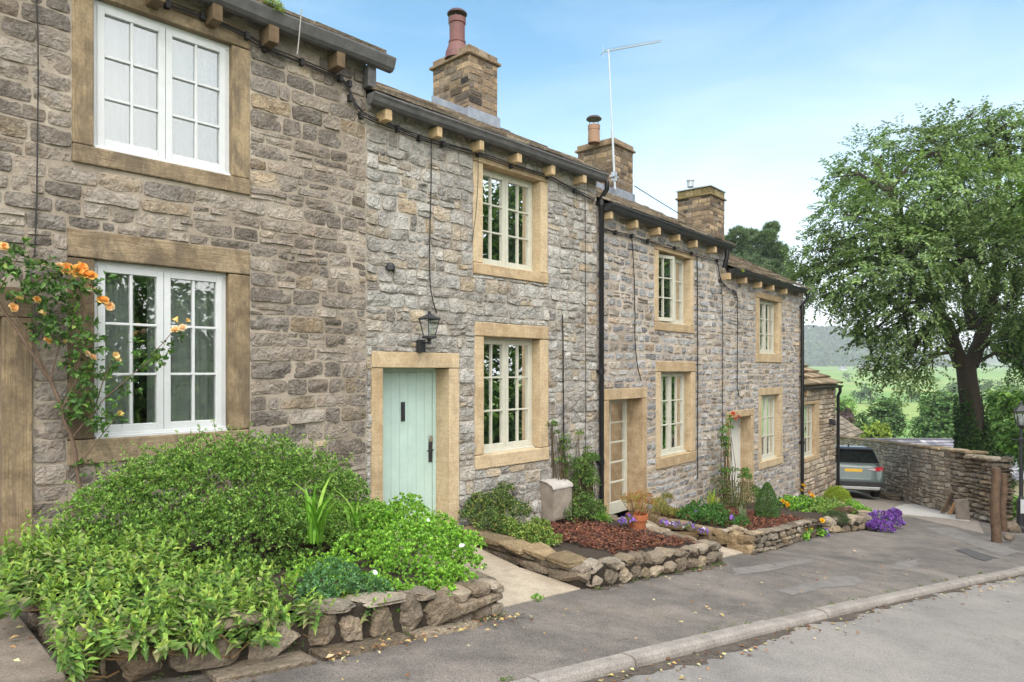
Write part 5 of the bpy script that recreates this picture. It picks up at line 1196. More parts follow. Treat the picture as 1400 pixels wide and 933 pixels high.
blade_plant('lavender', 'small grey green lavender tuft in the bark mulch beside the cone bush', 1016, 707, 1.3, 60, .22, .005, [(.2, .26, .14), (.27, .33, .2)], 36, .22, .6)
for i, (x, y, r_) in enumerate([(998, 724, 4), (1005, 722, 5), (1012, 724, 4.5), (1003, 727, 4), (1018, 726, 4), (992, 726, 3.5)]):
    c = Apt(x, y, 2.05); k = r_*c[1]/930; mb = MB(); blob(mb, (0, 0, 0), np.diag([k*1.2, k, k*.8]), 0, (.8+.03*i, .6, 0, 1), 2.3, .1, i+3, 6); o = mb.build('cobble', [M['rock']], None, smooth=True); o.location = c; ORG[o.name] = c
    tag(o, 'round grey cobble lying at the corner of the squared sandstone bed', 'cobble', 'cobbles in the sandstone bed')
# rockery
plant('lady_mantle', 'mixed bright green perennials at the foot of the end cottage downpipe', 'plant', [(1085, 692, .6, 14), (1098, 690, .6, 13), (1075, 688, .3, 11), (1092, 700, .9, 11), (1110, 694, .7, 11)], 3000, .05, .7, LG+[(.08, .18, .05)], seed=16, inner=.4, clump=3)
pp_, _ = plant('welsh_poppy', 'leafy plant with yellow poppies above the rockery', 'flowering plant', [(1122, 694, .9, 14), (1132, 702, 1.2, 13), (1118, 704, 1.2, 11), (1140, 694, 1.0, 11)], 2400, .06, .6, [(.22, .36, .08), (.3, .42, .1), (.14, .26, .06)], seed=17, inner=.4, clump=3)
blooms(pp_, [Apt(1098, 665, .6), Apt(1106, 673, .7), Apt(1096, 671, .6), Apt(1076, 690, .7), Apt(1070, 686, .6), Apt(1110, 678, .7)], .06, [(.75, .5, .03), (.75, .32, .03)], seed=4)
p2_, _ = plant('welsh_poppy', 'self-seeded yellow poppy growing out of the bed wall by the pavement', 'flowering plant', [(1098, 735, 2.15, 8), (1120, 730, 2.1, 9), (1103, 727, 2.1, 6)], 900, .05, .6, LG, seed=18, inner=.3, base_h=.02)
blooms(p2_, [Apt(1124, 712, 2.1), Apt(1109, 722, 2.15), Apt(1101, 723, 2.15)], .045, [(.8, .55, .03)], seed=5)
mat_plant('aubrieta', 'small purple flowers hanging beside the self-seeded poppy', [(1125, 727, 2.15, 6), (1128, 733, 2.15, 5)], 120, None, 53, PU, .022, 50)
plant('golden_ball', 'rounded golden green clipped shrub in front of the parked car', 'topiary', [(1145, 684, .6, 17, .95), (1146, 680, .6, 16, .95)], 8500, .032, .4, [(.26, .34, .03), (.36, .44, .04), (.17, .25, .025)], seed=19, inner=.8, upper=-.6)
plant('dark_hebe', 'small dark olive cushion shrub on the rockery stones', 'shrub', [(1146, 712, 2.05, 15, .85), (1136, 708, 1.9, 10)], 3600, .028, .4, [(.07, .11, .04), (.11, .15, .055), (.05, .08, .03)], seed=20, inner=.6)
plant('campanula', 'leafy green clump between the dark cushion and the purple flowers', 'plant', [(1177, 702, 1.8, 13), (1166, 694, 1.4, 11), (1187, 708, 1.95, 8)], 2600, .035, .65, LG, seed=21, inner=.4, clump=3)
mat_plant('aubrieta', 'large cascade of purple flowers at the end of the rockery', [(1204, 712, 2.35, 15), (1218, 716, 2.35, 14), (1208, 724, 2.5, 13), (1196, 720, 2.4, 9), (1222, 703, 2.2, 8)], 1800, None, 54, PU, .03, 900)
plant('sedum', 'reddish stonecrop between the rockery stones', 'plant', [(1150, 699, 1.6, 9, .5), (1160, 698, 1.7, 8, .5)], 1200, .025, .6, [(.2, .1, .08), (.26, .16, .1), (.14, .13, .06)], seed=22, inner=.3)
plant('gutter_fern', 'tuft of pale green weed growing on the gutter of the nearest cottage', 'weed', [(377, 10, .27, 9), (380, 18, .26, 7), (368, 4, .28, 7)], 420, .035, .3, [(.28, .36, .1), (.2, .28, .07), (.38, .4, .16)], seed=23, inner=.1, stems=False)
plant('gutter_moss', 'yellow green moss tuft at the gutter joint of the lower cottage', 'moss', [(1013, 372, -.1, 4, .5)], 160, .04, .4, [(.35, .4, .06)], seed=24, inner=.1, stems=False)
# ---------- climbing rose on the nearest cottage
RO = thing('climbing_rose', gp(1.55, .12, .2), 'climbing rose with apricot orange blooms across the nearest ground floor window', 'climber')
mb = MB()
def cane(pts, r0, r1):
    P = np.array([Apt(*p) for p in pts]); t = np.linspace(0, len(P)-1, (len(P)-1)*5+1); Q = np.stack([np.interp(t, range(len(P)), P[:, k]) for k in range(3)], 1)
    Q[1:-1] += rng.normal(0, .006, (len(Q)-2, 3)); Q[1:-1] = (Q[:-2]+Q[1:-1]*2+Q[2:])/4; mb.tube(Q, np.linspace(r0, r1, len(Q)), 7, 0, (.17, .115, .085, 1))
cane([(112, 690, .1), (106, 640, .1), (98, 600, .12), (85, 560, .14), (70, 520, .16), (40, 480, .2), (15, 440, .22), (-10, 400, .25)], .017, .011)
cane([(70, 520, .16), (45, 470, .2), (20, 428, .24), (-5, 405, .28)], .010, .006)
for c_ in ([(98, 600, .12), (125, 570, .18), (145, 540, .25), (175, 520, .3), (205, 490, .34), (235, 455, .36), (248, 442, .38)], [(85, 560, .14), (105, 520, .2), (112, 480, .24), (118, 440, .25), (110, 400, .26), (105, 375, .28)],
           [(70, 520, .16), (80, 460, .22), (95, 420, .25), (140, 412, .3)], [(20, 430, .22), (40, 390, .24), (70, 375, .26), (100, 372, .28)], [(125, 570, .18), (150, 500, .28), (156, 490, .3)], [(106, 640, .1), (135, 600, .2), (160, 570, .26)], [(-5, 400, .26), (15, 370, .28), (30, 345, .3)]): cane(c_, .006, .003)
mb.build('stem', [M['stemmat']], RO, smooth=True)
rl = [(20, 350, .28, 22), (50, 375, .26, 26), (85, 385, .26, 26), (115, 400, .27, 20), (70, 420, .24, 26), (100, 450, .25, 26), (125, 470, .26, 18), (60, 455, .22, 20), (110, 500, .22, 22), (140, 500, .28, 16), (130, 525, .26, 18), (100, 560, .18, 20), (125, 570, .2, 18), (150, 580, .24, 14), (180, 530, .3, 12), (205, 490, .34, 16), (222, 478, .35, 12), (240, 460, .36, 9), (115, 545, .2, 18), (5, 385, .26, 18), (185, 475, .32, 10), (160, 545, .28, 10), (120, 640, .15, 12), (30, 395, .25, 16), (145, 385, .3, 9)]
mb = MB(); bush(mb, [lobe(*l) for l in rl], 1900, .052, .62, [(.06, .135, .035), (.095, .19, .045), (.13, .25, .06), (.22, .32, .07)], [4, 4, 2, .6], seed=31, inner=.1, upper=None, clump=5, droop=.2, up=-.1); mb.build('foliage', [M['leaf']], RO)
OC = [(.88, .60, .22), (.88, .66, .32), (.86, .52, .15)]; PC = [(.87, .70, .42), (.88, .78, .6)]
blooms(RO, [Apt(*p) for p in ((17, 421, .3), (66, 467, .26), (92, 368, .3), (106, 371, .32), (122, 378, .32), (140, 411, .34), (5, 338, .3), (112, 366, .3))], .052, OC, petals=7, seed=11)
blooms(RO, [Apt(*p) for p in ((120, 394, .3), (150, 419, .34), (118, 484, .28), (126, 489, .28), (240, 452, .4), (250, 449, .4), (82, 366, .28), (130, 399, .3))], .042, PC, petals=6, seed=12)
blooms(RO, [Apt(*p) for p in ((32, 410, .28), (50, 410, .26), (156, 486, .32), (243, 433, .4), (255, 440, .4), (160, 568, .28), (62, 431, .26), (88, 470, .25), (159, 493, .32))], .026, OC, name='bud', petals=5, seed=13)
# fallen leaves: uncountable
r_ = np.random.default_rng(77); Q = []
for k in range(330):
    s_ = 1+13*r_.random()**1.4; Q.append((s_, kerb_off(s_)+abs(r_.normal(0, .16))+.15, -.058))
for k in range(85): s_ = r_.uniform(1, 12); Q.append((s_, r_.uniform(2.6, kerb_off(s_)), .016))
for k in range(120): s_ = r_.uniform(2.2, 4.1); Q.append((s_, 2.72+abs(r_.normal(0, .1)), .02))
for k in range(35): s_ = r_.uniform(2, 16); Q.append((s_, kerb_off(s_)+r_.uniform(.2, 3), -.045))
for k in range(40): Q.append((r_.uniform(.4, 1.05), r_.uniform(.3, 2.3), .085))
for k in range(30): s_ = r_.uniform(5.5, 8.2); Q.append((s_, 2.56+abs(r_.normal(0, .08)), .018))
q = np.array([A.w(a_, b_, 0) for a_, b_, _ in Q]); q[:, 2] = g(q)+np.array([h_ for _, _, h_ in Q])+.012; n = len(q); D = rdir(n, r_); D[:, 2] *= .15
mb = MB(); leaves(mb, q, D, norm(rdir(n, r_)*.35+np.array([0, 0, 1])), r_.uniform(.02, .06, n), .6, 0, pal(n, [(.3, .19, .08), (.2, .1, .05), (.42, .32, .12), (.13, .07, .045), (.4, .36, .2)], None, .2, r_), .1, .1); mb.build('fallen_leaves', [M['dry']], None, kind='stuff', label='dry fallen leaves scattered along the kerb and pavement')
mb = MB(); r_ = np.random.default_rng(21)
for (sa, sb, of, k) in ((1.2, 4.0, lambda s: 2.68, 26), (5.4, 8.2, lambda s: 2.5, 30), (9.4, 12.6, lambda s: 2.37-.1*(s-9.35), 26), (2, 12, lambda s: kerb_off(s)-.012, 26)):
    for _ in range(k):
        s_ = r_.uniform(sa, sb); c = gp(s_, of(s_)+r_.normal(0, .02), .008); rr = r_.uniform(.008, .035); bush(mb, [(c, (rr*1.6, rr*1.6, rr*.8))], 26, .014, .6, [(.08, .14, .03), (.13, .2, .05), (.2, .24, .08)], seed=int(s_*1000), inner=.1, simple=True)
for (sa, sb, o_, k, hh) in ((1.2, 4.0, 2.66, 70, .26), (5.4, 8.2, 2.48, 60, .22)):
    for _ in range(k):
        s_ = r_.uniform(sa, sb); c = gp(s_, o_-.06+r_.normal(0, .015), r_.uniform(.03, hh)); rr = r_.uniform(.01, .03); bush(mb, [(c, (rr, rr, rr))], 24, .013, .6, [(.07, .11, .03), (.11, .16, .045)], seed=int(s_*999), inner=.1, simple=True)
mb.build('moss', [M['leaf']], None, kind='stuff', label='moss and tiny weeds along the foot of the bed walls and the kerb')
mb = MB(); lb_ = [lobe(347, 800+0, 2.75, 1)]; c_ = gp(4.6, 2.5, .02); bush(mb, [(c_, (.05, .05, .03))], 60, .03, .6, LG, seed=61); tag(mb.build('pavement_weed', [M['leaf']], None, loc=c_), 'tiny green weed at the front edge of the mint door path', 'weed')

# ================================================================== YARD, WALL, CAR
class SlopeFr(Fr):
    def __init__(s, O, d, n, k): super().__init__(O, d=d, n=n); s.k = k
    def w(s, a, o, z): return super().w(a, o, np.asarray(z, float)+s.k*np.asarray(a, float))
NE, FE = np.array([12.1, 17.3]), np.array([16.6, 36.0])
dW = (FE-NE)/np.linalg.norm(FE-NE); LW = np.linalg.norm(FE-NE)
DW = SlopeFr(NE, (*dW, 0), (-dW[1], dW[0], 0), -.067)
WT = at(1353, 621, 17.3)[2]-.05
BW = thing('boundary_wall', (NE[0], NE[1], g(NE)), 'tall stone yard wall with flat coping and a ragged broken end, behind the parked car', 'wall')
mb = MB()
stone_wall(mb, DW, 2.4, LW, WT-2.6, WT, [], ch=(.1, .17), sl=(.2, .5), gap=.009, relief=.035, bev=.02, cell=.085, warp=.04, split=.15, seed=81, edge=.01)
mb.box(DW, 2.4, LW, -.45, -.01, WT-2.6, WT-.005, 1)
mb.build('wall', [M['st5'], M['mo5']], BW)
mb = MB(); z = WT-2.3; r_ = np.random.default_rng(9)
while z < WT-.03:
    h = min(r_.uniform(.08, .16), WT-z); s = 0.0; thick_end = .12 if z < WT-.25 else 0
    while s < 2.45:
        l = r_.uniform(.16, .42) if s > 1.5 else r_.uniform(.12, .32); rough = s < 1.6
        dep = r_.uniform(-.05, .05) if rough else 0
        c = DW.w(s+l/2, -.18+dep+(-.12 if (rough and WT-z > .3) else 0), z+h/2)
        blob(mb, c, [DW.d*l/2*.97+np.array([0, 0, -.03*l]), DW.n*.2, np.array([0, 0, h/2*.96])], 0, (r_.uniform(.4, 1.0) if rough else r_.uniform(.3, .8), r_.random(), 0, 1), 4.5 if rough else 9, .34 if rough else .06, int(s*50+z*900)+20000, 5)
        if rough and s < .3: blob(mb, DW.w(.1, -.42, z+h/2), [DW.d*.16, DW.n*.16, np.array([0, 0, h/2*.96])], 0, (r_.uniform(.2, 1), r_.random(), 0, 1), 4.5, .2, int(z*900)+30000, 5)
        s += l
    z += h
mb.box(DW, .2, 2.5, -.5, -.28, WT-2.3, WT-.06, 1, (.05, .04, .03, 1))
mb.build('broken_end', [M['rock'], M['soil']], BW)
mb = MB(); s = 1.25
while s < LW:
    l = random.uniform(.35, .8); mb.box(DW, s+.004, min(s+l, LW)-.004, -.5+random.uniform(-.03, .03), .05+random.uniform(-.02, .03), WT+.002, WT+random.uniform(.05, .075), tint=(random.random(), random.random(), 0, 1)); s += l
mb.build('coping_stones', [M['cope']], BW, bevel=.01)
mb = MB(); rubble(mb, [DW.w(s_, .35, 0) for s_ in (6.5, 8, 10, 12)], lambda t: .22, .5, (.2, .5), (.09, .16), 44, 4, .2, tintr=(.0, .5)); tag(mb.build('stone_heap', [M['rock'], M['soil']], None, loc=DW.w(8, .3, 0)*[1, 1, 0]+[0, 0, float(g(DW.w(8, .3, 0)))], smooth=True), 'low row of loose stones lying along the foot of the yard wall', 'stones')
def lean_board(name, label, cat, p0, p1, wv, dv, mat, group=None):
    p0, p1 = np.asarray(p0), np.asarray(p1); wv = np.asarray(wv)/2; dv = np.asarray(dv)/2; mb = MB()
    mb.hexa(np.array([p0-wv-dv, p0+wv-dv, p0+wv+dv, p0-wv+dv, p1-wv-dv, p1+wv-dv, p1+wv+dv, p1-wv+dv])); return tag(mb.build(name, [mat], None, loc=p0, bevel=.006), label, cat, group)
pA, pB = G(1294, 702, .04), DW.w(2.55, .1, 0); pB[2] = pA[2]+.62
wd = norm(np.array([1.0, .3, 0]))
lean_board('timber_plank', 'grey brown plank leaning furthest left against the wall end', 'plank', pA+[-.05, .1, 0], at(1311, 662, pA[1]+.45), wd*.16, [0, .03, .02], M['wood'], 'planks leaning on the wall end')
lean_board('timber_plank', 'orange brown plank leaning in front of the greyer one', 'plank', pA+[.06, -.05, 0], at(1312, 677, pA[1]+.3), wd*.12, [0, .04, .02], M['plank'], 'planks leaning on the wall end')
sl = G(1317, 711, 0); lean_board('stone_slab', 'upright grey stone slab at the foot of the broken wall end', 'slab', sl, sl+[.02, .12, .52], wd*.40, [-.02, .08, 0], M['step'])
def post(px, py, top, wpx, label, seed):
    b_ = G(px, py, -.05); H = (py-top)*b_[1]/930; w_ = wpx*b_[1]/930/2*.72; r_ = np.random.default_rng(seed); mb = MB(); n = 9; a = np.arange(12)*2*math.pi/12
    P = []
    for i in range(n):
        z_ = H*i/(n-1); sq = (np.abs(np.cos(a))**4+np.abs(np.sin(a))**8)**-.125; rr = w_*sq*(1.06-.1*i/n)*(1+.05*r_.normal(0, 1, 12)); P.append(np.stack([b_[0]+rr*np.cos(a)+.02*math.sin(i*.9+seed), b_[1]+rr*np.sin(a), np.full(12, b_[2]+z_)], 1))
    P = np.array(P); P = np.concatenate([P, P[:, :1]], 1); mb.grid(P); mb.add(P[-1, :12], [tuple(range(12))])
    return tag(mb.build('gate_post', [M['wood']], None, loc=b_, smooth=True), label, 'post', 'old timber gate posts')
post(1361, 745, 640, 15, 'taller weathered timber gate post with moss beside the broken wall end', 1)
post(1372, 730, 648, 10, 'reddish brown gate post just behind the mossy one', 2)
for i, (x, y, r_) in enumerate([(1384, 722, 8), (1394, 716, 7), (1380, 735, 5)]):
    c = G(x, y, .1); k = r_*c[1]/930; mb = MB(); blob(mb, (0, 0, 0), np.diag([k*1.3, k, k]), 0, (.3, .5, 0, 1), 4, .2, 70+i, 6); o = mb.build('boulder', [M['rock']], None, smooth=True); o.location = c; ORG[o.name] = c
    tag(o, 'rough boulder in the verge right of the timber gate posts', 'boulder', 'boulders by the gate posts')
lp_ = G(1396, 728, 0); PXL = lp_[1]/930
LP = thing('lamp_post', lp_, 'black Victorian style street lamp at the right edge beyond the gate posts', 'street lamp')
mb = MB(); mb.lathe(lp_, [(.12, -.1), (.12, .12), (.09, .15), (.085, .75), (.06, .8), (.042, .85), (.036, 2.1), (.05, 2.12), (.05, 2.18), (.03, 2.2), (.028, 2.42), (.07, 2.46)], 16); mb.tube([lp_+[-.22, 0, 2.15], lp_+[.22, 0, 2.15]], .015, 6); mb.build('post', [M['darkmetal']], LP, smooth=False)
mb = MB(); q = lp_+[0, 0, 2.46]; mb.lathe(q, [(.09, 0), (.1, .02), (.1, .03)], 4, rot=.4); mb.lathe(q, [(.17, .34), (.18, .36), (.08, .46), (.04, .49), (.025, .54), (.03, .56), (.001, .6)], 4, rot=.4)
for k in range(4): a = .4+k*math.pi/2; mb.tube([q+[.1*math.cos(a), .1*math.sin(a), .03], q+[.17*math.cos(a), .17*math.sin(a), .35]], .009, 5)
mb.build('lantern_frame', [M['darkmetal']], LP)
mb = MB(); mb.lathe(q, [(.095, .03), (.165, .34)], 4, rot=.4); mb.build('lantern_glass', [M['lampglass']], LP)
mb = MB(); mb.lathe(q, [(.02, .03), (.05, .1), (.05, .2), (.001, .25)], 10); mb.build('lamp', [M['white']], LP)
mb = MB(); c = lp_+[0, -.1, .62]; mb.box(W3, c[0]-.09, c[0]+.09, -c[1]-.0, -c[1]+.01, c[2]-.16, c[2]+.16); mb.build('notice', [M['white']], LP)

# ---- car (local frame: x right, y forward, rear bumper at y=0)
CAR = bpy.data.objects.new('parked_car', None); col.objects.link(CAR); ORG['parked_car'] = np.zeros(3)
tag(CAR, 'grey green sport utility car parked in the yard, seen from behind', 'car')
kp = NT('grey_green_car_paint'); bs_ = kp.bsdf((.085, .118, .112), .32, spec=.4, metal=.1); bs_.inputs['Coat Weight'].default_value = .35; bs_.inputs['Coat Roughness'].default_value = .08; M['car'] = kp.m
M['cardark'] = m_plain('black_car_trim', (.02, .02, .022), .5, .1)
kk = NT('dark_car_glass'); kk.bsdf((.012, .014, .016), .05, spec=.9); M['carglass'] = kk.m
kk = NT('red_lens'); kk.bsdf((.42, .02, .03), .15, spec=.6); M['red'] = kk.m
kk = NT('clear_lens'); kk.bsdf((.5, .34, .34), .15, spec=.6); M['clear'] = kk.m
M['plate'] = m_plain('yellow_plate', (.72, .42, .03), .4, .08)
M['tyre'] = m_plain('tyre_rubber', (.018, .018, .018), .85, .2)
M['silver'] = m_plain('silver_trim', (.45, .45, .44), .4, .05, metal=.5)
st_ = [(0, .42, .62, .78), (.03, .33, .70, .86), (.08, .28, .98, .90), (.11, .26, 1.06, .915), (.16, .25, 1.12, .92), (.46, .24, 1.57, .93), (.60, .24, 1.63, .93), (1.4, .22, 1.69, .935), (2.3, .22, 1.67, .935), (2.9, .22, 1.5, .93), (3.35, .22, 1.15, .93), (3.9, .23, 1.04, .92), (4.25, .26, .92, .88), (4.42, .33, .75, .78)]
rows = []
for y, zb, zt, w_ in st_:
    hp = [(.0, zb), (.8*w_, zb), (.95*w_, zb+.1), (w_, .55), (.995*w_, .82), (.96*w_, 1.0), (.93*w_, 1.08), (.80*w_, zt-.1), (.72*w_, zt-.03), (.55*w_, zt), (0, zt+.012)]
    hp = [(x, min(z, zt)) for x, z in hp]
    rows.append([(-x, y, z) for x, z in hp[::-1][:-1]]+[(x, y, z) for x, z in hp])
P = np.array(rows); mb = MB(); mb.grid(P); mb.add(P[0], [tuple(range(P.shape[1]))]); mb.add(P[-1], [tuple(range(P.shape[1]))])
cb = mb.build('body', [M['car']], CAR, smooth=True); cb.data.set_sharp_from_angle(angle=R(38))
def slab(pts, th): pts = np.asarray(pts, float); nn = norm(np.cross(pts[1]-pts[0], pts[3]-pts[0])); return np.concatenate([pts-nn*th, pts+nn*th])
mb = MB(); mb.hexa(slab([(-.80, .175, 1.13), (.80, .175, 1.13), (.69, .452, 1.55), (-.69, .452, 1.55)], .014)); mb.build('rear_window', [M['carglass']], CAR, bevel=.01)
mb = MB(); mb.hexa(np.array([(-.66, .36, 1.555), (.66, .36, 1.555), (.64, .62, 1.6), (-.64, .62, 1.6), (-.66, .35, 1.60), (.66, .35, 1.60), (.62, .62, 1.655), (-.62, .62, 1.655)])); mb.build('spoiler', [M['cardark']], CAR, bevel=.008)
for sg in (-1, 1):
    t = MB(); t.hexa(np.array([(sg*.44, .06, .945), (sg*.66, .055, .91), (sg*.66, .13, .91), (sg*.44, .13, .945), (sg*.44, .062, .965), (sg*.66, .06, .975), (sg*.66, .13, .975), (sg*.44, .13, .965)])); t.build('tail_light', [M['clear']], CAR)
    t = MB(); t.hexa(np.array([(sg*.66, .055, .90), (sg*.90, .075, .905), (sg*.925, .3, .93), (sg*.66, .13, .9), (sg*.66, .065, 1.03), (sg*.885, .09, 1.04), (sg*.925, .34, 1.03), (sg*.66, .13, 1.03)])); t.build('tail_light', [M['red']], CAR)
    for y in (.92, 3.58):
        wh = MB(); a = np.arange(25)*2*math.pi/24; prof = [(.2, .11), (.33, .11), (.355, .08), (.355, -.08), (.33, -.11), (.2, -.11)]
        wh.grid(np.array([[(sg*.80+x*sg, y+r*math.cos(q_), .355+r*math.sin(q_)) for r, x in prof] for q_ in a])); wo = wh.build('wheel', [M['tyre']], CAR, smooth=False)
        rm = MB(); rm.grid(np.array([[(sg*(.80+x), y+r*math.cos(q_), .355+r*math.sin(q_)) for r, x in ((.21, .1), (.16, .06), (.03, .08), (.0, .08))] for q_ in a])); rm.build('rim', [M['silver']], wo)
    sw = MB(); sw.hexa(slab([(sg*.895, .75, 1.1), (sg*.895, 2.75, 1.1), (sg*.775, 2.35, 1.53), (sg*.775, .9, 1.53)], .012)); sw.build('side_window', [M['carglass']], CAR)
mb = MB(); mb.hexa(np.array([(-.265, .058, .845), (.265, .058, .845), (.265, .11, .845), (-.265, .11, .845), (-.265, .062, .955), (.265, .062, .955), (.265, .11, .955), (-.265, .11, .955)])); mb.build('number_plate', [M['plate']], CAR, bevel=.006)
mb = MB(); mb.hexa(np.array([(-.84, -.012, .40), (.84, -.012, .40), (.915, .22, .40), (-.915, .22, .40), (-.83, -.012, .56), (.83, -.012, .56), (.915, .22, .56), (-.915, .22, .56)])); mb.build('bumper', [M['cardark']], CAR, bevel=.015)
mb = MB(); mb.hexa(np.array([(-.74, -.014, .30), (.74, -.014, .30), (.8, .2, .28), (-.8, .2, .28), (-.78, -.02, .39), (.78, -.02, .39), (.84, .2, .39), (-.84, .2, .39)])); mb.build('skid_plate', [M['silver']], CAR, bevel=.01)
mb = MB(); mb.hexa(np.array([(-.02, .78, 1.63), (.02, .78, 1.63), (.015, .98, 1.64), (-.015, .98, 1.64), (-.008, .80, 1.75), (.008, .80, 1.75), (.01, .86, 1.74), (-.01, .86, 1.74)])); mb.build('antenna', [M['cardark']], CAR)
CAR.location = (11.45, 22.75, float(g(np.array([11.45, 23.2])))+.05)
CAR.rotation_euler = (-.085, 0, R(-16)); CAR.scale = (1.02, 1, 1.03)

# ================================================================== LAND
HY = [(-60, 4), (30, -4.6), (45, -6.5), (80, -12), (150, -13.2), (300, -10.7), (500, -8), (700, -2), (1000, 6), (1400, 14), (2500, 30)]
def hz(X, Y):
    X, Y = np.asarray(X, float), np.asarray(Y, float); s_ = X*A.d[0]+Y*A.d[1]
    near = np.clip(SLOPE*s_-.4, -5.5, 12); far = np.interp(Y, *zip(*HY)); k = np.clip((Y-32)/25, 0, 1); k = k*k*(3-2*k)
    return near*(1-k)+far*k+np.clip((Y-60)/200, 0, 1)*2.5*vnoise(np.stack([X*.006, Y*.006], -1), 3)
ys = np.concatenate([np.linspace(-180, 60, 61), np.geomspace(64, 2500, 70)]); xs_ = np.concatenate([-np.geomspace(1800, 40, 24), np.linspace(-36, 60, 40), np.geomspace(64, 2300, 44)])
XX, YY = np.meshgrid(xs_, ys, indexing='ij'); mb = MB(); mb.grid(np.stack([XX, YY, hz(XX, YY)], -1)); mb.build('terrain', [M['terrain']], None, smooth=True, kind='structure')
def hillmesh(name, xr, yr, hf, n=(90, 50), amp=5):
    X_, Y_ = np.meshgrid(np.linspace(*xr, n[0]), np.linspace(*yr, n[1]), indexing='ij'); Z_ = hf(X_, Y_)+amp*fbm(np.stack([X_*.02, Y_*.02], -1), 8, 3); mb = MB(); mb.grid(np.stack([X_, Y_, Z_], -1)); return mb.build(name, [M['hill']], None, smooth=True, kind='structure')
def hillh(X_, Y_):
    pk = np.interp(X_, [0, 500, 660, 705, 742, 780, 830, 900, 1100], [86, 86, 84, 72, 46, 26, 12, 2, -8]); k = np.clip((Y_-1060)/340, 0, 1); k = k*k*(3-2*k); return -5+(pk+5)*k
hillmesh('hill', (-100, 1150), (1050, 1700), hillh, amp=3)
hillmesh('hill', (700, 2250), (1850, 2480), lambda X_, Y_: 10+(62+10*np.sin(X_*.004))*np.clip((Y_-1850)/350, 0, 1), (70, 24), 5)
mb = MB(); r_ = np.random.default_rng(5); n = 9000; X_ = r_.uniform(350, 900, n); Y_ = r_.uniform(1070, 1410, n); kp_ = vnoise(np.stack([X_*.012, Y_*.012], -1), 4) > -.35; X_, Y_ = X_[kp_], Y_[kp_]; n = len(X_)
Pw = np.stack([X_, Y_, hillh(X_, Y_)+r_.uniform(0, 7, n)], 1); leaves(mb, Pw, rdir(n, r_)+[0, 0, .4], norm(rdir(n, r_)+[0, -.6, .6]), r_.uniform(4, 9, n), .8, 0, pal(n, [(.045, .085, .03), (.075, .13, .045), (.11, .17, .055)], None, .2, r_), .1, .1, True)
mb.build('hillside_wood', [M['leaf_far']], None, kind='stuff', label='hazy dark green wood covering the far hillside')

# ================================================================== TREES
def spray_tree(mb, lobes, per_m2, L, cols, w=None, seed=1, nl=18, tw=.55, droop=.5, wr=.6, surf=.55):
    r_ = np.random.default_rng(seed)
    for c, rad in lobes:
        rad = np.asarray(rad); k = max(int(per_m2*4*math.pi*(rad.prod())**(2/3)), 3)
        P, Nn = ell_pts(k, c, rad, surf, r_, None)
        out = norm(Nn*.8+rdir(k, r_)*.5+np.array([0, 0, -droop])); pl = norm(np.array([0, 0, 1.0])+Nn*.5+rdir(k, r_)*.35)
        br = r_.normal(0, .14, k)+r_.normal(0, .16)
        t = np.tile(np.linspace(0, 1, nl), k)+r_.normal(0, .03, k*nl); O_ = np.repeat(out, nl, 0); N_ = np.repeat(pl, nl, 0); P_ = np.repeat(P, nl, 0)
        sd = norm(np.cross(O_, N_)); sg = np.tile(np.where(np.arange(nl) % 2, 1, -1), k)[:, None]
        tl = np.repeat(tw*r_.uniform(.6, 1.3, k), nl)
        ctr = P_+O_*(t*tl)[:, None]-np.array([0, 0, 1])*((t**2)*tl*.25*droop)[:, None]+sd*sg*L*.35*r_.uniform(.2, 1.3, (k*nl, 1))+rdir(k*nl, r_)*L*.3
        D = norm(O_*.6+sd*sg*.9+rdir(k*nl, r_)*.35-np.array([0, 0, .35*droop])); tn = pal(k*nl, cols, w, .08, r_); tn[:, :3] *= (1+np.repeat(br, nl))[:, None]
        leaves(mb, ctr, D, norm(N_+rdir(k*nl, r_)*.3), L*r_.uniform(.7, 1.25, k*nl), wr, 0, np.clip(tn, .004, .9), .1, .12, True)
def px_lobes(ls, Y0): return [(at(x, y, Y0+dy), np.array([r, r*1.0, r*.85])*(Y0+dy)/930) for x, y, dy, r in ls]
BARK = (.052, .041, .032, 1)
BE = thing('beech_tree', at(1334, 700, 24), 'large spreading beech with ivy on its trunk behind the yard wall', 'tree')
BL = [(1120, 345, 0, 34), (1150, 300, 0, 38), (1165, 255, 1, 36), (1192, 222, 0, 38), (1235, 207, 1, 42), (1285, 205, -1, 46), (1330, 197, 1, 44), (1368, 192, 0, 42), (1402, 200, 1, 46),
      (1180, 310, -1.5, 48), (1230, 270, -2, 54), (1290, 268, -2.5, 56), (1350, 268, -2.5, 56), (1402, 268, -2, 52), (1138, 372, -1, 34), (1103, 368, 0, 20), (1180, 380, -2, 44), (1230, 350, -3, 54), (1290, 350, -3, 56),
      (1350, 350, -3, 54), (1400, 350, -2, 52), (1190, 425, -1.5, 38), (1235, 430, -2.5, 44), (1272, 415, -2, 40), (1215, 472, -2, 30), (1247, 488, -2.5, 24), (1262, 455, -1, 24), (1172, 440, -1, 14), (1398, 415, -2, 42),
      (1390, 455, -1, 26), (1368, 418, 1, 22), (1330, 388, 3, 34), (1334, 446, 2.5, 26), (1345, 470, 3, 18), (1310, 300, 3, 58), (1250, 300, 3, 56), (1370, 310, 3, 56), (1445, 300, 0, 66), (1445, 400, 0, 60), (1290, 178, 0, 22), (1348, 163, 0, 20), (1392, 166, 0, 26), (1138, 243, 0, 12), (1090, 388, 0, 14), (1230, 505, -2.5, 14), (1200, 495, -2, 16), (1262, 500, -2, 18), (1215, 508, -2, 16), (1240, 520, -2.3, 14), (1186, 460, -1.5, 16), (1160, 405, -1.5, 24), (1120, 395, -1, 20), (1395, 492, 0, 18)]
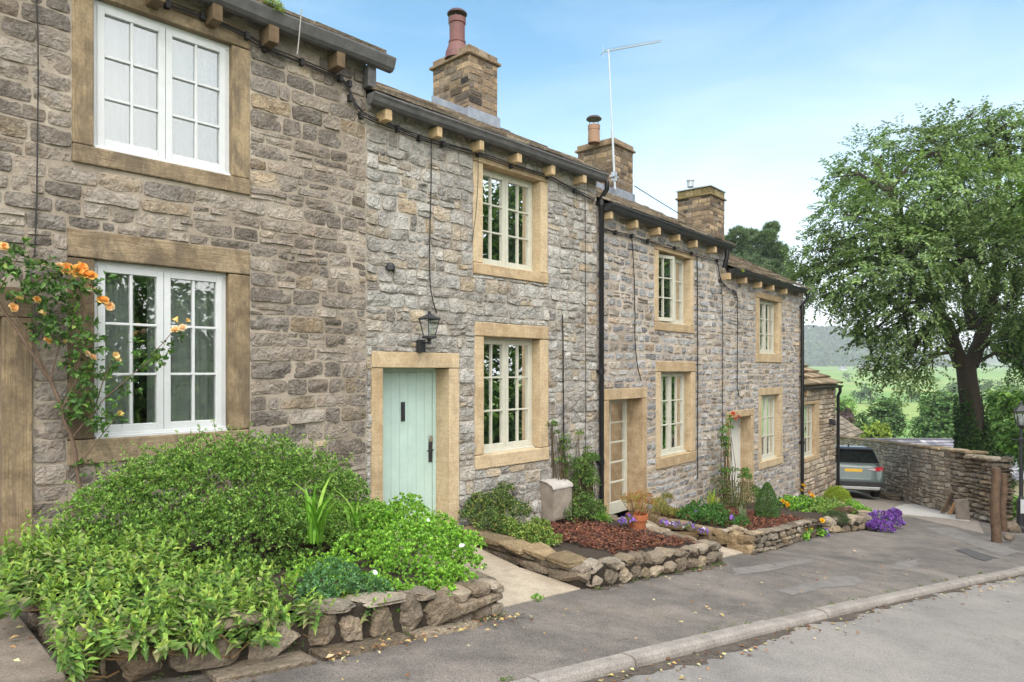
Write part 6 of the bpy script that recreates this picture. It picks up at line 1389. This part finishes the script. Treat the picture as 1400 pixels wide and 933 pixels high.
bl = px_lobes(BL, 24)
mb = MB(); spray_tree(mb, bl, 8.0, .118, [(.12, .19, .07), (.165, .245, .09), (.21, .295, .11), (.27, .36, .145), (.08, .13, .05)], [3, 4, 3, 1.6, 1.3], seed=3, nl=26, tw=.62, droop=.45, surf=.62)
mb.build('crown', [M['leaf_far']], BE)
mb = MB()
def limb(pts, r0, r1, sides=10, wob=.04):
    P = np.array([at(x, y, Y) for x, y, Y in pts]); n = (len(P)-1)*6+1; t = np.linspace(0, len(P)-1, n); Q = np.stack([np.interp(t, range(len(P)), P[:, k]) for k in range(3)], 1); Q[1:-1] = (Q[:-2]+2*Q[1:-1]+Q[2:])/4
    Q[1:-1] += rng.normal(0, wob*.4, (n-2, 3)); mb.tube(Q, np.linspace(r0, r1, n), sides, 0, BARK); return Q
sk = []
mb.tube(np.array([at(1335, 720, 24), at(1334, 660, 24), at(1332, 610, 24), at(1328, 560, 24), at(1322, 515, 24), at(1319, 486, 24)]), [.58, .45, .39, .34, .31, .31], 16, 0, BARK)
sk += list(limb([(1314, 500, 24), (1293, 440, 23.6), (1265, 390, 23), (1237, 330, 22.6), (1215, 262, 22.8)], .25, .06)); sk += list(limb([(1327, 500, 24), (1348, 440, 24.3), (1360, 390, 24), (1368, 320, 23.6), (1365, 230, 24)], .25, .06)); sk += list(limb([(1330, 450, 24.2), (1318, 380, 24.5), (1308, 300, 25), (1300, 215, 24.6)], .2, .05))
sk = np.array(sk)
for c, rad in bl:
    j = np.argmin(np.linalg.norm(sk-c-np.array([0, 0, -1.0]), axis=1)); a = sk[j]; m_ = (a+c)/2+np.array([0, 0, .35]); mb.tube(np.array([a, m_, c]), [.08, .05, .02], 6, 0, BARK)
    for k in range(3): mb.tube(np.array([m_, (m_+c)/2+rng.normal(0, .3, 3), c+rdir(1)[0]*rad*.85]), [.035, .022, .008], 5, 0, BARK)
mb.build('trunk', [M['bark']], BE, smooth=True)
mb = MB(); r_ = np.random.default_rng(8); n = 5200; a = r_.uniform(0, 6.283, n); t = r_.random(n)**1.5*.72*(.72+.22*np.sin(a*2+1)+.18*np.sin(a*5)+.12*r_.normal(0, 1, n)); t = np.clip(t, 0, 1.0); base_ = at(1334, 640, 24); top_ = at(1324, 535, 24); rad = np.interp(t, [0, .3, .72], [.50, .44, .36])+r_.uniform(0, .08, n)
P = base_+(top_-base_)*(t/.72*1.0)[:, None]+np.stack([np.cos(a), np.sin(a), np.zeros(n)], 1)*rad[:, None]; Nn = np.stack([np.cos(a), np.sin(a), np.full(n, .3)], 1)
leaves(mb, P, norm(Nn*.5+rdir(n, r_)+[0, 0, -.5]), Nn, .11*r_.uniform(.6, 1.2, n), .8, 0, pal(n, [(.02, .05, .014), (.035, .075, .018), (.055, .11, .025)], None, .15, r_), .08, .1, True); mb.build('ivy', [M['leaf_far']], BE)
def tree(name, label, cols, px, ptop, pbot, hw, Y, n=16, per=2.2, L=.35, seed=1, group=None, cat='tree', trunk=True, nl=10, sq=.85):
    """broadleaf tree: crown between photo rows ptop and pbot, half width hw (photo pixels) at depth Y"""
    r_ = np.random.default_rng(seed); k = Y/930; c = at(px, (ptop+pbot)/2, Y); W_, H_ = hw*k*.92, (pbot-ptop)/2*k*.95; zg = float(hz(c[0], c[1]))
    root = thing(name, (c[0], c[1], zg), label, cat, group); lb = [(c, np.array([W_*.62, W_*.62, H_*.7]))]
    for i in range(n):
        d = rdir(1, r_)[0]; d[2] = d[2] if d[2] > -.75 else -d[2]; p_ = c+d*np.array([W_*.68, W_*.68, H_*.68]); q_ = r_.uniform(.26, .42); lb.append((p_, np.array([W_*q_, W_*q_, min(H_, W_)*q_*.9])))
    mb = MB(); spray_tree(mb, lb, per*1.9/(L/.35)**2, L*.8, cols, None, seed, nl, L*1.3, .4, .75, .6); mb.build('crown', [M['leaf_far']], root)
    if trunk:
        mb = MB(); r0 = max(W_*.07, .06); mb.tube([(c[0], c[1], zg-.3), (c[0], c[1], (zg+c[2])/2), tuple(c)], [r0, r0*.8, r0*.4], 8, 0, BARK)
        for p_, _ in lb[1:7]: mb.tube([(c[0], c[1], min(c[2], (zg+2*c[2])/3)), tuple((c+p_)/2), tuple(p_)], [r0*.5, r0*.3, r0*.12], 5, 0, BARK)
        mb.build('trunk', [M['bark']], root, smooth=True)
    return root
MG = [(.07, .135, .04), (.1, .185, .055), (.135, .235, .07), (.045, .09, .03)]
LGN = [(.14, .27, .06), (.2, .34, .075), (.26, .4, .1), (.09, .18, .045)]
BT = 'trees beyond the yard wall'
tree('maple_tree', 'rounded mid green tree standing alone in the fields left of the beech trunk', MG, 1212, 540, 612, 28, 75, 20, 2.0, .42, 11, BT)
tree('ash_tree', 'broad mid green tree behind the blue slate roof, left of the beech trunk', [(.09, .175, .055), (.13, .23, .07), (.17, .28, .09), (.06, .115, .04)], 1286, 530, 625, 40, 58, 24, 2.2, .36, 12, BT)
tree('lime_tree', 'pale light green tree rising just right of the low tan cottage', LGN, 1155, 532, 600, 17, 95, 14, 1.8, .45, 13, BT)
tree('yellow_shrub', 'yellow green shrub above the yard wall beside the small outbuilding', [(.26, .34, .05), (.18, .28, .05), (.33, .38, .08)], 1196, 578, 612, 22, 46, 12, 2.4, .2, 14, BT, 'shrub')
tree('copper_shrub', 'small dull purple shrub behind the outbuilding roof', [(.10, .06, .075), (.14, .09, .09), (.07, .045, .05)], 1157, 553, 592, 11, 60, 8, 2.4, .25, 15, BT, 'shrub')
tree('holly_tree', 'small dark green tree between the pale tree and the rounded tree', MG[:2]+MG[3:], 1174, 560, 600, 11, 66, 8, 2.4, .28, 16, BT)
FT = 'far trees in the hazy fields'
for i, (x, t_, b_, h_, Y) in enumerate([(1176, 517, 554, 13, 260), (1190, 524, 554, 11, 255), (1246, 524, 552, 12, 270), (1112, 526, 552, 9, 280), (1300, 520, 552, 17, 280), (1160, 507, 524, 7, 520), (1215, 507, 524, 8, 500), (1350, 517, 550, 22, 290), (1385, 517, 550, 20, 285)]):
    tree('field_tree', 'far hazy tree on a field boundary below the hill', MG, x, t_, b_, h_, Y, 7, 1.0, 1.1, 30+i, FT, trunk=True)
RS = 'greenery at the right edge beyond the yard wall'
tree('hazel_bush', 'tall light green bush right of the beech trunk', LGN, 1372, 520, 640, 34, 33, 20, 2.6, .2, 51, RS, 'bush')
tree('hazel_bush', 'bright green bush at the right edge behind the street lamp', [(.14, .27, .05), (.19, .33, .07), (.09, .18, .04)], 1412, 505, 680, 36, 31, 20, 2.6, .19, 52, RS, 'bush')
tree('laurel_bush', 'dark green bush directly behind the old timber gate posts', [(.025, .055, .02), (.04, .08, .025), (.06, .11, .03)], 1364, 596, 715, 17, 21, 14, 4, .12, 53, RS, 'bush')
tree('verge_plant', 'low bright green plants in the verge beside the street lamp', LGN, 1388, 683, 716, 14, 18.5, 8, 5, .09, 54, RS, 'plant', trunk=False)
tree('sycamore_tree', 'paler green tree hanging in from the right edge in front of the beech', [(.12, .22, .05), (.17, .28, .06), (.22, .34, .07)], 1432, 240, 330, 42, 19, 12, 5, .15, 55, RS)
tree('sycamore_tree', 'bluish green foliage at the right edge below the beech crown', [(.06, .135, .05), (.09, .18, .07), (.045, .1, .035)], 1420, 420, 535, 56, 27, 18, 4, .17, 56, RS)
# pine behind the roofs
def pine():
    Y = 48; k = Y/930; c = at(1030, 420, Y); zg = float(hz(c[0], c[1])); root = thing('pine_tree', (c[0], c[1], zg), 'dark bluish green pine showing above the far cottage roof', 'tree')
    r_ = np.random.default_rng(6); mb = MB()
    for x, y, r in [(1005, 345, 20), (1030, 340, 20), (1048, 326, 13), (1055, 312, 8), (1010, 322, 12), (1060, 345, 15), (1068, 362, 14), (1020, 370, 30), (1050, 375, 28), (1000, 375, 20), (1040, 355, 22), (1075, 380, 12), (1025, 322, 9), (1030, 410, 35), (1060, 410, 25), (998, 330, 9)]:
        cc = at(x, y, Y+r_.uniform(-1.5, 1.5)); rad = np.array([r, r, r*.75])*k; m = int(r*14)
        P, Nn = ell_pts(m, cc, rad, .35, r_, None); q = 12; P = np.repeat(P, q, 0)+rdir(m*q, r_)*.05; D = norm(np.repeat(norm(Nn+[0, 0, .7]), q, 0)*.9+rdir(m*q, r_)*.8)
        leaves(mb, P, D, rdir(m*q, r_), .32*r_.uniform(.6, 1.2, m*q), .16, 0, pal(m*q, [(.10, .155, .09), (.14, .205, .115), (.18, .25, .14)], None, .15, r_), .05, .05, True)
    mb.build('crown', [M['leaf_far']], root); mb = MB(); mb.tube([(c[0], c[1], zg-.3), tuple(c), tuple(at(1045, 330, Y))], [.35, .25, .06], 8, 0, BARK)
    for x, y in ((1005, 345), (1060, 345), (1070, 365), (1010, 322)): mb.tube([tuple(at(1034, y+25, Y)), tuple(at(x, y, Y))], [.1, .03], 5, 0, BARK)
    mb.build('trunk', [M['bark']], root)
pine()
# wood across the road, seen in the window panes
mb = MB(); r_ = np.random.default_rng(15); lb = []
for i in range(230):
    y_ = r_.uniform(-22, 30); x_ = max(15, .95*y_+5)+r_.uniform(0, 5); z_ = float(g(np.array([x_, y_, 0])))+r_.uniform(-.2, 6.8 if y_ < -1 else 12.0); lb.append((np.array([x_, y_, z_]), np.array([1, 1, .9])*r_.uniform(1.2, 2.2)))
spray_tree(mb, lb, 1.5, .3, LGN+MG, None, 15, 10, .7, .5, .7, .6); mb.build('roadside_wood', [M['leaf_far']], None, kind='stuff', label='green wood across the road mirrored in the window panes')

# ================================================================== BUILDINGS BEYOND
def gable_house(name, label, cat, c, ax, L_, W_, zb, ze, zr, wall_m, roof_m, seed, e=.2, chim=False):
    ax = norm(np.array([ax[0], ax[1], 0.0])); fr = Fr((c[0], c[1]), d=ax, n=np.array([ax[1], -ax[0], 0])); root = thing(name, (c[0], c[1], zb), label, cat); r_ = np.random.default_rng(seed)
    mb = MB(); mb.box(fr, -L_/2, L_/2, -W_/2, W_/2, zb, ze)
    for s_ in (-L_/2, L_/2): mb.add(fr.w([s_]*3, [-W_/2, W_/2, 0], [ze, ze, zr]), [(0, 1, 2)])
    mb.build('wall', [wall_m], root); mb = MB(); pit = (zr-ze)/(W_/2); an = math.atan(pit); ca, sa = math.cos(an), math.sin(an); Ls = (W_/2+e)/ca
    for sg in (-1, 1):
        t = 0; st = .3
        while t < Ls:
            s_ = -L_/2-e+r_.uniform(-.2, 0)
            while s_ < L_/2+e:
                w_ = r_.uniform(.3, .55); a, b = max(s_, -L_/2-e), min(s_+w_-.008, L_/2+e)
                if b > a+.03:
                    def P(ss, tt, hh): return fr.w(ss, sg*(W_/2+e-tt*ca+hh*sa), ze-e*pit+tt*sa+hh*ca)
                    t1 = min(t+st*1.3, Ls); mb.hexa(np.array([P(a, t, .03), P(b, t, .03), P(b, t1, 0), P(a, t1, 0), P(a, t, .06), P(b, t, .06), P(b, t1, .012), P(a, t1, .012)]), 0, (r_.random(), r_.random(), 0, 1))
                s_ += w_
            t += st
    mb.box(fr, -L_/2-e, L_/2+e, -.12, .12, zr+.0, zr+.07, 0, (.3, .3, 0, 1)); rf = mb.build('roof', [roof_m], root)
    return root
p0_, p1_ = at(1205, 601, 42), at(1345, 601, 42); cc = (p0_+p1_)/2
gable_house('slate_roofed_barn', 'low building behind the yard wall showing only its blue grey slate roof', 'building', cc, p1_-p0_, 8.2, 6.5, -8.5, p0_[2]-1.9, p0_[2], M['st5'], M['bslate'], 3)
ee = at(1182, 592, 37); c_ = ee-np.array([.8, -.6, 0])*2.4-np.array([.6, .8, 0])*2.6; gable_house('outbuilding', 'small outbuilding with a mossy stone slate roof sloping down beside the end cottage', 'outbuilding', c_, (.6, .8), 4.9, 4.4, -6.5, ee[2]+.1, ee[2]+1.75, M['st5'], M['slate'], 4, .15)
for i, (x, y, Y, L_, m) in enumerate([(1183, 506, 900, 16, M['st5']), (1152, 507.5, 880, 8, M['white'])]):
    c_ = at(x, y, Y); zb = float(hz(c_[0], c_[1]))-1; fr = Fr(c_[:2], d=(1, 0, 0), n=(0, -1, 0)); h_ = c_[2]+3
    gable_house('farmhouse', ['tiny far stone farmhouse below the hill', 'tiny white far cottage left of the stone farmhouse'][i], 'house', c_, (1, .1), L_, 7, zb, h_, h_+3, m, M['bslate'], 60+i)
# ================================================================== AIR, LIGHT, CAMERA
mb = MB(); mb.hexa(np.array([(-1900, -200, -24), (2400, -200, -24), (2400, 2600, -24), (-1900, 2600, -24), (-1900, -200, 130), (2400, -200, 130), (2400, 2600, 130), (-1900, 2600, 130)]))
k = NT('haze_air'); pv = k.n('ShaderNodeVolumePrincipled'); pv.inputs['Color'].default_value = (.93, .96, 1, 1); pv.inputs['Density'].default_value = .00045; pv.inputs['Anisotropy'].default_value = .2
k.l(pv.outputs[0], k.out.inputs['Volume'])
HAZE = mb.build('haze', [k.m], None, kind='stuff', label='pale summer haze over the valley')
SUN_EL, SUN_AZ = R(54), R(170)       # azimuth clockwise from +Y
w = bpy.data.worlds.new('World'); scene.world = w; w.use_nodes = True; nt = w.node_tree; nt.nodes.clear()
out = nt.nodes.new('ShaderNodeOutputWorld'); bg = nt.nodes.new('ShaderNodeBackground'); sky = nt.nodes.new('ShaderNodeTexSky'); sky.sky_type = 'NISHITA'; sky.sun_disc = False
sky.sun_elevation = SUN_EL; sky.sun_rotation = SUN_AZ; sky.air_density = 1.0; sky.dust_density = 1.5; sky.ozone_density = .35; sky.altitude = 150
tc = nt.nodes.new('ShaderNodeTexCoord'); mp = nt.nodes.new('ShaderNodeMapping'); mp.inputs['Scale'].default_value = (1.2, 1.2, 4.0); nt.links.new(tc.outputs['Generated'], mp.inputs['Vector'])
nz = nt.nodes.new('ShaderNodeTexNoise'); nz.inputs['Scale'].default_value = 2.2; nz.inputs['Detail'].default_value = 6; nz.inputs['Roughness'].default_value = .55; nz.inputs['Distortion'].default_value = .6; nt.links.new(mp.outputs[0], nz.inputs['Vector'])
rp = nt.nodes.new('ShaderNodeValToRGB'); rp.color_ramp.elements[0].position = .38; rp.color_ramp.elements[0].color = (.06,)*3+(1,); rp.color_ramp.elements[1].position = .72; rp.color_ramp.elements[1].color = (.2,)*3+(1,); nt.links.new(nz.outputs['Fac'], rp.inputs['Fac'])
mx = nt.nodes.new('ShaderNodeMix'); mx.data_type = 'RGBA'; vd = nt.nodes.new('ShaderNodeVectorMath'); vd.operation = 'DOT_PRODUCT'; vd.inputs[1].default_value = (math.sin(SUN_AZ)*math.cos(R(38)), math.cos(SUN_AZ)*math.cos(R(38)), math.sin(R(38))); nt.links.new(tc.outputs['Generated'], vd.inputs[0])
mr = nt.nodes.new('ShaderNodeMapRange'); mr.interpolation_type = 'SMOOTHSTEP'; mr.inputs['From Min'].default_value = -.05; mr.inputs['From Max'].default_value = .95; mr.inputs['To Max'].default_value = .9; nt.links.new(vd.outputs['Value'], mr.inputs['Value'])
sx = nt.nodes.new('ShaderNodeSeparateXYZ'); nt.links.new(tc.outputs['Generated'], sx.inputs[0])
mh = nt.nodes.new('ShaderNodeMapRange'); mh.interpolation_type = 'SMOOTHSTEP'; mh.inputs['From Min'].default_value = .46; mh.inputs['From Max'].default_value = .04; mh.inputs['To Max'].default_value = .62; nt.links.new(sx.outputs['Z'], mh.inputs['Value'])
a2 = nt.nodes.new('ShaderNodeMath'); a2.operation = 'ADD'; nt.links.new(rp.outputs['Color'], a2.inputs[0]); nt.links.new(mh.outputs['Result'], a2.inputs[1])
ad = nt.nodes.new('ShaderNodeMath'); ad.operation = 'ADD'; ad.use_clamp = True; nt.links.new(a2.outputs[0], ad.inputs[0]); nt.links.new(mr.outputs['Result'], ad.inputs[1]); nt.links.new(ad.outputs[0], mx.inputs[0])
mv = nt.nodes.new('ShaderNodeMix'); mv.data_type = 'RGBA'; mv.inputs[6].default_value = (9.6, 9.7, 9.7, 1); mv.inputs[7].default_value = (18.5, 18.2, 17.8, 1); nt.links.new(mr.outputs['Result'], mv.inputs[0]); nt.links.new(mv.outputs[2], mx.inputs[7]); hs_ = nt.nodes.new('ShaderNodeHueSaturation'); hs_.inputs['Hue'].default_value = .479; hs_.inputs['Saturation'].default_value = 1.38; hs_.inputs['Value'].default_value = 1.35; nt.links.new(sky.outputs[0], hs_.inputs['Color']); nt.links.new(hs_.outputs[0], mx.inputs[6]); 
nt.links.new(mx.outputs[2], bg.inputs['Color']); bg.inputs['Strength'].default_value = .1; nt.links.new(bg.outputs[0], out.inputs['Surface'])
sd = bpy.data.lights.new('sun', 'SUN'); sd.energy = 1.15; sd.angle = R(32); sd.color = (1, .955, .89); so = bpy.data.objects.new('sun', sd); col.objects.link(so)
from mathutils import Vector
sv = Vector((math.sin(SUN_AZ)*math.cos(SUN_EL), math.cos(SUN_AZ)*math.cos(SUN_EL), math.sin(SUN_EL))); so.rotation_euler = sv.to_track_quat('Z', 'Y').to_euler(); so.location = sv*40
cd = bpy.data.cameras.new('camera'); cam = bpy.data.objects.new('camera', cd); col.objects.link(cam); cam.location = (0, 0, E); cam.rotation_euler = (R(90), 0, 0)
cd.sensor_width = 36; cd.lens = F/1400*36; cd.shift_y = (YH-466.5)/1400; cd.clip_start = .05; cd.clip_end = 6000; scene.camera = cam
vs_ = scene.view_settings; vs_.view_transform = 'Standard'; vs_.look = 'None'; vs_.gamma = 1; vs_.use_curve_mapping = False; vs_.exposure = .98
scene.cycles.max_bounces = 8; scene.cycles.transparent_max_bounces = 16; scene.cycles.volume_bounces = 0
